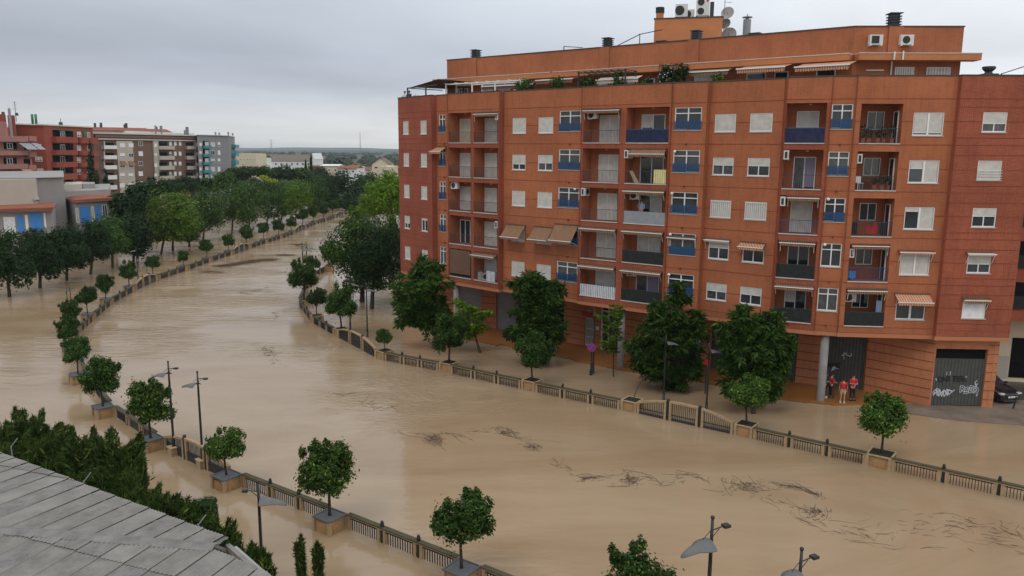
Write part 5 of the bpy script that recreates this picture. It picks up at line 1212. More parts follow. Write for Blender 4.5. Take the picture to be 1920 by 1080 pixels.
def fbalc(F, par, x0, ytop, x1, yb, m, dp=1.4, ph=.9, round_=False, dark='void_black', z=None):
    """projecting balcony: slab + solid parapet, recess shade behind it is a separate black sheet. ytop/yb = parapet top and slab bottom"""
    u0, z1 = F.uz(x0, ytop); u1, z0 = F.uz(x1, yb)
    pts = []
    n = 8 if round_ else 2
    if round_:
        for i in range(n + 1): an = math.pi * i / n; pts.append(((u0 + u1) / 2 - (u1 - u0) / 2 * math.copysign(abs(math.cos(an)) ** .6, math.cos(an)), dp * math.sin(an) ** .6 + .01))
    else: pts = [(u0, .01), (u0, dp), (u1, dp), (u1, .01)]
    b = F.mb()
    b.face([b.p(u, w, z0) for u, w in pts]); b.face([b.p(u, w, z0 + .2) for u, w in pts][::-1])
    for (ua, wa), (uc, wc) in zip(pts[:-1], pts[1:]):
        b.quad((ua, wa, z0), (uc, wc, z0), (uc, wc, z1), (ua, wa, z1)); b.quad((ua, wa - .12, z0 + .2), (ua, wa - .12, z1), (uc, wc - .12, z1), (uc, wc - .12, z0 + .2)); b.quad((ua, wa, z1), (uc, wc, z1), (uc, wc - .12, z1), (ua, wa - .12, z1))
    o = b.build('balcony', m, par)
    return o
def block(name, label, base, cat='apartment block'):
    return thing(name, (base.x, base.y, 0), label, cat)
def solid(par, pts, z0, z1, m, name='wall'):
    b = MB(); b.prism(pts, z0, z1); return b.build(name, m, par)
def P2(px, Y): v = at(px, 300, Y); return (v.x, Y)
def ZF(py, Y, px=200): return at(px, py, Y).z

# red apartment building
c = at(100, 300, 185); RB = block('red_apartment_building', 'brick red apartment building with rounded balconies and a pair of green roof pipes', c)
F1 = Facade(28, 178, 87, 180); F2 = Facade(87, 180, 178, 200)
solid(RB, [P2(25, 178), P2(87, 180), P2(178, 200), P2(178, 230), P2(20, 215)], -1, ZF(235, 180, 80), 'red_render')
b = MB(); b.prism([P2(26, 177.6), P2(87, 179.6), P2(179, 199.6), P2(179, 231), P2(19, 216)], ZF(235, 180, 80) + .003, ZF(232.5, 180, 80)); b.build('coping', 'sill_stone', RB)
for (y0, y1) in ((256, 268), (281.5, 290), (304, 312.5), (326, 335), (349, 357)):
    fbox(F2, RB, 'recess_shade_sheet', 'void_black', 98, y0 - 12, 138, y0 + 2, .004, .02)  # thin black sheet on the wall, painted shade of the recess
    fbalc(F2, RB, 96, y0, 138, y1, 'red_render', 1.9, round_=True)
    fbalc(F2, RB, 142, y0 + 1, 159, y1 + 1, 'red_render', 1.6, round_=True); fbalc(F2, RB, 160, y0 + 2, 177, y1 + 2, 'red_render', 1.6, round_=True)
    fwin(F2, RB, 112, y0 - 11, 122, y0 + 2, 'glass', .02); fwin(F2, RB, 144, y0 - 9, 152, y0 + 1, 'shutter', .0); fwin(F2, RB, 163, y0 - 8, 169, y0 + 2, 'glass', .0)
fbox(F2, RB, 'green_awning', 'green_metal', 100, 243, 132, 245.5, .004, 1.2); fbox(F2, RB, 'green_awning', 'green_metal', 155, 244, 161, 256, .004, .2)
for (x0, y0, x1, y1) in ((66, 270, 78, 279), (66, 294, 80, 303), (70, 316, 82, 326)): fwin(F1, RB, x0, y0, x1, y1, 'shutter')
for x in (59.8, 66.4): p = at(x, 214, 185); b = MB(); b.tube((p.x, p.y, ZF(233, 180, 80)), (p.x, p.y, p.z), .27, n=12); b.build('green_pipe', 'green_metal', RB, smooth=True)
p = at(113, 222, 195); b = MB(); b.box(p.x - .5, p.x + .5, -p.y, -p.y + 1, p.z - 2.5, p.z - .2) if False else b.tube((p.x, p.y, p.z - 2.5), (p.x, p.y, p.z), .07); b.tube((p.x, p.y, p.z - 2.2), (p.x, p.y, p.z - .9), .45, n=6); b.build('chimney', 'chimney_cap', RB)
# stepped stair towers at the left end of it
for (x0, x1, yt) in ((-12, 18, 214), (22, 35, 216)):
    solid(RB, [P2(x0, 172), P2(x1, 172), P2(x1 + 1, 178), P2(x0, 178)], 10, ZF(yt, 172, 10), 'red_render', 'stair_tower')
    q = at((x0 + x1) / 2 + 3, yt, 174); b = MB(); b.tube((q.x, q.y, q.z - .1), (q.x, q.y, q.z + .5), .35, .28, 10); b.build('chimney_cap', 'chimney_cap', RB)
# pinkish building at the far left
c = at(20, 300, 150); PB = block('pink_brown_apartment_building', 'dusty pink apartment building with lilac awnings cropped by the left edge', c)
F = Facade(-40, 145, 60, 155)
solid(PB, [P2(-40, 145), P2(60, 155), P2(58, 175), P2(-40, 175)], -1, ZF(255, 150, 20), 'pink_render')
for i, y in enumerate((254, 283, 308, 333)):
    fbox(F, PB, 'recess_shade_sheet', 'void_black', 6, y + 13, 32, y + 26, .004, .02); fbox(F, PB, 'recess_shade_sheet', 'void_black', 44, y + 15, 57, y + 27, .004, .02)  # black sheets on the flat wall give both openings their shade
    fbalc(F, PB, -38, y, 43, y + (12 if i == 0 else 8), 'pink_render', 1.5); fbalc(F, PB, 45, y + 1, 60, y + 11, 'pink_render', 1.3)
    fwin(F, PB, 12, y + 14, 24, y + 25, 'glass', .02)
for (x0, x1, y0, y1, m) in ((24, 46, 268, 280, 'screen_grey'), (47, 60, 268, 280, 'screen_grey'), (28, 46, 317, 327, 'awning_red')):
    u0, z1 = F.uz(x0, y0); u1, z0 = F.uz(x1, y1); b = F.mb(); b.quad((u0, 1.5, z1), (u1, 1.5, z1), (u1 + .6, 3.0, z0), (u0 + .6, 3.0, z0)); b.quad((u0, 1.48, z1), (u0 + .6, 2.98, z0), (u1 + .6, 2.98, z0), (u1, 1.48, z1)); b.build('awning', m, PB)
solid(PB, [P2(-40, 150), P2(16, 152), P2(20, 168), P2(-40, 168)], 18, ZF(228, 152, 10), 'pink_render', 'attic')
p = at(17, 205, 150); b = MB(); b.tube((p.x, p.y, 18), (p.x, p.y, p.z), .22, n=10); b.tube((p.x, p.y, p.z), (p.x, p.y, p.z + .3), .3, .1, 10); b.build('flue', 'metal_grey', PB)
p = at(27, 190, 178); b = MB(); b.tube((p.x, p.y, 22), (p.x, p.y, p.z), .08, n=5); [b.tube((p.x - .5, p.y, p.z - k), (p.x + .5, p.y, p.z - k), .04, n=4) for k in (.2, .8, 1.6)]; b.build('antenna_mast', 'metal_grey', PB)
# beige and brown block
c = at(270, 300, 235); BB = block('beige_brown_apartment_building', 'long beige and brown striped apartment block with white balconies left of the grey one', c)
F = Facade(172, 226, 372, 262); ZR = ZF(252, 235, 270)
solid(BB, [P2(172, 226), P2(372, 262), P2(372, 282), P2(165, 250)], -1, ZR, 'brown_render')
b = MB(); b.prism([P2(170, 225.3), P2(374, 261.3), P2(374, 283), P2(163, 251)], ZR + .003, ZR + .35); b.build('roof_edge', 'sill_stone', BB)
fbox(F, BB, 'cornice', 'brown_render', 176, 253, 371, 261, .004, .55); fbox(F, BB, 'cornice_band', 'sill_stone', 176, 261.3, 371, 263, .004, .65)
for (x0, x1) in ((216, 254), (285, 302), (363, 371.5)): fbox(F, BB, 'beige_bay', 'beige_render', x0, 264, x1, 372, .004, .5)
for i in range(5):
    y = 262.5 + i * 18.8
    fbox(F, BB, 'recess_shade_sheet', 'void_black', 198, y + 5, 214, y + 15, .004, .02); fbalc(F, BB, 190, y + 10, 215, y + 17, 'white_render', 1.1)  # flat black sheet stands in for shade behind the white balcony
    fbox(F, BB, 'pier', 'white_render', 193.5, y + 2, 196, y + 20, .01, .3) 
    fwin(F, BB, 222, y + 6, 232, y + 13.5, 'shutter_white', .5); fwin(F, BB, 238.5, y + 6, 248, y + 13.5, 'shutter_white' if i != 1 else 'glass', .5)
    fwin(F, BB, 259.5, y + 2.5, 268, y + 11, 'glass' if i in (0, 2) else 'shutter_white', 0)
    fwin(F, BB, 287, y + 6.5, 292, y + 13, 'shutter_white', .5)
    fbox(F, BB, 'recess_shade_sheet', 'void_black', 296, y + 4, 312, y + 15, .51, .53)  # shade behind the rounded balcony, put in as a black sheet
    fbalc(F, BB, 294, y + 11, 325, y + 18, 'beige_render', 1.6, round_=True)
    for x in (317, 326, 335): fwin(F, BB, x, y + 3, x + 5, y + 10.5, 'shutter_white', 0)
    fbox(F, BB, 'recess_shade_sheet', 'void_black', 348, y + 5, 362, y + 15, .004, .02); fbalc(F, BB, 346, y + 11, 364, y + 17.5, 'beige_render', 1.2)  # recess shade again laid on as a black sheet
    fwin(F, BB, 365, y + 5, 370, y + 12, 'shutter_white', .5)
for x in (224, 240): u0, z1 = F.uz(x - 2, 302); u1, z0 = F.uz(x + 9, 310); b = F.mb(); b.quad((u0, .52, z1), (u1, .52, z1), (u1, 1.4, z0), (u0, 1.4, z0)); b.build('awning', 'awning_stripe', BB)
# grey block
c = at(405, 300, 270); GBk = block('grey_apartment_building', 'grey apartment block with teal balconies right of the beige and brown one', c)
F = Facade(372, 258, 430, 272); FS = Facade(430, 272, 441, 300); ZR = ZF(255, 268, 410)
solid(GBk, [P2(372, 258), P2(430, 272), P2(442, 300), P2(372, 300)], -1, ZR, 'greyblock_render')
b = MB(); b.prism([P2(371.5, 257.5), P2(430.5, 271.5), P2(443, 301), P2(371.5, 301)], ZR + .003, ZR + .25); b.build('roof_edge', 'concrete', GBk)
for i in range(5):
    y = 264 + i * 15.4
    fbox(F, GBk, 'recess_shade_sheet', 'void_black', 380, y, 392, y + 12, .004, .02); fwin(F, GBk, 384, y + 2, 391, y + 11, 'shutter', .02); fbalc(F, GBk, 379, y + 9, 393.5, y + 14, 'teal_rail', .8)  # black sheet round the window paints the shaded recess
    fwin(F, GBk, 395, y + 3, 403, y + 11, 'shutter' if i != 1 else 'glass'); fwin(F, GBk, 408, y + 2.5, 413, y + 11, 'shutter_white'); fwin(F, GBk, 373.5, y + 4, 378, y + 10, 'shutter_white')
    u0, z1 = FS.uz(433, y + 7); u1, z0 = FS.uz(440, y + 13); b = FS.mb(); b.box(u0, u1, .01, 1.6, z0, z1); b.build('balcony', 'teal_rail', GBk); b = FS.mb(); b.box(u0, u1, .004, .02, z1, z1 + 1.4); b.build('recess_shade_sheet', 'void_black', GBk)  # side balconies: shade above the parapet is a black sheet
for x, h_ in ((404, 6), (411, 5), (428, 6), (436, 4)): p = at(x, 255 - h_, 275); b = MB(); b.tube((p.x, p.y, ZR + .25), (p.x, p.y, p.z), .3, n=8); b.tube((p.x, p.y, p.z), (p.x, p.y, p.z + .3), .45, .3, 8); b.build('roof_vent', 'concrete', GBk)
# terracotta attic storeys behind the brown block
def attic(name, lab, x0, x1, Y, ytop, ybot, dx, seed, dorm=True):
    c = at((x0 + x1) / 2, 250, Y); t = block(name, lab, c, 'building'); z1 = ZF(ytop, Y, 270); z0 = ZF(ybot, Y, 270)
    A, B_ = at(x0, 250, Y), at(x1, 250, Y + dx); solid(t, [(A.x, A.y), (B_.x, B_.y), (B_.x + 3, B_.y + 14), (A.x, A.y + 14)], 0, z0 + (z1 - z0) * .45, 'white_render')
    d = (B_ - A); d.z = 0; L_ = d.length; d.normalize(); b = MB((A.x, A.y, 0), (d.x, d.y)); zm = z0 + (z1 - z0) * .42
    b.quad((-.4, .6, zm), (L_ + .4, .6, zm), (L_ + .4, -5, z1), (-.4, -5, z1)); b.quad((-.4, -5, z1), (L_ + .4, -5, z1), (L_ + .4, -14, zm), (-.4, -14, zm)); b.quad((-.4, .6, zm - .15), (-.4, .6, zm), (L_ + .4, .6, zm), (L_ + .4, .6, zm - .15)); b.build('roof', 'roof_tile', t)
    rg = random.Random(seed); n = int(L_ / 4.5)
    for i in range(n):
        u = 2 + i * 4.5; b = MB((A.x, A.y, 0), (d.x, d.y)); b.box(u, u + 1.6, .003, .12, z0 + .3, zm - .3); w = b.build('window', 'white_frame', t); b = MB((A.x, A.y, 0), (d.x, d.y)); b.box(u + .15, u + 1.45, .122, .14, z0 + .45, zm - .45); b.build('pane', rg.choice(['glass', 'shutter']), w)
    for i in range(max(2, n // 2)):
        u = rg.uniform(1, L_ - 1); b = MB((A.x, A.y, 0), (d.x, d.y)); b.box(u - .35, u + .35, -5.5, -4.8, z1 - .6, z1 + rg.uniform(.8, 1.8)); b.box(u - .42, u + .42, -5.6, -4.7, z1 + 1.85, z1 + 2.0) if False else None; b.build('chimney', 'chimney_cap', t)
attic('terracotta_roofed_building', 'terracotta roofed white attic storeys seen left above the brown block', 160, 232, 262, 238, 250, 6, 1)
attic('terracotta_roofed_building', 'terracotta roofed attic in the middle above the brown block', 236, 282, 285, 239, 252, 6, 2)
attic('terracotta_roofed_building', 'terracotta roofed attic at the right end above the brown block', 284, 322, 300, 241, 253, 6, 3)
for i, (x, yt) in enumerate(((349, 238), (352, 238), (346, 244), (291, 235), (188, 234), (302, 236))): p = at(x, yt, 290); b = MB(); b.tube((p.x, p.y, 10), (p.x, p.y, p.z), .3, n=8); tag(b.build('roof_flue', 'metal_grey'), f'slim metal flue above the brown block\'s roof, {ORD[i]} of a scattered set', 'flue', 'flues above the brown block')
# blue-panelled grey building behind the promenade trees
c = at(90, 400, 115); BP = block('grey_building', 'low grey rendered building with bright blue wall panels behind the left promenade trees', c, 'building')
def hexa(m, name, pts, z0, z1): return solid(BP, pts, z0, z1, m, name)
hexa('grey_render', 'wall', [P2(-60, 112), P2(62, 116), P2(116, 120), P2(116, 150), P2(-60, 140)], -1, ZF(333, 118, 80)); hexa('grey_render', 'wall', [P2(116, 124), P2(200, 132), P2(203, 152), P2(118, 150)], -1, ZF(357, 128, 160))
hexa('beige_render', 'roof_room', [P2(116, 130), P2(150, 133), P2(152, 142), P2(118, 140)], 8, ZF(346, 131, 130)); hexa('grey_render', 'roof_room', [P2(151, 133), P2(174, 135), P2(174, 142), P2(152, 142)], 8, ZF(345, 134, 160))
hexa('beige_render', 'roof_room', [P2(-20, 110.5), P2(64, 114), P2(66, 120), P2(-20, 118)], 8, ZF(336, 113, 40))
b = MB(); b.prism([P2(-60, 111.5), P2(62, 115.5), P2(117, 119.5), P2(117, 151), P2(-60, 141)], ZF(333, 118, 80) + .003, ZF(332.2, 118, 80)); b.build('coping', 'grey_render', BP)
def slope_roof(q0, q1, q2, q3, z0, z1, zb):
    b = MB(); b.face([(*q0, z0), (*q1, z1), (q2[0], q2[1], zb), (q3[0], q3[1], zb)]); b.face([(*q0, z0 - .25), (*q1, z1 - .25), (*q1, z1), (*q0, z0)]); b.face([(*q1, z1 - .25), (q2[0], q2[1], zb - .4), (q2[0], q2[1], zb), (*q1, z1)]); b.build('bay_roof', 'roof_tile', BP)
FA = Facade(-40, 106, 88, 109); FB = Facade(135, 118, 203, 124)
hexa('grey_render', 'bay', [P2(-40, 106), P2(88, 109), P2(96, 118), P2(-40, 114)], -1, ZF(396, 107.5, 40)); hexa('grey_render', 'bay', [P2(119, 123), P2(135, 118), P2(203, 124), P2(206, 133), P2(120, 126)], -1, ZF(377, 121, 165))
b = MB(); b.prism([P2(-40, 105.2), P2(90, 108.2), P2(98, 118), P2(-40, 114)], ZF(396, 107.5, 40) + .003, ZF(391, 107.5, 40)); b.build('bay_ledge', 'pink_render', BP)
b = MB(); b.prism([P2(118, 122.4), P2(134, 117.2), P2(205, 123.2), P2(208, 133), P2(119, 127)], ZF(377, 121, 165) + .003, ZF(372.5, 121, 165)); b.build('bay_ledge', 'pink_render', BP)
slope_roof(P2(-40, 105.1), P2(91, 108.1), P2(92, 116), P2(-40, 112.5), ZF(390.5, 107.5, 40), ZF(389, 107.5, 40), ZF(389, 107.5, 40) + .12); slope_roof(P2(133, 117.1), P2(205.5, 123.1), P2(203, 131), P2(122, 124), ZF(372, 121, 165), ZF(371.5, 121, 165), ZF(372, 121, 165) + .12)
hexa('grey_render', 'parapet', [P2(-40, 112.6), P2(66, 115), P2(66, 116), P2(-40, 114)], 6, ZF(374, 114, 30)); hexa('grey_render', 'parapet', [P2(118, 124.5), P2(202, 132), P2(202, 133), P2(118, 126)], 6, ZF(358, 129, 170))
for (x0, x1, y0, y1) in ((31, 46, 403, 436), (55, 81, 399, 432)): fbox(FA, BP, 'blue_panel', 'blue_panel', x0, y0, x1, y1, .004, .08)
for (x0, x1, y0, y1) in ((149, 170, 388, 420), (178, 190, 385, 415)): fbox(FB, BP, 'blue_panel', 'blue_panel', x0, y0, x1, y1, .004, .08)
fwin(FA, BP, 6, 407, 30.5, 438, 'shutter_white'); fwin(FA, BP, 46.5, 403, 54.5, 432, 'shutter_white'); fwin(FA, BP, 81.5, 399, 87.5, 428, 'glass'); fwin(FB, BP, 141, 391, 148.5, 417, 'glass'); fwin(FB, BP, 170.5, 387, 177.5, 415, 'glass'); fwin(FB, BP, 190.5, 384, 202, 410, 'glass')
Fw = Facade(90, 118, 116, 119.9); fwin(Fw, BP, 92, 386, 98, 402, 'glass', .15)
p = at(68, 375, 114); b = MB(); b.tube((p.x, p.y, p.z - .8), (p.x, p.y, p.z), .05); b.tube((p.x, p.y - .1, p.z + .2), (p.x + .15, p.y - .15, p.z - .1), .45, .42, 12); b.build('satellite_dish', 'concrete', BP)
# cream building, warehouse, houses far off
def simple_house(name, lab, x0, x1, Y, ytop, ybase, m, roofm=None, ridge=0, nwin=3, wm='glass', depth=14, ww=None, cat='house', gable=False):
    A, B_ = at(x0, 300, Y), at(x1, 300, Y); z1 = at((x0 + x1) / 2, ytop, Y).z; t = block(name, lab, Vector(((A.x + B_.x) / 2, Y, 0)), cat)
    solid(t, [(A.x, Y), (B_.x, Y), (B_.x, Y + depth), (A.x, Y + depth)], -1, z1, m); Fh = Facade(x0, Y, x1, Y)
    if roofm:
        b = MB((A.x, Y, 0)); L_ = B_.x - A.x
        if gable: b.face([b.p(-.3, .4, z1), b.p(-.3, -depth, z1), b.p(L_ / 2, -depth, z1 + ridge), b.p(L_ / 2, .4, z1 + ridge)]); b.face([b.p(L_ / 2, .4, z1 + ridge), b.p(L_ / 2, -depth, z1 + ridge), b.p(L_ + .3, -depth, z1), b.p(L_ + .3, .4, z1)]); b.build('roof', roofm, t); b = MB((A.x, Y, 0)); b.face([b.p(0, .003, z1), b.p(L_, .003, z1), b.p(L_ / 2, .003, z1 + ridge)]); b.build('gable', m, t)
        else: b.quad((-.4, .5, z1 + .003), (L_ + .4, .5, z1 + .003), (L_ + .4, -depth / 2, z1 + ridge), (-.4, -depth / 2, z1 + ridge)); b.quad((-.4, -depth / 2, z1 + ridge), (L_ + .4, -depth / 2, z1 + ridge), (L_ + .4, -depth, z1), (-.4, -depth, z1)); b.face([b.p(0, -.2, z1), b.p(0, -depth / 2, z1 + ridge), b.p(0, -depth, z1)]); b.face([b.p(L_, -.2, z1), b.p(L_, -depth, z1), b.p(L_, -depth / 2, z1 + ridge)]); b.build('roof', roofm, t)
    w_ = (x1 - x0) / nwin
    for i in range(nwin):
        xa = x0 + w_ * (i + .3); fh = (ybase - ytop); y0 = ytop + fh * .3; u0, za = Fh.uz(xa, y0); u1, zb = Fh.uz(xa + w_ * .4, y0 + min(4, fh * .35)); b = Fh.mb(); b.box(u0, u1, .003, .08, zb, za); w = b.build('window', 'white_frame', t); b = Fh.mb(); b.box(u0 + .12, u1 - .12, .082, .1, zb + .12, za - .12); b.build('pane', wm, w)
    return t
simple_house('cream_building', 'cream flat roofed building right of the grey block', 441, 480, 330, 288, 318, 'cream_render', None, 0, 6, 'glass_curtain', cat='building')
simple_house('white_hall', 'small white hall between the cream building and the warehouse', 479, 494, 430, 296, 306, 'white_render', 'roof_brown', 1.5, 2, cat='building')
simple_house('warehouse', 'long white warehouse with a brown roof and green door in the distance', 492, 583, 520, 302, 314, 'white_render', 'roof_brown', 4.2, 9, 'glass', 26, cat='warehouse')
simple_house('warehouse_gable', 'white gable end at the right of the long warehouse', 582, 589, 512, 299, 308, 'white_render', 'white_render', 4.0, 1, 'glass_curtain', 24, cat='warehouse', gable=True)
A = Facade(492, 519.8, 583, 519.8)
simple_house('orange_house', 'small orange house right of the cypresses', 576, 601, 360, 312, 325, 'brick_orange', 'roof_brown', .5, 2)
simple_house('ochre_house', 'ochre house with a white flat roof', 601, 634, 350, 311, 330, 'cream_render', 'white_render', .6, 3)
simple_house('white_house', 'low white house with a reddish roof before the houses\' road', 632, 668, 325, 316, 328, 'white_render', 'roof_tile', .9, 3)
simple_house('white_house', 'taller white house left of the brown-gabled one', 652, 672, 345, 312, 325, 'white_render', 'roof_tile', .5, 2)
simple_house('brown_gabled_house', 'house with a dark brown gabled roof', 697, 730, 380, 308, 322, 'cream_render', 'roof_brown', 3.0, 2, gable=True)
simple_house('cream_house', 'plain cream house next to the stair tower near the brick block', 711, 736, 305, 312, 334, 'cream_render', None, 0, 1)
simple_house('red_roofed_house', 'low house with a red roof at the brick block\'s edge', 680, 715, 400, 317, 324, 'white_render', 'roof_tile', 1, 2); simple_house('red_roofed_house', 'red house just left of the brick block', 732, 752, 350, 316, 335, 'red_render', 'roof_tile', .5, 1)
simple_house('long_wall_building', 'long low pale building across the far fields', 590, 745, 1450, 296.5, 300, 'cream_render', 'roof_brown', 2.5, 12, 'glass', 30, cat='building')
sheet('lawn', [tuple(G(x, y, .36).to_2d()) for x, y in ((655, 352), (700, 352), (690, 362), (655, 364))], .36, 'lawn')
for i, (x, yt, yb, Y) in enumerate(((675, 248, 282, 900), (508, 261, 281, 1100))):
    p, q = at(x, yt, Y), at(x, yb, Y); t = thing('lattice_mast', (p.x, Y, 0), ['tall lattice mast on the horizon left of the brick block', 'pylon on the horizon right of the grey block'][i], 'mast'); b = MB(); w = 1.3 if i == 0 else 2.4; hh = p.z
    for sx in (-1, 1):
        for sy in (-1, 1): b.tube((p.x + sx * w / 2, Y + sy * w / 2, 0), (p.x + sx * w * (.35 if i else .45) / 2, Y, hh), .12, n=4)
    n = 14
    for k in range(n): a = hh * k / n; c2 = hh * (k + 1) / n; s_ = 1 if k % 2 else -1; b.tube((p.x - s_ * w / 2 * (1 - .5 * k / n), Y, a), (p.x + s_ * w / 2 * (1 - .5 * k / n), Y, c2), .09, n=4)
    if i: [b.tube((p.x - 3, Y, hh * f), (p.x + 3, Y, hh * f), .1, n=4) for f in (.8, .92)]
    b.build('lattice', 'metal_grey', t)
# far woods: thousands of leafy clumps read as one mass
def woods():
    rng = np.random.default_rng(5); C = []; Q = []; S_ = []
    for k in range(2600):
        Y = 300 + 2600 * rng.random() ** 1.6; x = rng.uniform(-.72, .55) * Y
        if Y < 620 and (-.33 < x / Y < -.13) and Y > 300 and rng.random() < .3: continue
        h = rng.uniform(3, 8) * (1 if Y > 500 else .8); r = h * rng.uniform(.5, 1.1) * (1 + Y / 2200); n = 34
        d = rng.normal(size=(n, 3)); d /= np.linalg.norm(d, axis=1)[:, None]; d[:, 2] = np.abs(d[:, 2]); C.append(np.array([x, Y, .4]) + d * np.array([r, r, h]) * rng.uniform(.75, 1, (n, 1))); Q.append(d); S_.append(np.full(n, h * .5 + Y / 900))
    C = np.concatenate(C); Q = np.concatenate(Q); S_ = np.concatenate(S_); link('far_woods', leaves_mesh('far_woods', C, Q, S_, S_ * .7, 'leaf_far', rng))['kind'] = 'stuff'
woods()
# dark building at the right edge with its passage
DB = block('brown_building', 'dark brown building with balconies at the photo\'s right edge behind the brick block', Vector((40, 60, 0)), 'building')
solid(DB, [(35.2, 56.5), (50, 54), (50, 66), (35.2, 66)], -1, 5.0, 'cream_render', 'wall'); solid(DB, [(33.6, 54.8), (50, 52.3), (50, 66), (33.6, 66)], 5.003, 17, 'brick_red', 'upper_wall')
Fr = MB((33.6, 54.8, 0), (16.4, -2.5))
for k in range(5):
    b = MB((33.6, 54.8, 0), (16.4, -2.5)); z = 5.9 + 2.9 * k; b.box(.4, 4, -.02 + .025, .05, z, z + 1.9); b.build('recess_shade_sheet', 'void_black', DB); b = MB((33.6, 54.8, 0), (16.4, -2.5)); b.box(.3, 4.2, .06, .12, z, z + .9); b.build('railing', 'screen_black', DB)  # shade behind each railing is a black sheet on the wall
b = MB((35.2, 56.5, 0), (14.8, -2.5)); b.box(1.6, 5, .003, .05, .4, 3.4); b.build('garage_door', 'void_black', DB); b = MB((35.2, 56.5, 0), (14.8, -2.5)); b.box(.02, 1.5, .003, .03, .3, 2.0); b.build('pale_dado', 'beige_render', DB)

# ------------------------------------------------------------------ corrugated roof in the foreground
def fore_roof():
    A, B_, C_ = G(-60, 830, 6.0), G(430, 1029, 6.0), G(500, 1092, 6.0); A2 = G(-30, 992, 6.35); R2 = G(402, 1027, 6.35)
    t = thing('corrugated_roof', (A2.x, A2.y, 0), 'pale grey corrugated sheet roof in the lower left corner', 'roof')
    d = (G(210, 905, 6) - G(0, 1003, 6)); d.z = 0; d.normalize()        # run of the corrugations
    n = Vector((d.y, -d.x, 0))
    rg = random.Random(9)
    def slope(poly, zf, name):
        us = [v.dot(n) for v in poly]; lo, hi = min(us), max(us); wd = .82; k = 0; u = lo
        def span(u):
            xs = []
            for i in range(len(poly)):
                p, q = poly[i], poly[(i + 1) % len(poly)]; a, b_ = p.dot(n), q.dot(n)
                if (a - u) * (b_ - u) < 0: s_ = (u - a) / (b_ - a); xs.append((p + (q - p) * s_).dot(d))
            return (min(xs), max(xs)) if len(xs) >= 2 else None
        while u < hi - .05:
            u1 = min(u + wd, hi - .01); cols = []
            m_ = 25
            for i in range(m_): uu = u + .004 + (u1 + .0 - u - .008) * i / (m_ - 1); sp = span(min(max(uu, lo + .002), hi - .002)); cols.append((uu, sp, .014 * math.sin(i * math.pi / 2 + .4) + .030 * i / 24))
            if any(c[1] is None for c in cols): u += wd; continue
            smin = min(c[1][0] for c in cols); smax = max(c[1][1] for c in cols); row = 3.4; r0 = math.floor(smin / row) * row; j = 0
            while r0 < smax:
                b = MB(); lift_ = .006 + rg.uniform(0, .010); off = .02; ok = False
                for (ua, sa, za), (uc, sc, zc_) in zip(cols[:-1], cols[1:]):
                    a0, a1 = max(sa[0], r0), min(sa[1], r0 + row + .1); c0, c1 = max(sc[0], r0), min(sc[1], r0 + row + .1)
                    if a1 - a0 < .02 or c1 - c0 < .02: continue
                    ok = True
                    P = [(ua, a0, za), (uc, c0, zc_), (uc, c1, zc_), (ua, a1, za)]
                    def w3(uu, ss, zz): v = n * uu + d * ss; tt = (ss - r0) / row; return (v.x, v.y, zf(v) + zz + lift_ + .028 * (1 - tt))
                    b.face([w3(*q) for q in P][::-1])
                    e = [w3(*P[0]), w3(*P[1])]; b.face([e[0], e[1], (e[1][0], e[1][1], e[1][2] - .012), (e[0][0], e[0][1], e[0][2] - .012)])
                    e = [w3(*P[2]), w3(*P[3])]; b.face([e[0], e[1], (e[1][0], e[1][1], e[1][2] - .012), (e[0][0], e[0][1], e[0][2] - .012)])
                if ok: b.build('roof_sheet', rg.choice(['roof_sheet_a', 'roof_sheet_b', 'roof_sheet_a', 'roof_sheet_c']), t)
                r0 += row
            u += wd
    rd = (R2 - A2); rd.z = 0; rd.normalize(); rn = Vector((-rd.y, rd.x, 0))   # ridge normal, away from the camera
    far = lambda v: 6.32 - max(0, (v - A2).dot(rn)) * .04
    near = lambda v: 6.32 - max(0, -(v - A2).dot(rn)) * .05
    v2 = lambda p: Vector((p.x, p.y, 0))
    far_poly = [v2(A2), v2(R2), v2(B_), v2(A)]
    bl, br = G(-60, 1180, 6.2), G(620, 1200, 6.0)
    near_poly = [v2(A2) - rn * .05, v2(R2) - rn * .05, v2(C_), v2(br), v2(bl)]
    slope([Vector((p.x, p.y, 0)) for p in far_poly], far, 'far'); slope(near_poly, near, 'near')
    b = MB((A2.x, A2.y, 0), (rd.x, rd.y)); L_ = (R2 - A2).length
    k = 6
    for i in range(k): u0 = L_ * i / k; u1 = L_ * (i + 1) / k + .03; b = MB((A2.x, A2.y, 0), (rd.x, rd.y)); z = 6.43 + .006 * (i % 2); b.quad((u0, .20, z - .07), (u1, .20, z - .07), (u1, 0, z), (u0, 0, z)); b.quad((u0, 0, z), (u1, 0, z), (u1, -.20, z - .05), (u0, -.20, z - .05)); b.quad((u0, .20, z - .10), (u1, .20, z - .10), (u1, .20, z - .07), (u0, .20, z - .07)); b.build('ridge_cap', 'roof_sheet_b', t)
    # verge wall and gutter under the cut edge
    for p, q in ((A, B_), (B_, C_), (C_, br)):
        e = (q - p); e.z = 0; b = MB((p.x, p.y, 0), (e.x, e.y)); L_ = e.length; zt = min(far(v2(p)), far(v2(q)), near(v2(p)), near(v2(q))) - .10
        b.box(0, L_, -.02, .10, zt - .20, zt - .02); b.build('verge_gutter', 'roof_sheet_b', t); b = MB((p.x, p.y, 0), (e.x, e.y)); b.box(0, L_, .02, .22, -1.2, zt - .165) if False else b.box(0, L_, -.0, -.2, -1.2, zt - .165); b.build('wall', 'concrete', t)
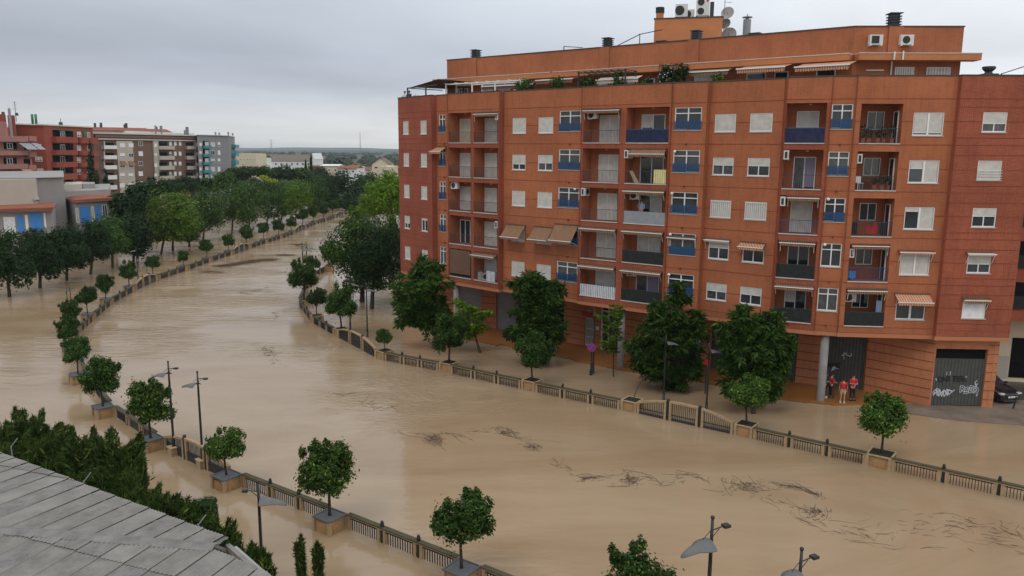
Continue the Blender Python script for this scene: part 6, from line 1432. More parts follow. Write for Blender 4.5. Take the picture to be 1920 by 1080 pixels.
    for (x, y) in ((22, 848), (158, 915), (372, 998)):
        p = G(x, y, 6.0); b = MB(); b.tube(p + Vector((0, 0, -.3)), p + Vector((0, 0, .25)), .02, n=5); b.tube(p + Vector((0, 0, .2)), p + Vector((.22, .05, .5)), .018, n=5); b.build('edge_bracket', 'metal_grey', t)
mat('roof_sheet_a', (.225, .212, .192), .85, .2, noise=(1.6, .9, (.14, .132, .12))); mat('roof_sheet_b', (.215, .205, .19), .85, .2, noise=(2.2, .9, (.13, .124, .116))); mat('roof_sheet_c', (.24, .227, .205), .85, .2, noise=(1.3, .9, (.165, .157, .147)))
fore_roof()

# ------------------------------------------------------------------ hedge trees beside that roof
def thuja(px, py_top, wpx, Y, label, m='leaf_thuja', n=5200, name='thuja_tree', tips=7, zlow=0.0):
    top = at(px, py_top, Y); hh = top.z; r = wpx * Y / FPX / 2; t = thing(name, (top.x, Y, 0), label, 'thuja' if name == 'thuja_tree' else 'shrub', 'thujas along the corrugated roof'); rng = np.random.default_rng(int(px * 7 + py_top)); rg = random.Random(int(px))
    b = MB(); b.path([(top.x, Y, -1.2), (top.x, Y, hh * .6), (top.x, Y, hh * .9)], [.12, .07, .02]); b.build('trunk', 'bark', t)
    C = []; Q = []
    for i in range(tips * 2):   # ragged plumes leaning out of a common foot
        a = rg.uniform(0, 6.28); rr = r * (0 if i == 0 else rg.uniform(.15, 1.0)); hx = hh * (1 if i == 0 else (rg.uniform(.62, .97) if name == 'thuja_tree' else rg.uniform(.84, 1.0)) * (1 - .10 * rr / r)); k = n // (tips * 2)
        f = rng.random(k) ** .7; w = r * rg.uniform(.20, .36) * (1 - f) ** .5 * (1 + .5 * np.sin(f * rg.uniform(14, 30) + i)) + .03
        ax = rr * np.cos(a) * f ** .8; ay = rr * np.sin(a) * f ** .8; an = rng.random(k) * 6.28; q = rng.uniform(.2, 1.0, k) ** .6 * w; q[rng.random(k) < .06] *= 1.7
        C.append(np.stack([top.x + ax + np.cos(an) * q, Y + ay + np.sin(an) * q, zlow + f * (hx - zlow)], 1)); Q.append(np.stack([np.cos(an), np.sin(an), np.full(k, .25)], 1) + rng.normal(size=(k, 3)) * .5)
    C = np.concatenate(C); Q = np.concatenate(Q); Q /= np.linalg.norm(Q, axis=1)[:, None]; k = len(C)
    bend = np.tile(np.array([0, 0, 1.6]), (k, 1)) + (C - np.array([top.x, Y, hh / 2])) * np.array([1.3, 1.3, 0]) + rng.normal(size=(k, 3)) * .5
    link('crown', leaves_mesh('crown', C, Q, .40, .06, m, rng, bend=bend), t); return t
TH = [(-10, 790, 90, 33, 'thuja cropped by the left edge above the corrugated roof'), (28, 775, 90, 34, 'tall feathery thuja at the left end of the hedge'), (65, 800, 70, 34, 'feathery thuja second from the left of the hedge'),
      (100, 820, 70, 33, 'thuja with split plumes in the left half of the hedge'), (135, 812, 70, 32.5, 'light green thuja before the dense dark one'), (175, 812, 90, 32, 'dense dark thuja in the middle of the hedge'), (208, 815, 90, 31.5, 'broad dark thuja at the hedge\'s right shoulder'),
      (232, 850, 60, 31, 'dark thuja closing the tall hedge on the right'), (235, 900, 70, 29.5, 'lower thuja below the right shoulder of the hedge'), (190, 890, 80, 30, 'lower lighter thuja in front of the dense dark one'), (110, 870, 90, 31, 'lower thuja against the roof edge on the left'), (60, 850, 90, 32, 'lower dark thuja against the roof edge far left')]
for x, y, w, Y, lab in TH: thuja(x, y - 10, w * 2.1, Y, lab, n=17000, tips=12)
for i, (x, y, w, Y) in enumerate(((285, 952, 40, 28), (312, 958, 44, 27.5), (340, 966, 40, 27), (362, 1002, 30, 26.5), (404, 1000, 30, 26), (440, 1035, 34, 24.5), (470, 1050, 30, 24))):
    thuja(x, y - 30, w * 3.0, Y, f'low thuja of the hedge row stepping down to the right, {ORD[i]} from the left', n=8000, name='low_thuja', tips=9)
thuja(564, 1006, 24, 27.5, 'left one of the pair of slim thujas at the bottom edge', n=2600, name='low_thuja', tips=3); thuja(594, 1020, 22, 27.2, 'right one of the pair of slim thujas at the bottom edge', n=2600, name='low_thuja', tips=3)
# clipped round topped shrub
c = at(385, 938, 28); t = thing('clipped_shrub', (c.x, 28, 0), 'clipped round-topped shrub standing above the low hedge row', 'shrub'); b = MB(); b.tube((c.x, 28, -1), (c.x, 28, c.z - .4), .08); b.build('trunk', 'bark', t)
rng = np.random.default_rng(3); n = 5200; an = rng.random(n) * 6.28; f = rng.random(n); rr = .42; zc_ = c.z; z = zc_ - 2.2 * f; rad = rr * np.minimum(1, np.sqrt(np.clip((zc_ - z) / .25, 0, 1))) * rng.uniform(.85, 1.06, n)
cap = rng.random(n) < .2; rad[cap] = rr * np.sqrt(rng.random(cap.sum())); z[cap] = zc_ - .05 + rng.normal(size=cap.sum()) * .03
C = np.stack([c.x + np.cos(an) * rad, 28 + np.sin(an) * rad, z], 1); Q = np.stack([np.cos(an), np.sin(an), np.where(cap, 2.0, .2)], 1) + rng.normal(size=(n, 3)) * .4; Q /= np.linalg.norm(Q, axis=1)[:, None]
link('crown', leaves_mesh('crown', C, Q, .09, .05, 'leaf_dark', rng), t)

# ------------------------------------------------------------------ floating reeds and branches
def debris(label, pts, n, width, seed, red=False, ln=(.3, 1.6), knots=()):
    """bent sticks lying on the water along a photographed drift line"""
    rg = random.Random(seed); P = [G(x, y, .015) for x, y in pts]; seg = [(P[i + 1] - P[i]).length for i in range(len(P) - 1)]; tot = sum(seg); b = MB()
    def along(s_):
        s_ *= tot
        for i, l in enumerate(seg):
            if s_ <= l or i == len(seg) - 1: return P[i].lerp(P[i + 1], min(1, s_ / l)), (P[i + 1] - P[i]).normalized()
            s_ -= l
    for k in range(n if n > 140 and ln[1] > 1.7 else int(n * .55)):
        s_ = rg.random() if not knots or rg.random() < .45 else min(1, max(0, rg.gauss(rg.choice(knots), .035)))
        c, t = along(s_); nn = Vector((-t.y, t.x, 0)); c = c + nn * rg.gauss(0, width) + t * rg.gauss(0, .2); a = rg.gauss(0, .45); dr = (t * math.cos(a) + nn * math.sin(a)); l = rg.uniform(*ln) * (1.25 if rg.random() < .25 else .4); cv = rg.uniform(-.45, .45); r = rg.uniform(.003, .0085)
        pp_ = Vector((-dr.y, dr.x, 0)) * cv * l * .5; q = [c - dr * l / 2, c - dr * l * .2 + pp_ * .8, c + dr * l * .15 + pp_, c + dr * l / 2]
        for v in q: v.z = rg.uniform(.005, .03)
        b.path(q, [r, r * 1.2, r, r * .5], 3)
        if rg.random() < .35: a2 = a + rg.choice((-.6, .6)); d2 = (t * math.cos(a2) + nn * math.sin(a2)); b.tube(q[1], q[1] + d2 * l * .4 + Vector((0, 0, .01)), r * .7, r * .3, 3)
    o = b.build('floating_branches', 'reed'); tag(o, label, 'floating debris', kind='stuff'); return o
debris('drift of bare branches floating left of centre with a loop at its end', [(475, 642), (492, 650), (505, 662), (515, 680), (545, 690)], 170, .35, 1, knots=(.3, .45))
debris('small dark branch arc floating below the river bend gate', [(640, 737), (680, 741), (705, 766), (740, 766), (750, 775)], 70, .25, 2)
debris('tangled branches at the left of the long central drift line', [(768, 812), (790, 815), (808, 824), (826, 838), (812, 816), (838, 812), (860, 816), (880, 826)], 200, .22, 3, knots=(.25, .6))
debris('branch arch in the centre of the long drift line', [(885, 808), (915, 808), (935, 804), (955, 812), (975, 820), (990, 832), (1012, 845)], 190, .22, 4, knots=(.45, .9))
debris('hook shaped tangle of branches right of centre', [(1045, 868), (1062, 876), (1080, 885), (1095, 897), (1112, 896), (1150, 892), (1178, 885), (1186, 898), (1165, 912), (1145, 912)], 230, .2, 5, knots=(.35, .8))
debris('thin wavy line of twigs trailing right of the hook shaped tangle', [(1200, 890), (1225, 898), (1250, 908), (1290, 888), (1312, 894), (1335, 908)], 80, .18, 6)
debris('loose cloud of twigs with a dark knot left of the lower right', [(1335, 920), (1370, 912), (1385, 900), (1400, 920), (1425, 912), (1460, 908)], 190, .45, 7, knots=(.5, .7))
debris('long stem of reeds drifting at the right of the twig cloud', [(1460, 908), (1490, 914), (1520, 922), (1540, 932)], 90, .12, 8)
debris('reddish tangle of twigs near the lower right lamps', [(1462, 938), (1480, 955), (1505, 950), (1530, 956), (1520, 975), (1545, 988)], 150, .35, 9, knots=(.6,))
debris('sparse twigs drifting towards the lower right corner', [(1560, 985), (1600, 1000), (1640, 1005), (1720, 990), (1800, 985), (1860, 1010), (1915, 1020)], 150, .7, 10)
debris('scattered twigs in the lower right corner', [(1780, 975), (1830, 990), (1880, 985), (1920, 1005)], 70, .4, 11)
debris('short dark branch floating upstream beside the mid river current', [(450, 547), (458, 550), (470, 553)], 45, .15, 12); debris('curved twig floating above the branch drift', [(512, 585), (520, 590), (516, 598)], 40, .12, 13); debris('pale twig streak upstream in the river', [(480, 545), (495, 540), (505, 538)], 40, .15, 14)
debris('long reddish raft of reeds far upstream in the river bend', [(408, 500), (430, 497), (460, 492), (485, 488), (515, 487)], 1300, .75, 15, ln=(.6, 2.2)); debris('small reddish reed raft right of the long one', [(522, 478), (540, 478), (550, 479)], 260, .5, 16, ln=(.6, 1.8)); debris('faint reed raft left below the long one', [(378, 510), (395, 509), (418, 512)], 150, .5, 17, ln=(.6, 1.8)); debris('distant reed raft on the far water', [(550, 459), (560, 459), (568, 458)], 160, .5, 18, ln=(.6, 1.8))

# ------------------------------------------------------------------ people
def skin_mesh(name, verts, edges, radii, m, par, root=0, lv=2):
    me = bpy.data.meshes.new(name); me.from_pydata(verts, edges, []); me.materials.append(MATS[m]); o = link(name, me, None); o.parent = par
    md = o.modifiers.new('skin', 'SKIN'); sk = me.skin_vertices[0].data if me.skin_vertices else None
    if sk is None: me.skin_vertices.new() if hasattr(me.skin_vertices, 'new') else None; sk = me.skin_vertices[0].data
    for i, r in enumerate(radii): sk[i].radius = (r, r) if not isinstance(r, tuple) else r; sk[i].use_root = (i == root)
    md.use_smooth_shade = True; s = o.modifiers.new('sub', 'SUBSURF'); s.levels = lv; s.render_levels = lv; return o
def person(loc, rz, label, top, bottom, arms='down', hairm='hair', s=1.0, shorts=False, shoes='cloth_white', group=None):
    t = thing('person', loc, label, 'person', group, rz); t.scale = (s, s, s)
    # local: faces -Y ; x right
    if arms == 'down': L = [(-.21, 0, 1.42), (-.25, .02, 1.14), (-.25, -.04, .88)]; Rr = [(.21, 0, 1.42), (.25, .02, 1.14), (.25, -.04, .88)]
    elif arms == 'phone': L = [(-.21, 0, 1.42), (-.27, -.08, 1.16), (-.10, -.20, 1.5)]; Rr = [(.21, 0, 1.42), (.26, -.02, 1.14), (.12, -.24, 1.06)]
    elif arms == 'folded': L = [(-.21, 0, 1.42), (-.25, -.06, 1.16), (.04, -.24, 1.18)]; Rr = [(.21, 0, 1.42), (.25, -.06, 1.16), (-.04, -.26, 1.12)]
    else: L = [(-.21, 0, 1.42), (-.26, -.1, 1.16), (-.2, -.38, 1.08)]; Rr = [(.21, 0, 1.42), (.26, -.1, 1.16), (.2, -.38, 1.08)]
    V = [(0, 0, .95), (0, 0, 1.15), (0, 0, 1.38), (0, 0, 1.50), (0, -.01, 1.60), (0, -.01, 1.70)] + L + Rr + [(-.10, 0, .88), (-.11, -.01, .48), (-.12, .02, .08), (-.13, -.13, .035), (.10, 0, .88), (.11, -.01, .48), (.13, .02, .08), (.14, -.13, .035)]
    E_ = [(0, 1), (1, 2), (2, 3), (3, 4), (4, 5), (2, 6), (6, 7), (7, 8), (2, 9), (9, 10), (10, 11), (0, 12), (12, 13), (13, 14), (14, 15), (0, 16), (16, 17), (17, 18), (18, 19)]
    r = [(.15, .11), (.13, .10), (.15, .10), .055, (.085, .10), (.07, .08), .055, .042, .03, .055, .042, .03, .085, .055, .042, .035, .085, .055, .042, .035]
    skin_mesh('body', V, E_, r, 'skin', t)
    # hands with fingers
    for sgn, W_, El in ((-1, L[2], L[1]), (1, Rr[2], Rr[1])):
        w = Vector(W_); dd = (w - Vector(El)).normalized(); sd = dd.cross(Vector((0, 1, 0.2))).normalized(); b = MB(); b.tube(w, w + dd * .08, .026, .034, 8)
        for q in (-1.5, -.5, .5, 1.5): p0 = w + dd * .075 + sd * .016 * q; b.path([p0, p0 + dd * .035, p0 + dd * .055 + Vector((0, -.02, 0))], [.009, .008, .006], 5)
        p0 = w + dd * .03 + sd * .03 * sgn; b.path([p0, p0 + dd * .03 + sd * .02 * sgn], [.011, .008], 5); b.build('hand', 'skin', None).parent = t
    b = MB(); b.tube((0, -.10, 1.625), (0, -.128, 1.60), .012, .018, 6); b.build('nose', 'skin').parent = t
    for sx in (-1, 1): b = MB(); b.tube((sx * .033, -.098, 1.65), (sx * .033, -.108, 1.65), .012, n=6); b.build('eye', 'void_black').parent = t; b = MB(); b.tube((sx * .082, 0, 1.62), (sx * .098, .005, 1.625), .025, .02, 6); b.build('ear', 'skin').parent = t
    b = MB(); b.tube((-.025, -.10, 1.575), (.025, -.10, 1.575), .007, n=5); b.build('mouth', 'cloth_red').parent = t
    b = MB(); prof = [(.088, -.05), (.098, 0), (.096, .05), (.075, .095), (.035, .115), (.003, .12)]; b.lathe((0, .015, 1.655), prof, 12); h = b.build('hair', hairm, None, smooth=True); h.parent = t
    V2 = [(0, 0, .92), (0, 0, 1.15), (0, 0, 1.38), (0, 0, 1.46)] + [L[0], tuple(Vector(L[0]).lerp(Vector(L[1]), .85)), Rr[0], tuple(Vector(Rr[0]).lerp(Vector(Rr[1]), .85))]
    skin_mesh('shirt', V2, [(0, 1), (1, 2), (2, 3), (2, 4), (4, 5), (2, 6), (6, 7)], [(.18, .135), (.155, .125), (.175, .125), .075, .078, .066, .078, .066], top, t)
    k = .48 if not shorts else .55
    V3 = [(0, 0, .96), (-.10, 0, .84), (-.11, -.01, k), (.10, 0, .84), (.11, -.01, k)]; E3 = [(0, 1), (1, 2), (0, 3), (3, 4)]; r3 = [(.17, .13), .115, .08, .115, .08]
    if not shorts: V3 += [(-.12, .02, .12), (.13, .02, .12)]; E3 += [(2, 5), (4, 6)]; r3 += [.062, .062]
    skin_mesh('trousers' if not shorts else 'shorts', V3, E3, r3, bottom, t)
    for sx in (-1, 1):
        b = MB(dw=(0, 1)); b.box(sx * .125 - .045, sx * .125 + .045, -.19, .07, .0, .085); b.build('shoe', shoes).parent = t
    return t
zpv = .10
p = at(1548, 715, 51.9); person((p.x, 51.9, zpv), 1.2, 'person in dark clothes with a white striped sleeve half hidden left of the column', 'cloth_navy', 'cloth_dark', 'folded')
p = G(1579, 755, zpv); person((p.x, p.y, zpv), 2.9, 'person in a red shirt and beige shorts standing in the arcade seen from behind', 'cloth_red', 'cloth_beige', 'down', shorts=True, s=.97)
p = G(1597, 751, zpv); person((p.x, p.y, zpv), .15, 'person in a red top and black trousers facing the flood with folded arms', 'cloth_red', 'cloth_dark', 'folded', s=1.04, shoes='cloth_dark')
p = G(1560, 748, zpv); person((p.x, p.y + .3, zpv), 1.6, 'person mostly hidden by the column, only a red sleeve visible', 'cloth_red', 'cloth_dark', 'folded', s=.98, shoes='cloth_dark')
o, d, Lg = FN['E']; q = o + d * 5.15 + Vector((d.y, -d.x, 0)) * -.35; person((q.x, q.y, S(2) + .06), -.7, 'person in a pale blue shirt holding a phone on the middle balcony', 'cloth_blue', 'cloth_navy', 'phone')
o, d, Lg = FN['A']
for u, lab, c_ in ((.35, 'left one of two people leaning on the roof terrace corner, white shirt', 'cloth_white'), (1.15, 'right one of two people on the roof terrace corner, blue shirt', 'cloth_navy')):
    q = o + d * u + Vector((d.y, -d.x, 0)) * -.55; person((q.x, q.y, 20.3), -.5, lab, c_, 'cloth_dark', 'lean')
o, d, Lg = FN['A']; q = o + d * 2.4 + Vector((d.y, -d.x, 0)) * -.5; t = thing('potted_plant', (q.x, q.y, 20.3), 'small round pot plant on the roof terrace next to the two people', 'potted plant'); b = MB(); b.lathe((q.x, q.y, 20.3), [(.14, 0), (.2, .7), (.18, .72)], 10); b.build('pot', 'terracotta', t); crown('foliage', [(q.x, q.y, 21.3, .3, .3, .35)], 200, .14, .08, 'leaf_dark', 3, t)

# ------------------------------------------------------------------ plants and objects on terraces and balconies
def pot_plant(P, r, h, label, m='leaf_mid', n=500, leaf=.12, potm='terracotta', ph=.3):
    t = thing('potted_plant', P, label, 'potted plant'); b = MB(); b.lathe(P, [(.10, 0), (.16, ph), (.14, ph + .01)], 12); b.build('pot', potm, t); crown('foliage', [(P[0], P[1], P[2] + ph + h * .5, r, r, h * .55)], n, leaf, leaf * .55, m, int(P[0] * 10) % 97, t, kper=14); return t
def terr(px, w, z=20.3): b = PF(); return b.p(upx(px, (PL, PM), w), w, z)
for px, r, lab, n in ((983, .75, 'leafy bush hanging over the terrace parapet, leftmost of the terrace plants', 900), (1042, .75, 'rounded bush on the terrace parapet between two awnings', 900), (1101, .6, 'bush at the left post of the dark pergola', 600), (1161, .6, 'bush in front of the cream awning under the pergola', 600), (1345, .5, 'low plant leaning by the terrace divider', 300), (1212, .35, 'small plant right of the pergola', 250)):
    p = terr(px, 2.5); pot_plant((p.x, p.y, 20.3), r, 1.3 if n > 500 else .9, lab, 'leaf_mid', n, .2, ph=.85)
for px, lab in ((1248, 'white flowering climber covering a post on the terrace'), (1275, 'tall dark climber beside the white flowering one')):
    p = terr(px, 2.6); t = thing('climbing_plant', (p.x, p.y, 20.3), lab, 'climbing plant'); b = MB(dw=(0, 1)); b.o = Vector((p.x, p.y, 0)); [b.box(x - .03, x + .03, -.03, .03, 20.3, 22.8) for x in (-.5, .5)]; b.box(-.53, .53, -.03, .03, 22.803, 22.86); b.build('trellis', 'metal_dark', t)
    crown('foliage', [(p.x, p.y, 21.5, .6, .4, 1.3), (p.x + .1, p.y, 22.4, .5, .35, .5)], 1500, .16, .1, 'leaf_dark', int(px), t)
    if px < 1260: crown('blossom', [(p.x, p.y - .2, 21.6, .62, .42, 1.2)], 90, .12, .1, 'flower_white', 8, t)
p = terr(970, 1.6); b = MB(); b.face([terr(953, 2.6, 20.3), terr(962, 2.6, 20.3), terr(975, 1.1, 22.3), terr(966, 1.1, 22.3)]); b.face([v + Vector((0, 0.0, -.06)) for v in (terr(966, 1.1, 22.3), terr(975, 1.1, 22.3), terr(962, 2.6, 20.3), terr(953, 2.6, 20.3))]); tag(b.build('leaning_board', 'cloth_beige'), 'pale board leaning beside the left pergola on the terrace', 'board')
def JP(u, w, z): o, d, L_ = FN['J']; return o + d * u + Vector((d.y, -d.x, 0)) * w + Vector((0, 0, z))
for i, (u, w, h, k) in enumerate(((.7, -.4, .9, 0), (1.1, -.5, .7, 0), (1.6, -.35, .6, 0), (2.0, -.5, .8, 0), (2.5, -.4, .9, 0), (1.7, -.5, .5, 1), (2.15, -.4, .7, 1), (2.55, -.5, .6, 1))):
    P = JP(u, w, S(k) + .06); pot_plant((P.x, P.y, P.z), .26, h, f'{["leftmost", "second", "third", "fourth", "rightmost"][i] if k == 0 else ["left", "middle", "right"][i-5]} pot plant on the {STOR[k]} loggia of the right column', 'leaf_dark', 240, .1)
# small table, chair, laundry
def frame_chair(P, label, m='white_frame'):
    t = thing('chair', P, label, 'chair'); M = lambda: MB(P, (1, .1)); b = M(); b.box(-.2, .2, -.2, .2, .42, .45); b.build('seat', m, t); b = M(); b.box(-.2, .2, -.2, -.17, .46, .85); b.build('backrest', m, t)
    for sx in (-.18, .15):
        for sy in (-.19, .16): b = M(); b.box(sx, sx + .03, sy, sy + .03, 0, .418); b.build('leg', m, t)
P = JP(.75, -.5, S(1) + .06); frame_chair(P, 'white folding chair at the left of the second loggia from the top')
P = JP(1.35, -1.1, S(1) + .06); t = thing('table', P, 'small table on the second loggia from the top of the right column', 'table'); b = MB(P, (1, 0)); b.box(-.4, .4, -.3, .3, .7, .74); b.build('table_top', 'cloth_dark', t)
for sx in (-.36, .33):
    for sy in (-.27, .24): b = MB(P, (1, 0)); b.box(sx, sx + .03, sy, sy + .03, 0, .698); b.build('leg', 'metal_dark', t)
def cloth(f, u0, u1, z0, z1, w, m, name, label, cat):
    b = MF(f); n = 8
    for i in range(n):
        a = u0 + (u1 - u0) * i / n; c = u0 + (u1 - u0) * (i + 1) / n; w1 = w + .025 * math.sin(i * 1.9); w2 = w + .025 * math.sin((i + 1) * 1.9); b.quad((a, w1 + .02, z0 + .05 * math.sin(i)), (c, w2 + .02, z0 + .05 * math.sin(i + 1)), (c, w2, z1), (a, w1, z1)); b.quad((a, w1 + .005, z0 + .05 * math.sin(i)), (a, w1 - .015, z1), (c, w2 - .015, z1), (c, w2 + .005, z0 + .05 * math.sin(i + 1)))
    return tag(b.build(name, m), label, cat)
cloth('J', 1.35, 2.0, S(2) + .25, S(2) + .95, -.25, 'cloth_red', 'hanging_cloth', 'red cloth drying on the middle loggia of the right column', 'laundry')
cloth('J', .45, .75, S(2) + .15, S(2) + 1.0, -.2, 'cloth_dark', 'hanging_jacket', 'dark jacket hanging at the left of the middle loggia', 'laundry'); cloth('J', 2.15, 2.45, S(2) + .15, S(2) + .95, -.2, 'cloth_dark', 'hanging_cloth', 'dark cloth beside the red one on the middle loggia', 'laundry')
cloth('J', 1.45, 1.75, S(2) + .8, S(2) + 1.02, -.15, 'plastic_green', 'hanging_cloth', 'small green cloth above the red one on the middle loggia', 'laundry')
cloth('J', .5, .95, S(3) + .2, S(3) + .7, -.3, 'blue_panel', 'blue_towel', 'bright blue towel on the loggia with the blue top rail', 'laundry'); cloth('J', 2.35, 2.65, S(4) + .95, S(4) + 1.75, -.12, 'cloth_blue', 'hanging_shirt', 'pale blue shirt hanging over the lowest loggia railing', 'laundry')
b = MF('E'); b.face([b.p(3.95, -.5, S(1) + .95), b.p(4.2, -.5, S(1) + 1.0), b.p(4.85, -.35, S(1) + .1), b.p(4.5, -.35, S(1) + .07)]); b.face([b.p(3.95, -.53, S(1) + .95), b.p(4.5, -.38, S(1) + .07), b.p(4.85, -.38, S(1) + .1), b.p(4.2, -.53, S(1) + 1.0)]); tag(b.build('leaning_board', 'cloth_beige'), 'wooden board leaning on the balcony with the yellow panel', 'board')
# ------------------------------------------------------------------ no-stopping sign
p = G(1108, 703, 0); t = thing('no_parking_sign', (p.x, p.y, 0), 'round blue and red no parking sign on a dark post before the entrance', 'road sign'); ztp = at(1109, 651, p.y).z
b = MB(); b.lathe(p, [(.12, -1), (.12, .35), (.07, .5), (.05, 1.0), (.05, ztp - .25)], 12); b.build('post', 'iron_black', t)
nv = Vector((-p.x, -p.y, 0)).normalized(); c = Vector((p.x, p.y, ztp)) + nv * .09
b = MB(); b.tube(c, c + nv * .02, .33, n=28); b.build('disc', 'sign_red', t); b = MB(); b.tube(c + nv * .021, c + nv * .026, .26, n=28); b.build('disc_field', 'sign_blue', t)
sd = Vector((-nv.y, nv.x, 0)); b = MB(); e1 = (sd + Vector((0, 0, 1))).normalized(); e2 = (sd - Vector((0, 0, 1))).normalized(); c2 = c + nv * .031; b.face([c2 - e1 * .26 - e2 * .035, c2 + e1 * .26 - e2 * .035, c2 + e1 * .26 + e2 * .035, c2 - e1 * .26 + e2 * .035]); b.build('slash', 'sign_red', t)
p = G(1322, 738, 0); t = thing('round_road_sign', (p.x, p.y, 0), 'small red road sign half hidden behind the broad dark street tree', 'road sign'); b = MB(); b.tube((p.x, p.y, -1), (p.x, p.y, 2.6), .05); b.build('post', 'iron_black', t); nv = Vector((-p.x, -p.y, 0)).normalized(); c = Vector((p.x, p.y, 2.3)) + nv * .06; b = MB(); b.tube(c, c + nv * .02, .19, n=24); b.build('disc', 'sign_red', t)
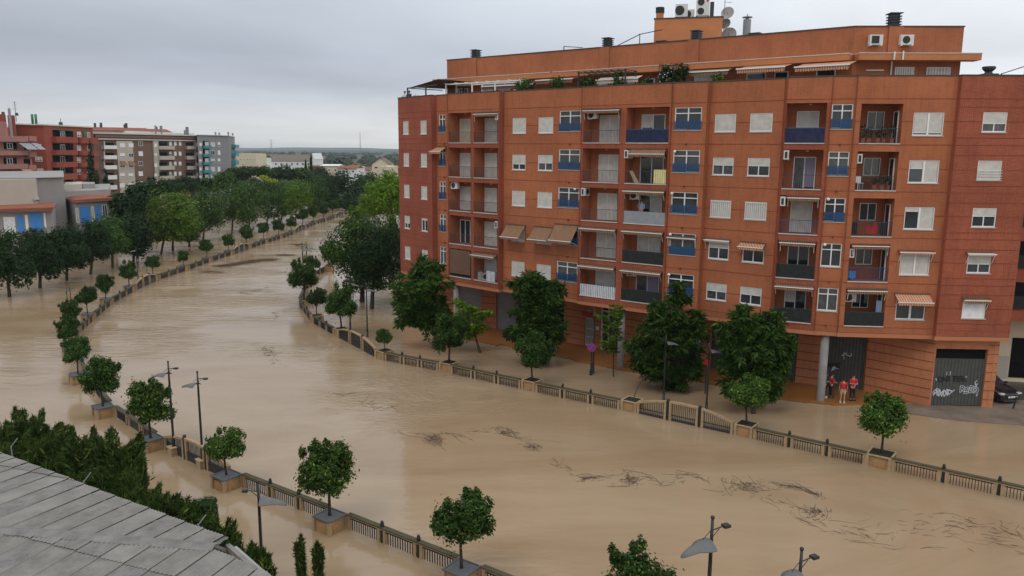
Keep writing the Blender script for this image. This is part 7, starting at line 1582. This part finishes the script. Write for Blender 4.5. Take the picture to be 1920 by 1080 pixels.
# ------------------------------------------------------------------ parked car
def car(P, rz, label):
    t = thing('parked_car', P, label, 'car', None, rz)   # local: nose towards -Y
    prof = [(-2.10, .45, .60), (-2.06, .62, .74), (-1.90, .70, .82), (-1.2, .86, .93), (-.75, .90, 1.0), (-.1, .90, 1.40), (.5, .90, 1.47), (1.2, .90, 1.42), (1.75, .88, 1.05), (2.0, .84, .95), (2.08, .6, .7)]
    # cross sections from nose to tail: (y, half width low, top z)
    secs = [(-2.10, .70, .30, .58, .60), (-2.03, .80, .24, .64, .72), (-1.7, .87, .22, .70, .84), (-1.1, .89, .20, .72, .95), (-.8, .89, .20, .70, 1.0), (-.05, .89, .20, .60, 1.42), (.7, .89, .20, .58, 1.47), (1.4, .88, .20, .60, 1.38), (1.95, .84, .25, .66, 1.0), (2.1, .76, .35, .62, .85)]
    b = MB(); rings = []
    for (y, w, z0, wt, zt) in secs:
        zs = z0 + .34; zb = min(.93, zt - .04)
        rings.append([(w - .06, y, z0), (w, y, zs), (w * .985, y, max(zs + .01, zb - .04)), (wt + (w - wt) * .25, y, (zb + zt) / 2 if zt > 1.0 else zt - .02), (wt, y, zt - .015), (wt * .5, y, zt + .01), (0, y, zt + .02)])
    full = [r + [(-x, y, z) for x, y, z in r[::-1][1:]] for r in rings]
    for a, c in zip(full[:-1], full[1:]):
        for i in range(len(a) - 1): b.face([a[i], c[i], c[i + 1], a[i + 1]])
        b.face([a[-1], c[-1], c[0], a[0]])
    b.face(full[0]); b.face(full[-1][::-1]); o = b.build('body', 'car_paint', None, smooth=True); o.parent = t
    def pt(name, m, fn): b = MB(dw=(0, 1)); fn(b); o = b.build(name, m); o.parent = t; return o
    pt('windscreen', 'glass', lambda b: b.face([(-.66, -.80, 1.015), (.66, -.80, 1.015), (.60, -.10, 1.425), (-.60, -.10, 1.425)]))
    pt('rear_window', 'glass', lambda b: b.face([(.60, 1.45, 1.37), (-.60, 1.45, 1.37), (-.62, 1.93, 1.04), (.62, 1.93, 1.04)]))
    for sx in (-1, 1):
        pt('side_window', 'glass', lambda b: b.face([(sx * .872, -.55, 1.0), (sx * .872, 1.3, 1.0), (sx * .70, 1.1, 1.36), (sx * .70, .0, 1.36)][::sx]))
        def hl(b): b.box(sx * .66 - .17, sx * .66 + .17, -2.10, -1.88, .66, .755)
        pt('headlight', 'headlight', hl)
        pt('mirror', 'car_paint', lambda b: b.box(sx * 1.0 - .09, sx * 1.0 + .09, -.62, -.5, .96, 1.08))
        for y in (-1.32, 1.3):
            w = bpy.data.objects.new('wheel', None); COL.objects.link(w); w.parent = t; w.location = (sx * .80, y, .31)
            b = MB(); b.tube((-.1, 0, 0), (.1, 0, 0), .31, n=22); q = b.build('tyre', 'tyre'); q.parent = w; b = MB(); b.tube((-.108, 0, 0), (.108, 0, 0), .19, n=14); q = b.build('rim', 'metal_grey'); q.parent = w
    pt('grille', 'car_trim', lambda b: b.box(-.46, .46, -2.13, -2.05, .50, .74)); pt('lower_intake', 'car_trim', lambda b: b.box(-.62, .62, -2.125, -2.03, .26, .42))
    pt('chrome_strip', 'chrome', lambda b: (b.box(-.48, -.1, -2.145, -2.12, .655, .685), b.box(.1, .48, -2.145, -2.12, .655, .685)))
    pt('chrome_lip', 'chrome', lambda b: b.box(-.5, .5, -2.14, -2.10, .225, .245))
    def lz(b):
        for s_ in (0, 1):
            for sx in (-1, 1): b.face([(0, -2.15, .58), (sx * .065, -2.15, .67), (sx * .035, -2.15, .67), (0, -2.15, .625)] if s_ == 0 else [(0, -2.15, .76), (sx * .065, -2.15, .67), (sx * .035, -2.15, .67), (0, -2.15, .715)])
    pt('badge', 'chrome', lz); pt('number_plate', 'plate_white', lambda b: b.box(-.26, .26, -2.16, -2.135, .44, .55))
    cu = bpy.data.curves.new('plate_text', 'FONT'); cu.body = '4827 JKL'; cu.size = .11; cu.align_x = 'CENTER'; cu.materials.append(MATS['graffiti_black']); o = bpy.data.objects.new('plate_lettering', cu); me = bpy.data.meshes.new_from_object(o); bpy.data.objects.remove(o); o = bpy.data.objects.new('plate_lettering', me); COL.objects.link(o); o.parent = t; o.location = (0, -2.163, .46); o.rotation_euler = (R(90), 0, 0)
P = G(1880, 757, .07); car((P.x + .05, P.y + 2.0, .07), R(12), 'dark parked hatchback with a silver badge peeping out behind the brick garage pier')
p = G(1899, 766, .06); t = thing('bollard', (p.x, p.y, .06), 'leaning dark bollard beside the parked car', 'bollard'); b = MB(); b.tube((p.x, p.y, 0), (p.x + .18, p.y, .85), .05, .06, 10); b.build('post', 'iron_black', t); b = MB(); b.tube((p.x + .18, p.y, .853), (p.x + .2, p.y, .93), .065, n=10); b.build('cap', 'chrome', t)
p = G(1812, 715, 0)
# barrel and cushions on a balcony
b = MF('C'); b.tube(b.p(3.55, -.5, S(4) + .06), b.p(3.55, -.5, S(4) + .7), .25, n=14); tag(b.build('barrel', 'sill_stone'), 'pale round barrel on the lowest balcony beside the white panel', 'barrel')

# ------------------------------------------------------------------ haze: one closed box of even, thin air
def haze():
    b = MB(dw=(0, 1)); b.box(-6800, 6800, -60, 8500, -2.5, 62)
    m = bpy.data.materials.new('haze'); m.use_nodes = True; nt = m.node_tree; nt.nodes.clear(); v = nt.nodes.new('ShaderNodeVolumePrincipled'); o = nt.nodes.new('ShaderNodeOutputMaterial'); nt.links.new(v.outputs[0], o.inputs['Volume'])
    v.inputs['Color'].default_value = (.80, .87, .95, 1); v.inputs['Density'].default_value = .00010; v.inputs['Anisotropy'].default_value = .2; MATS['haze'] = m
    h = b.build('haze', 'haze'); h['kind'] = 'stuff'
haze()
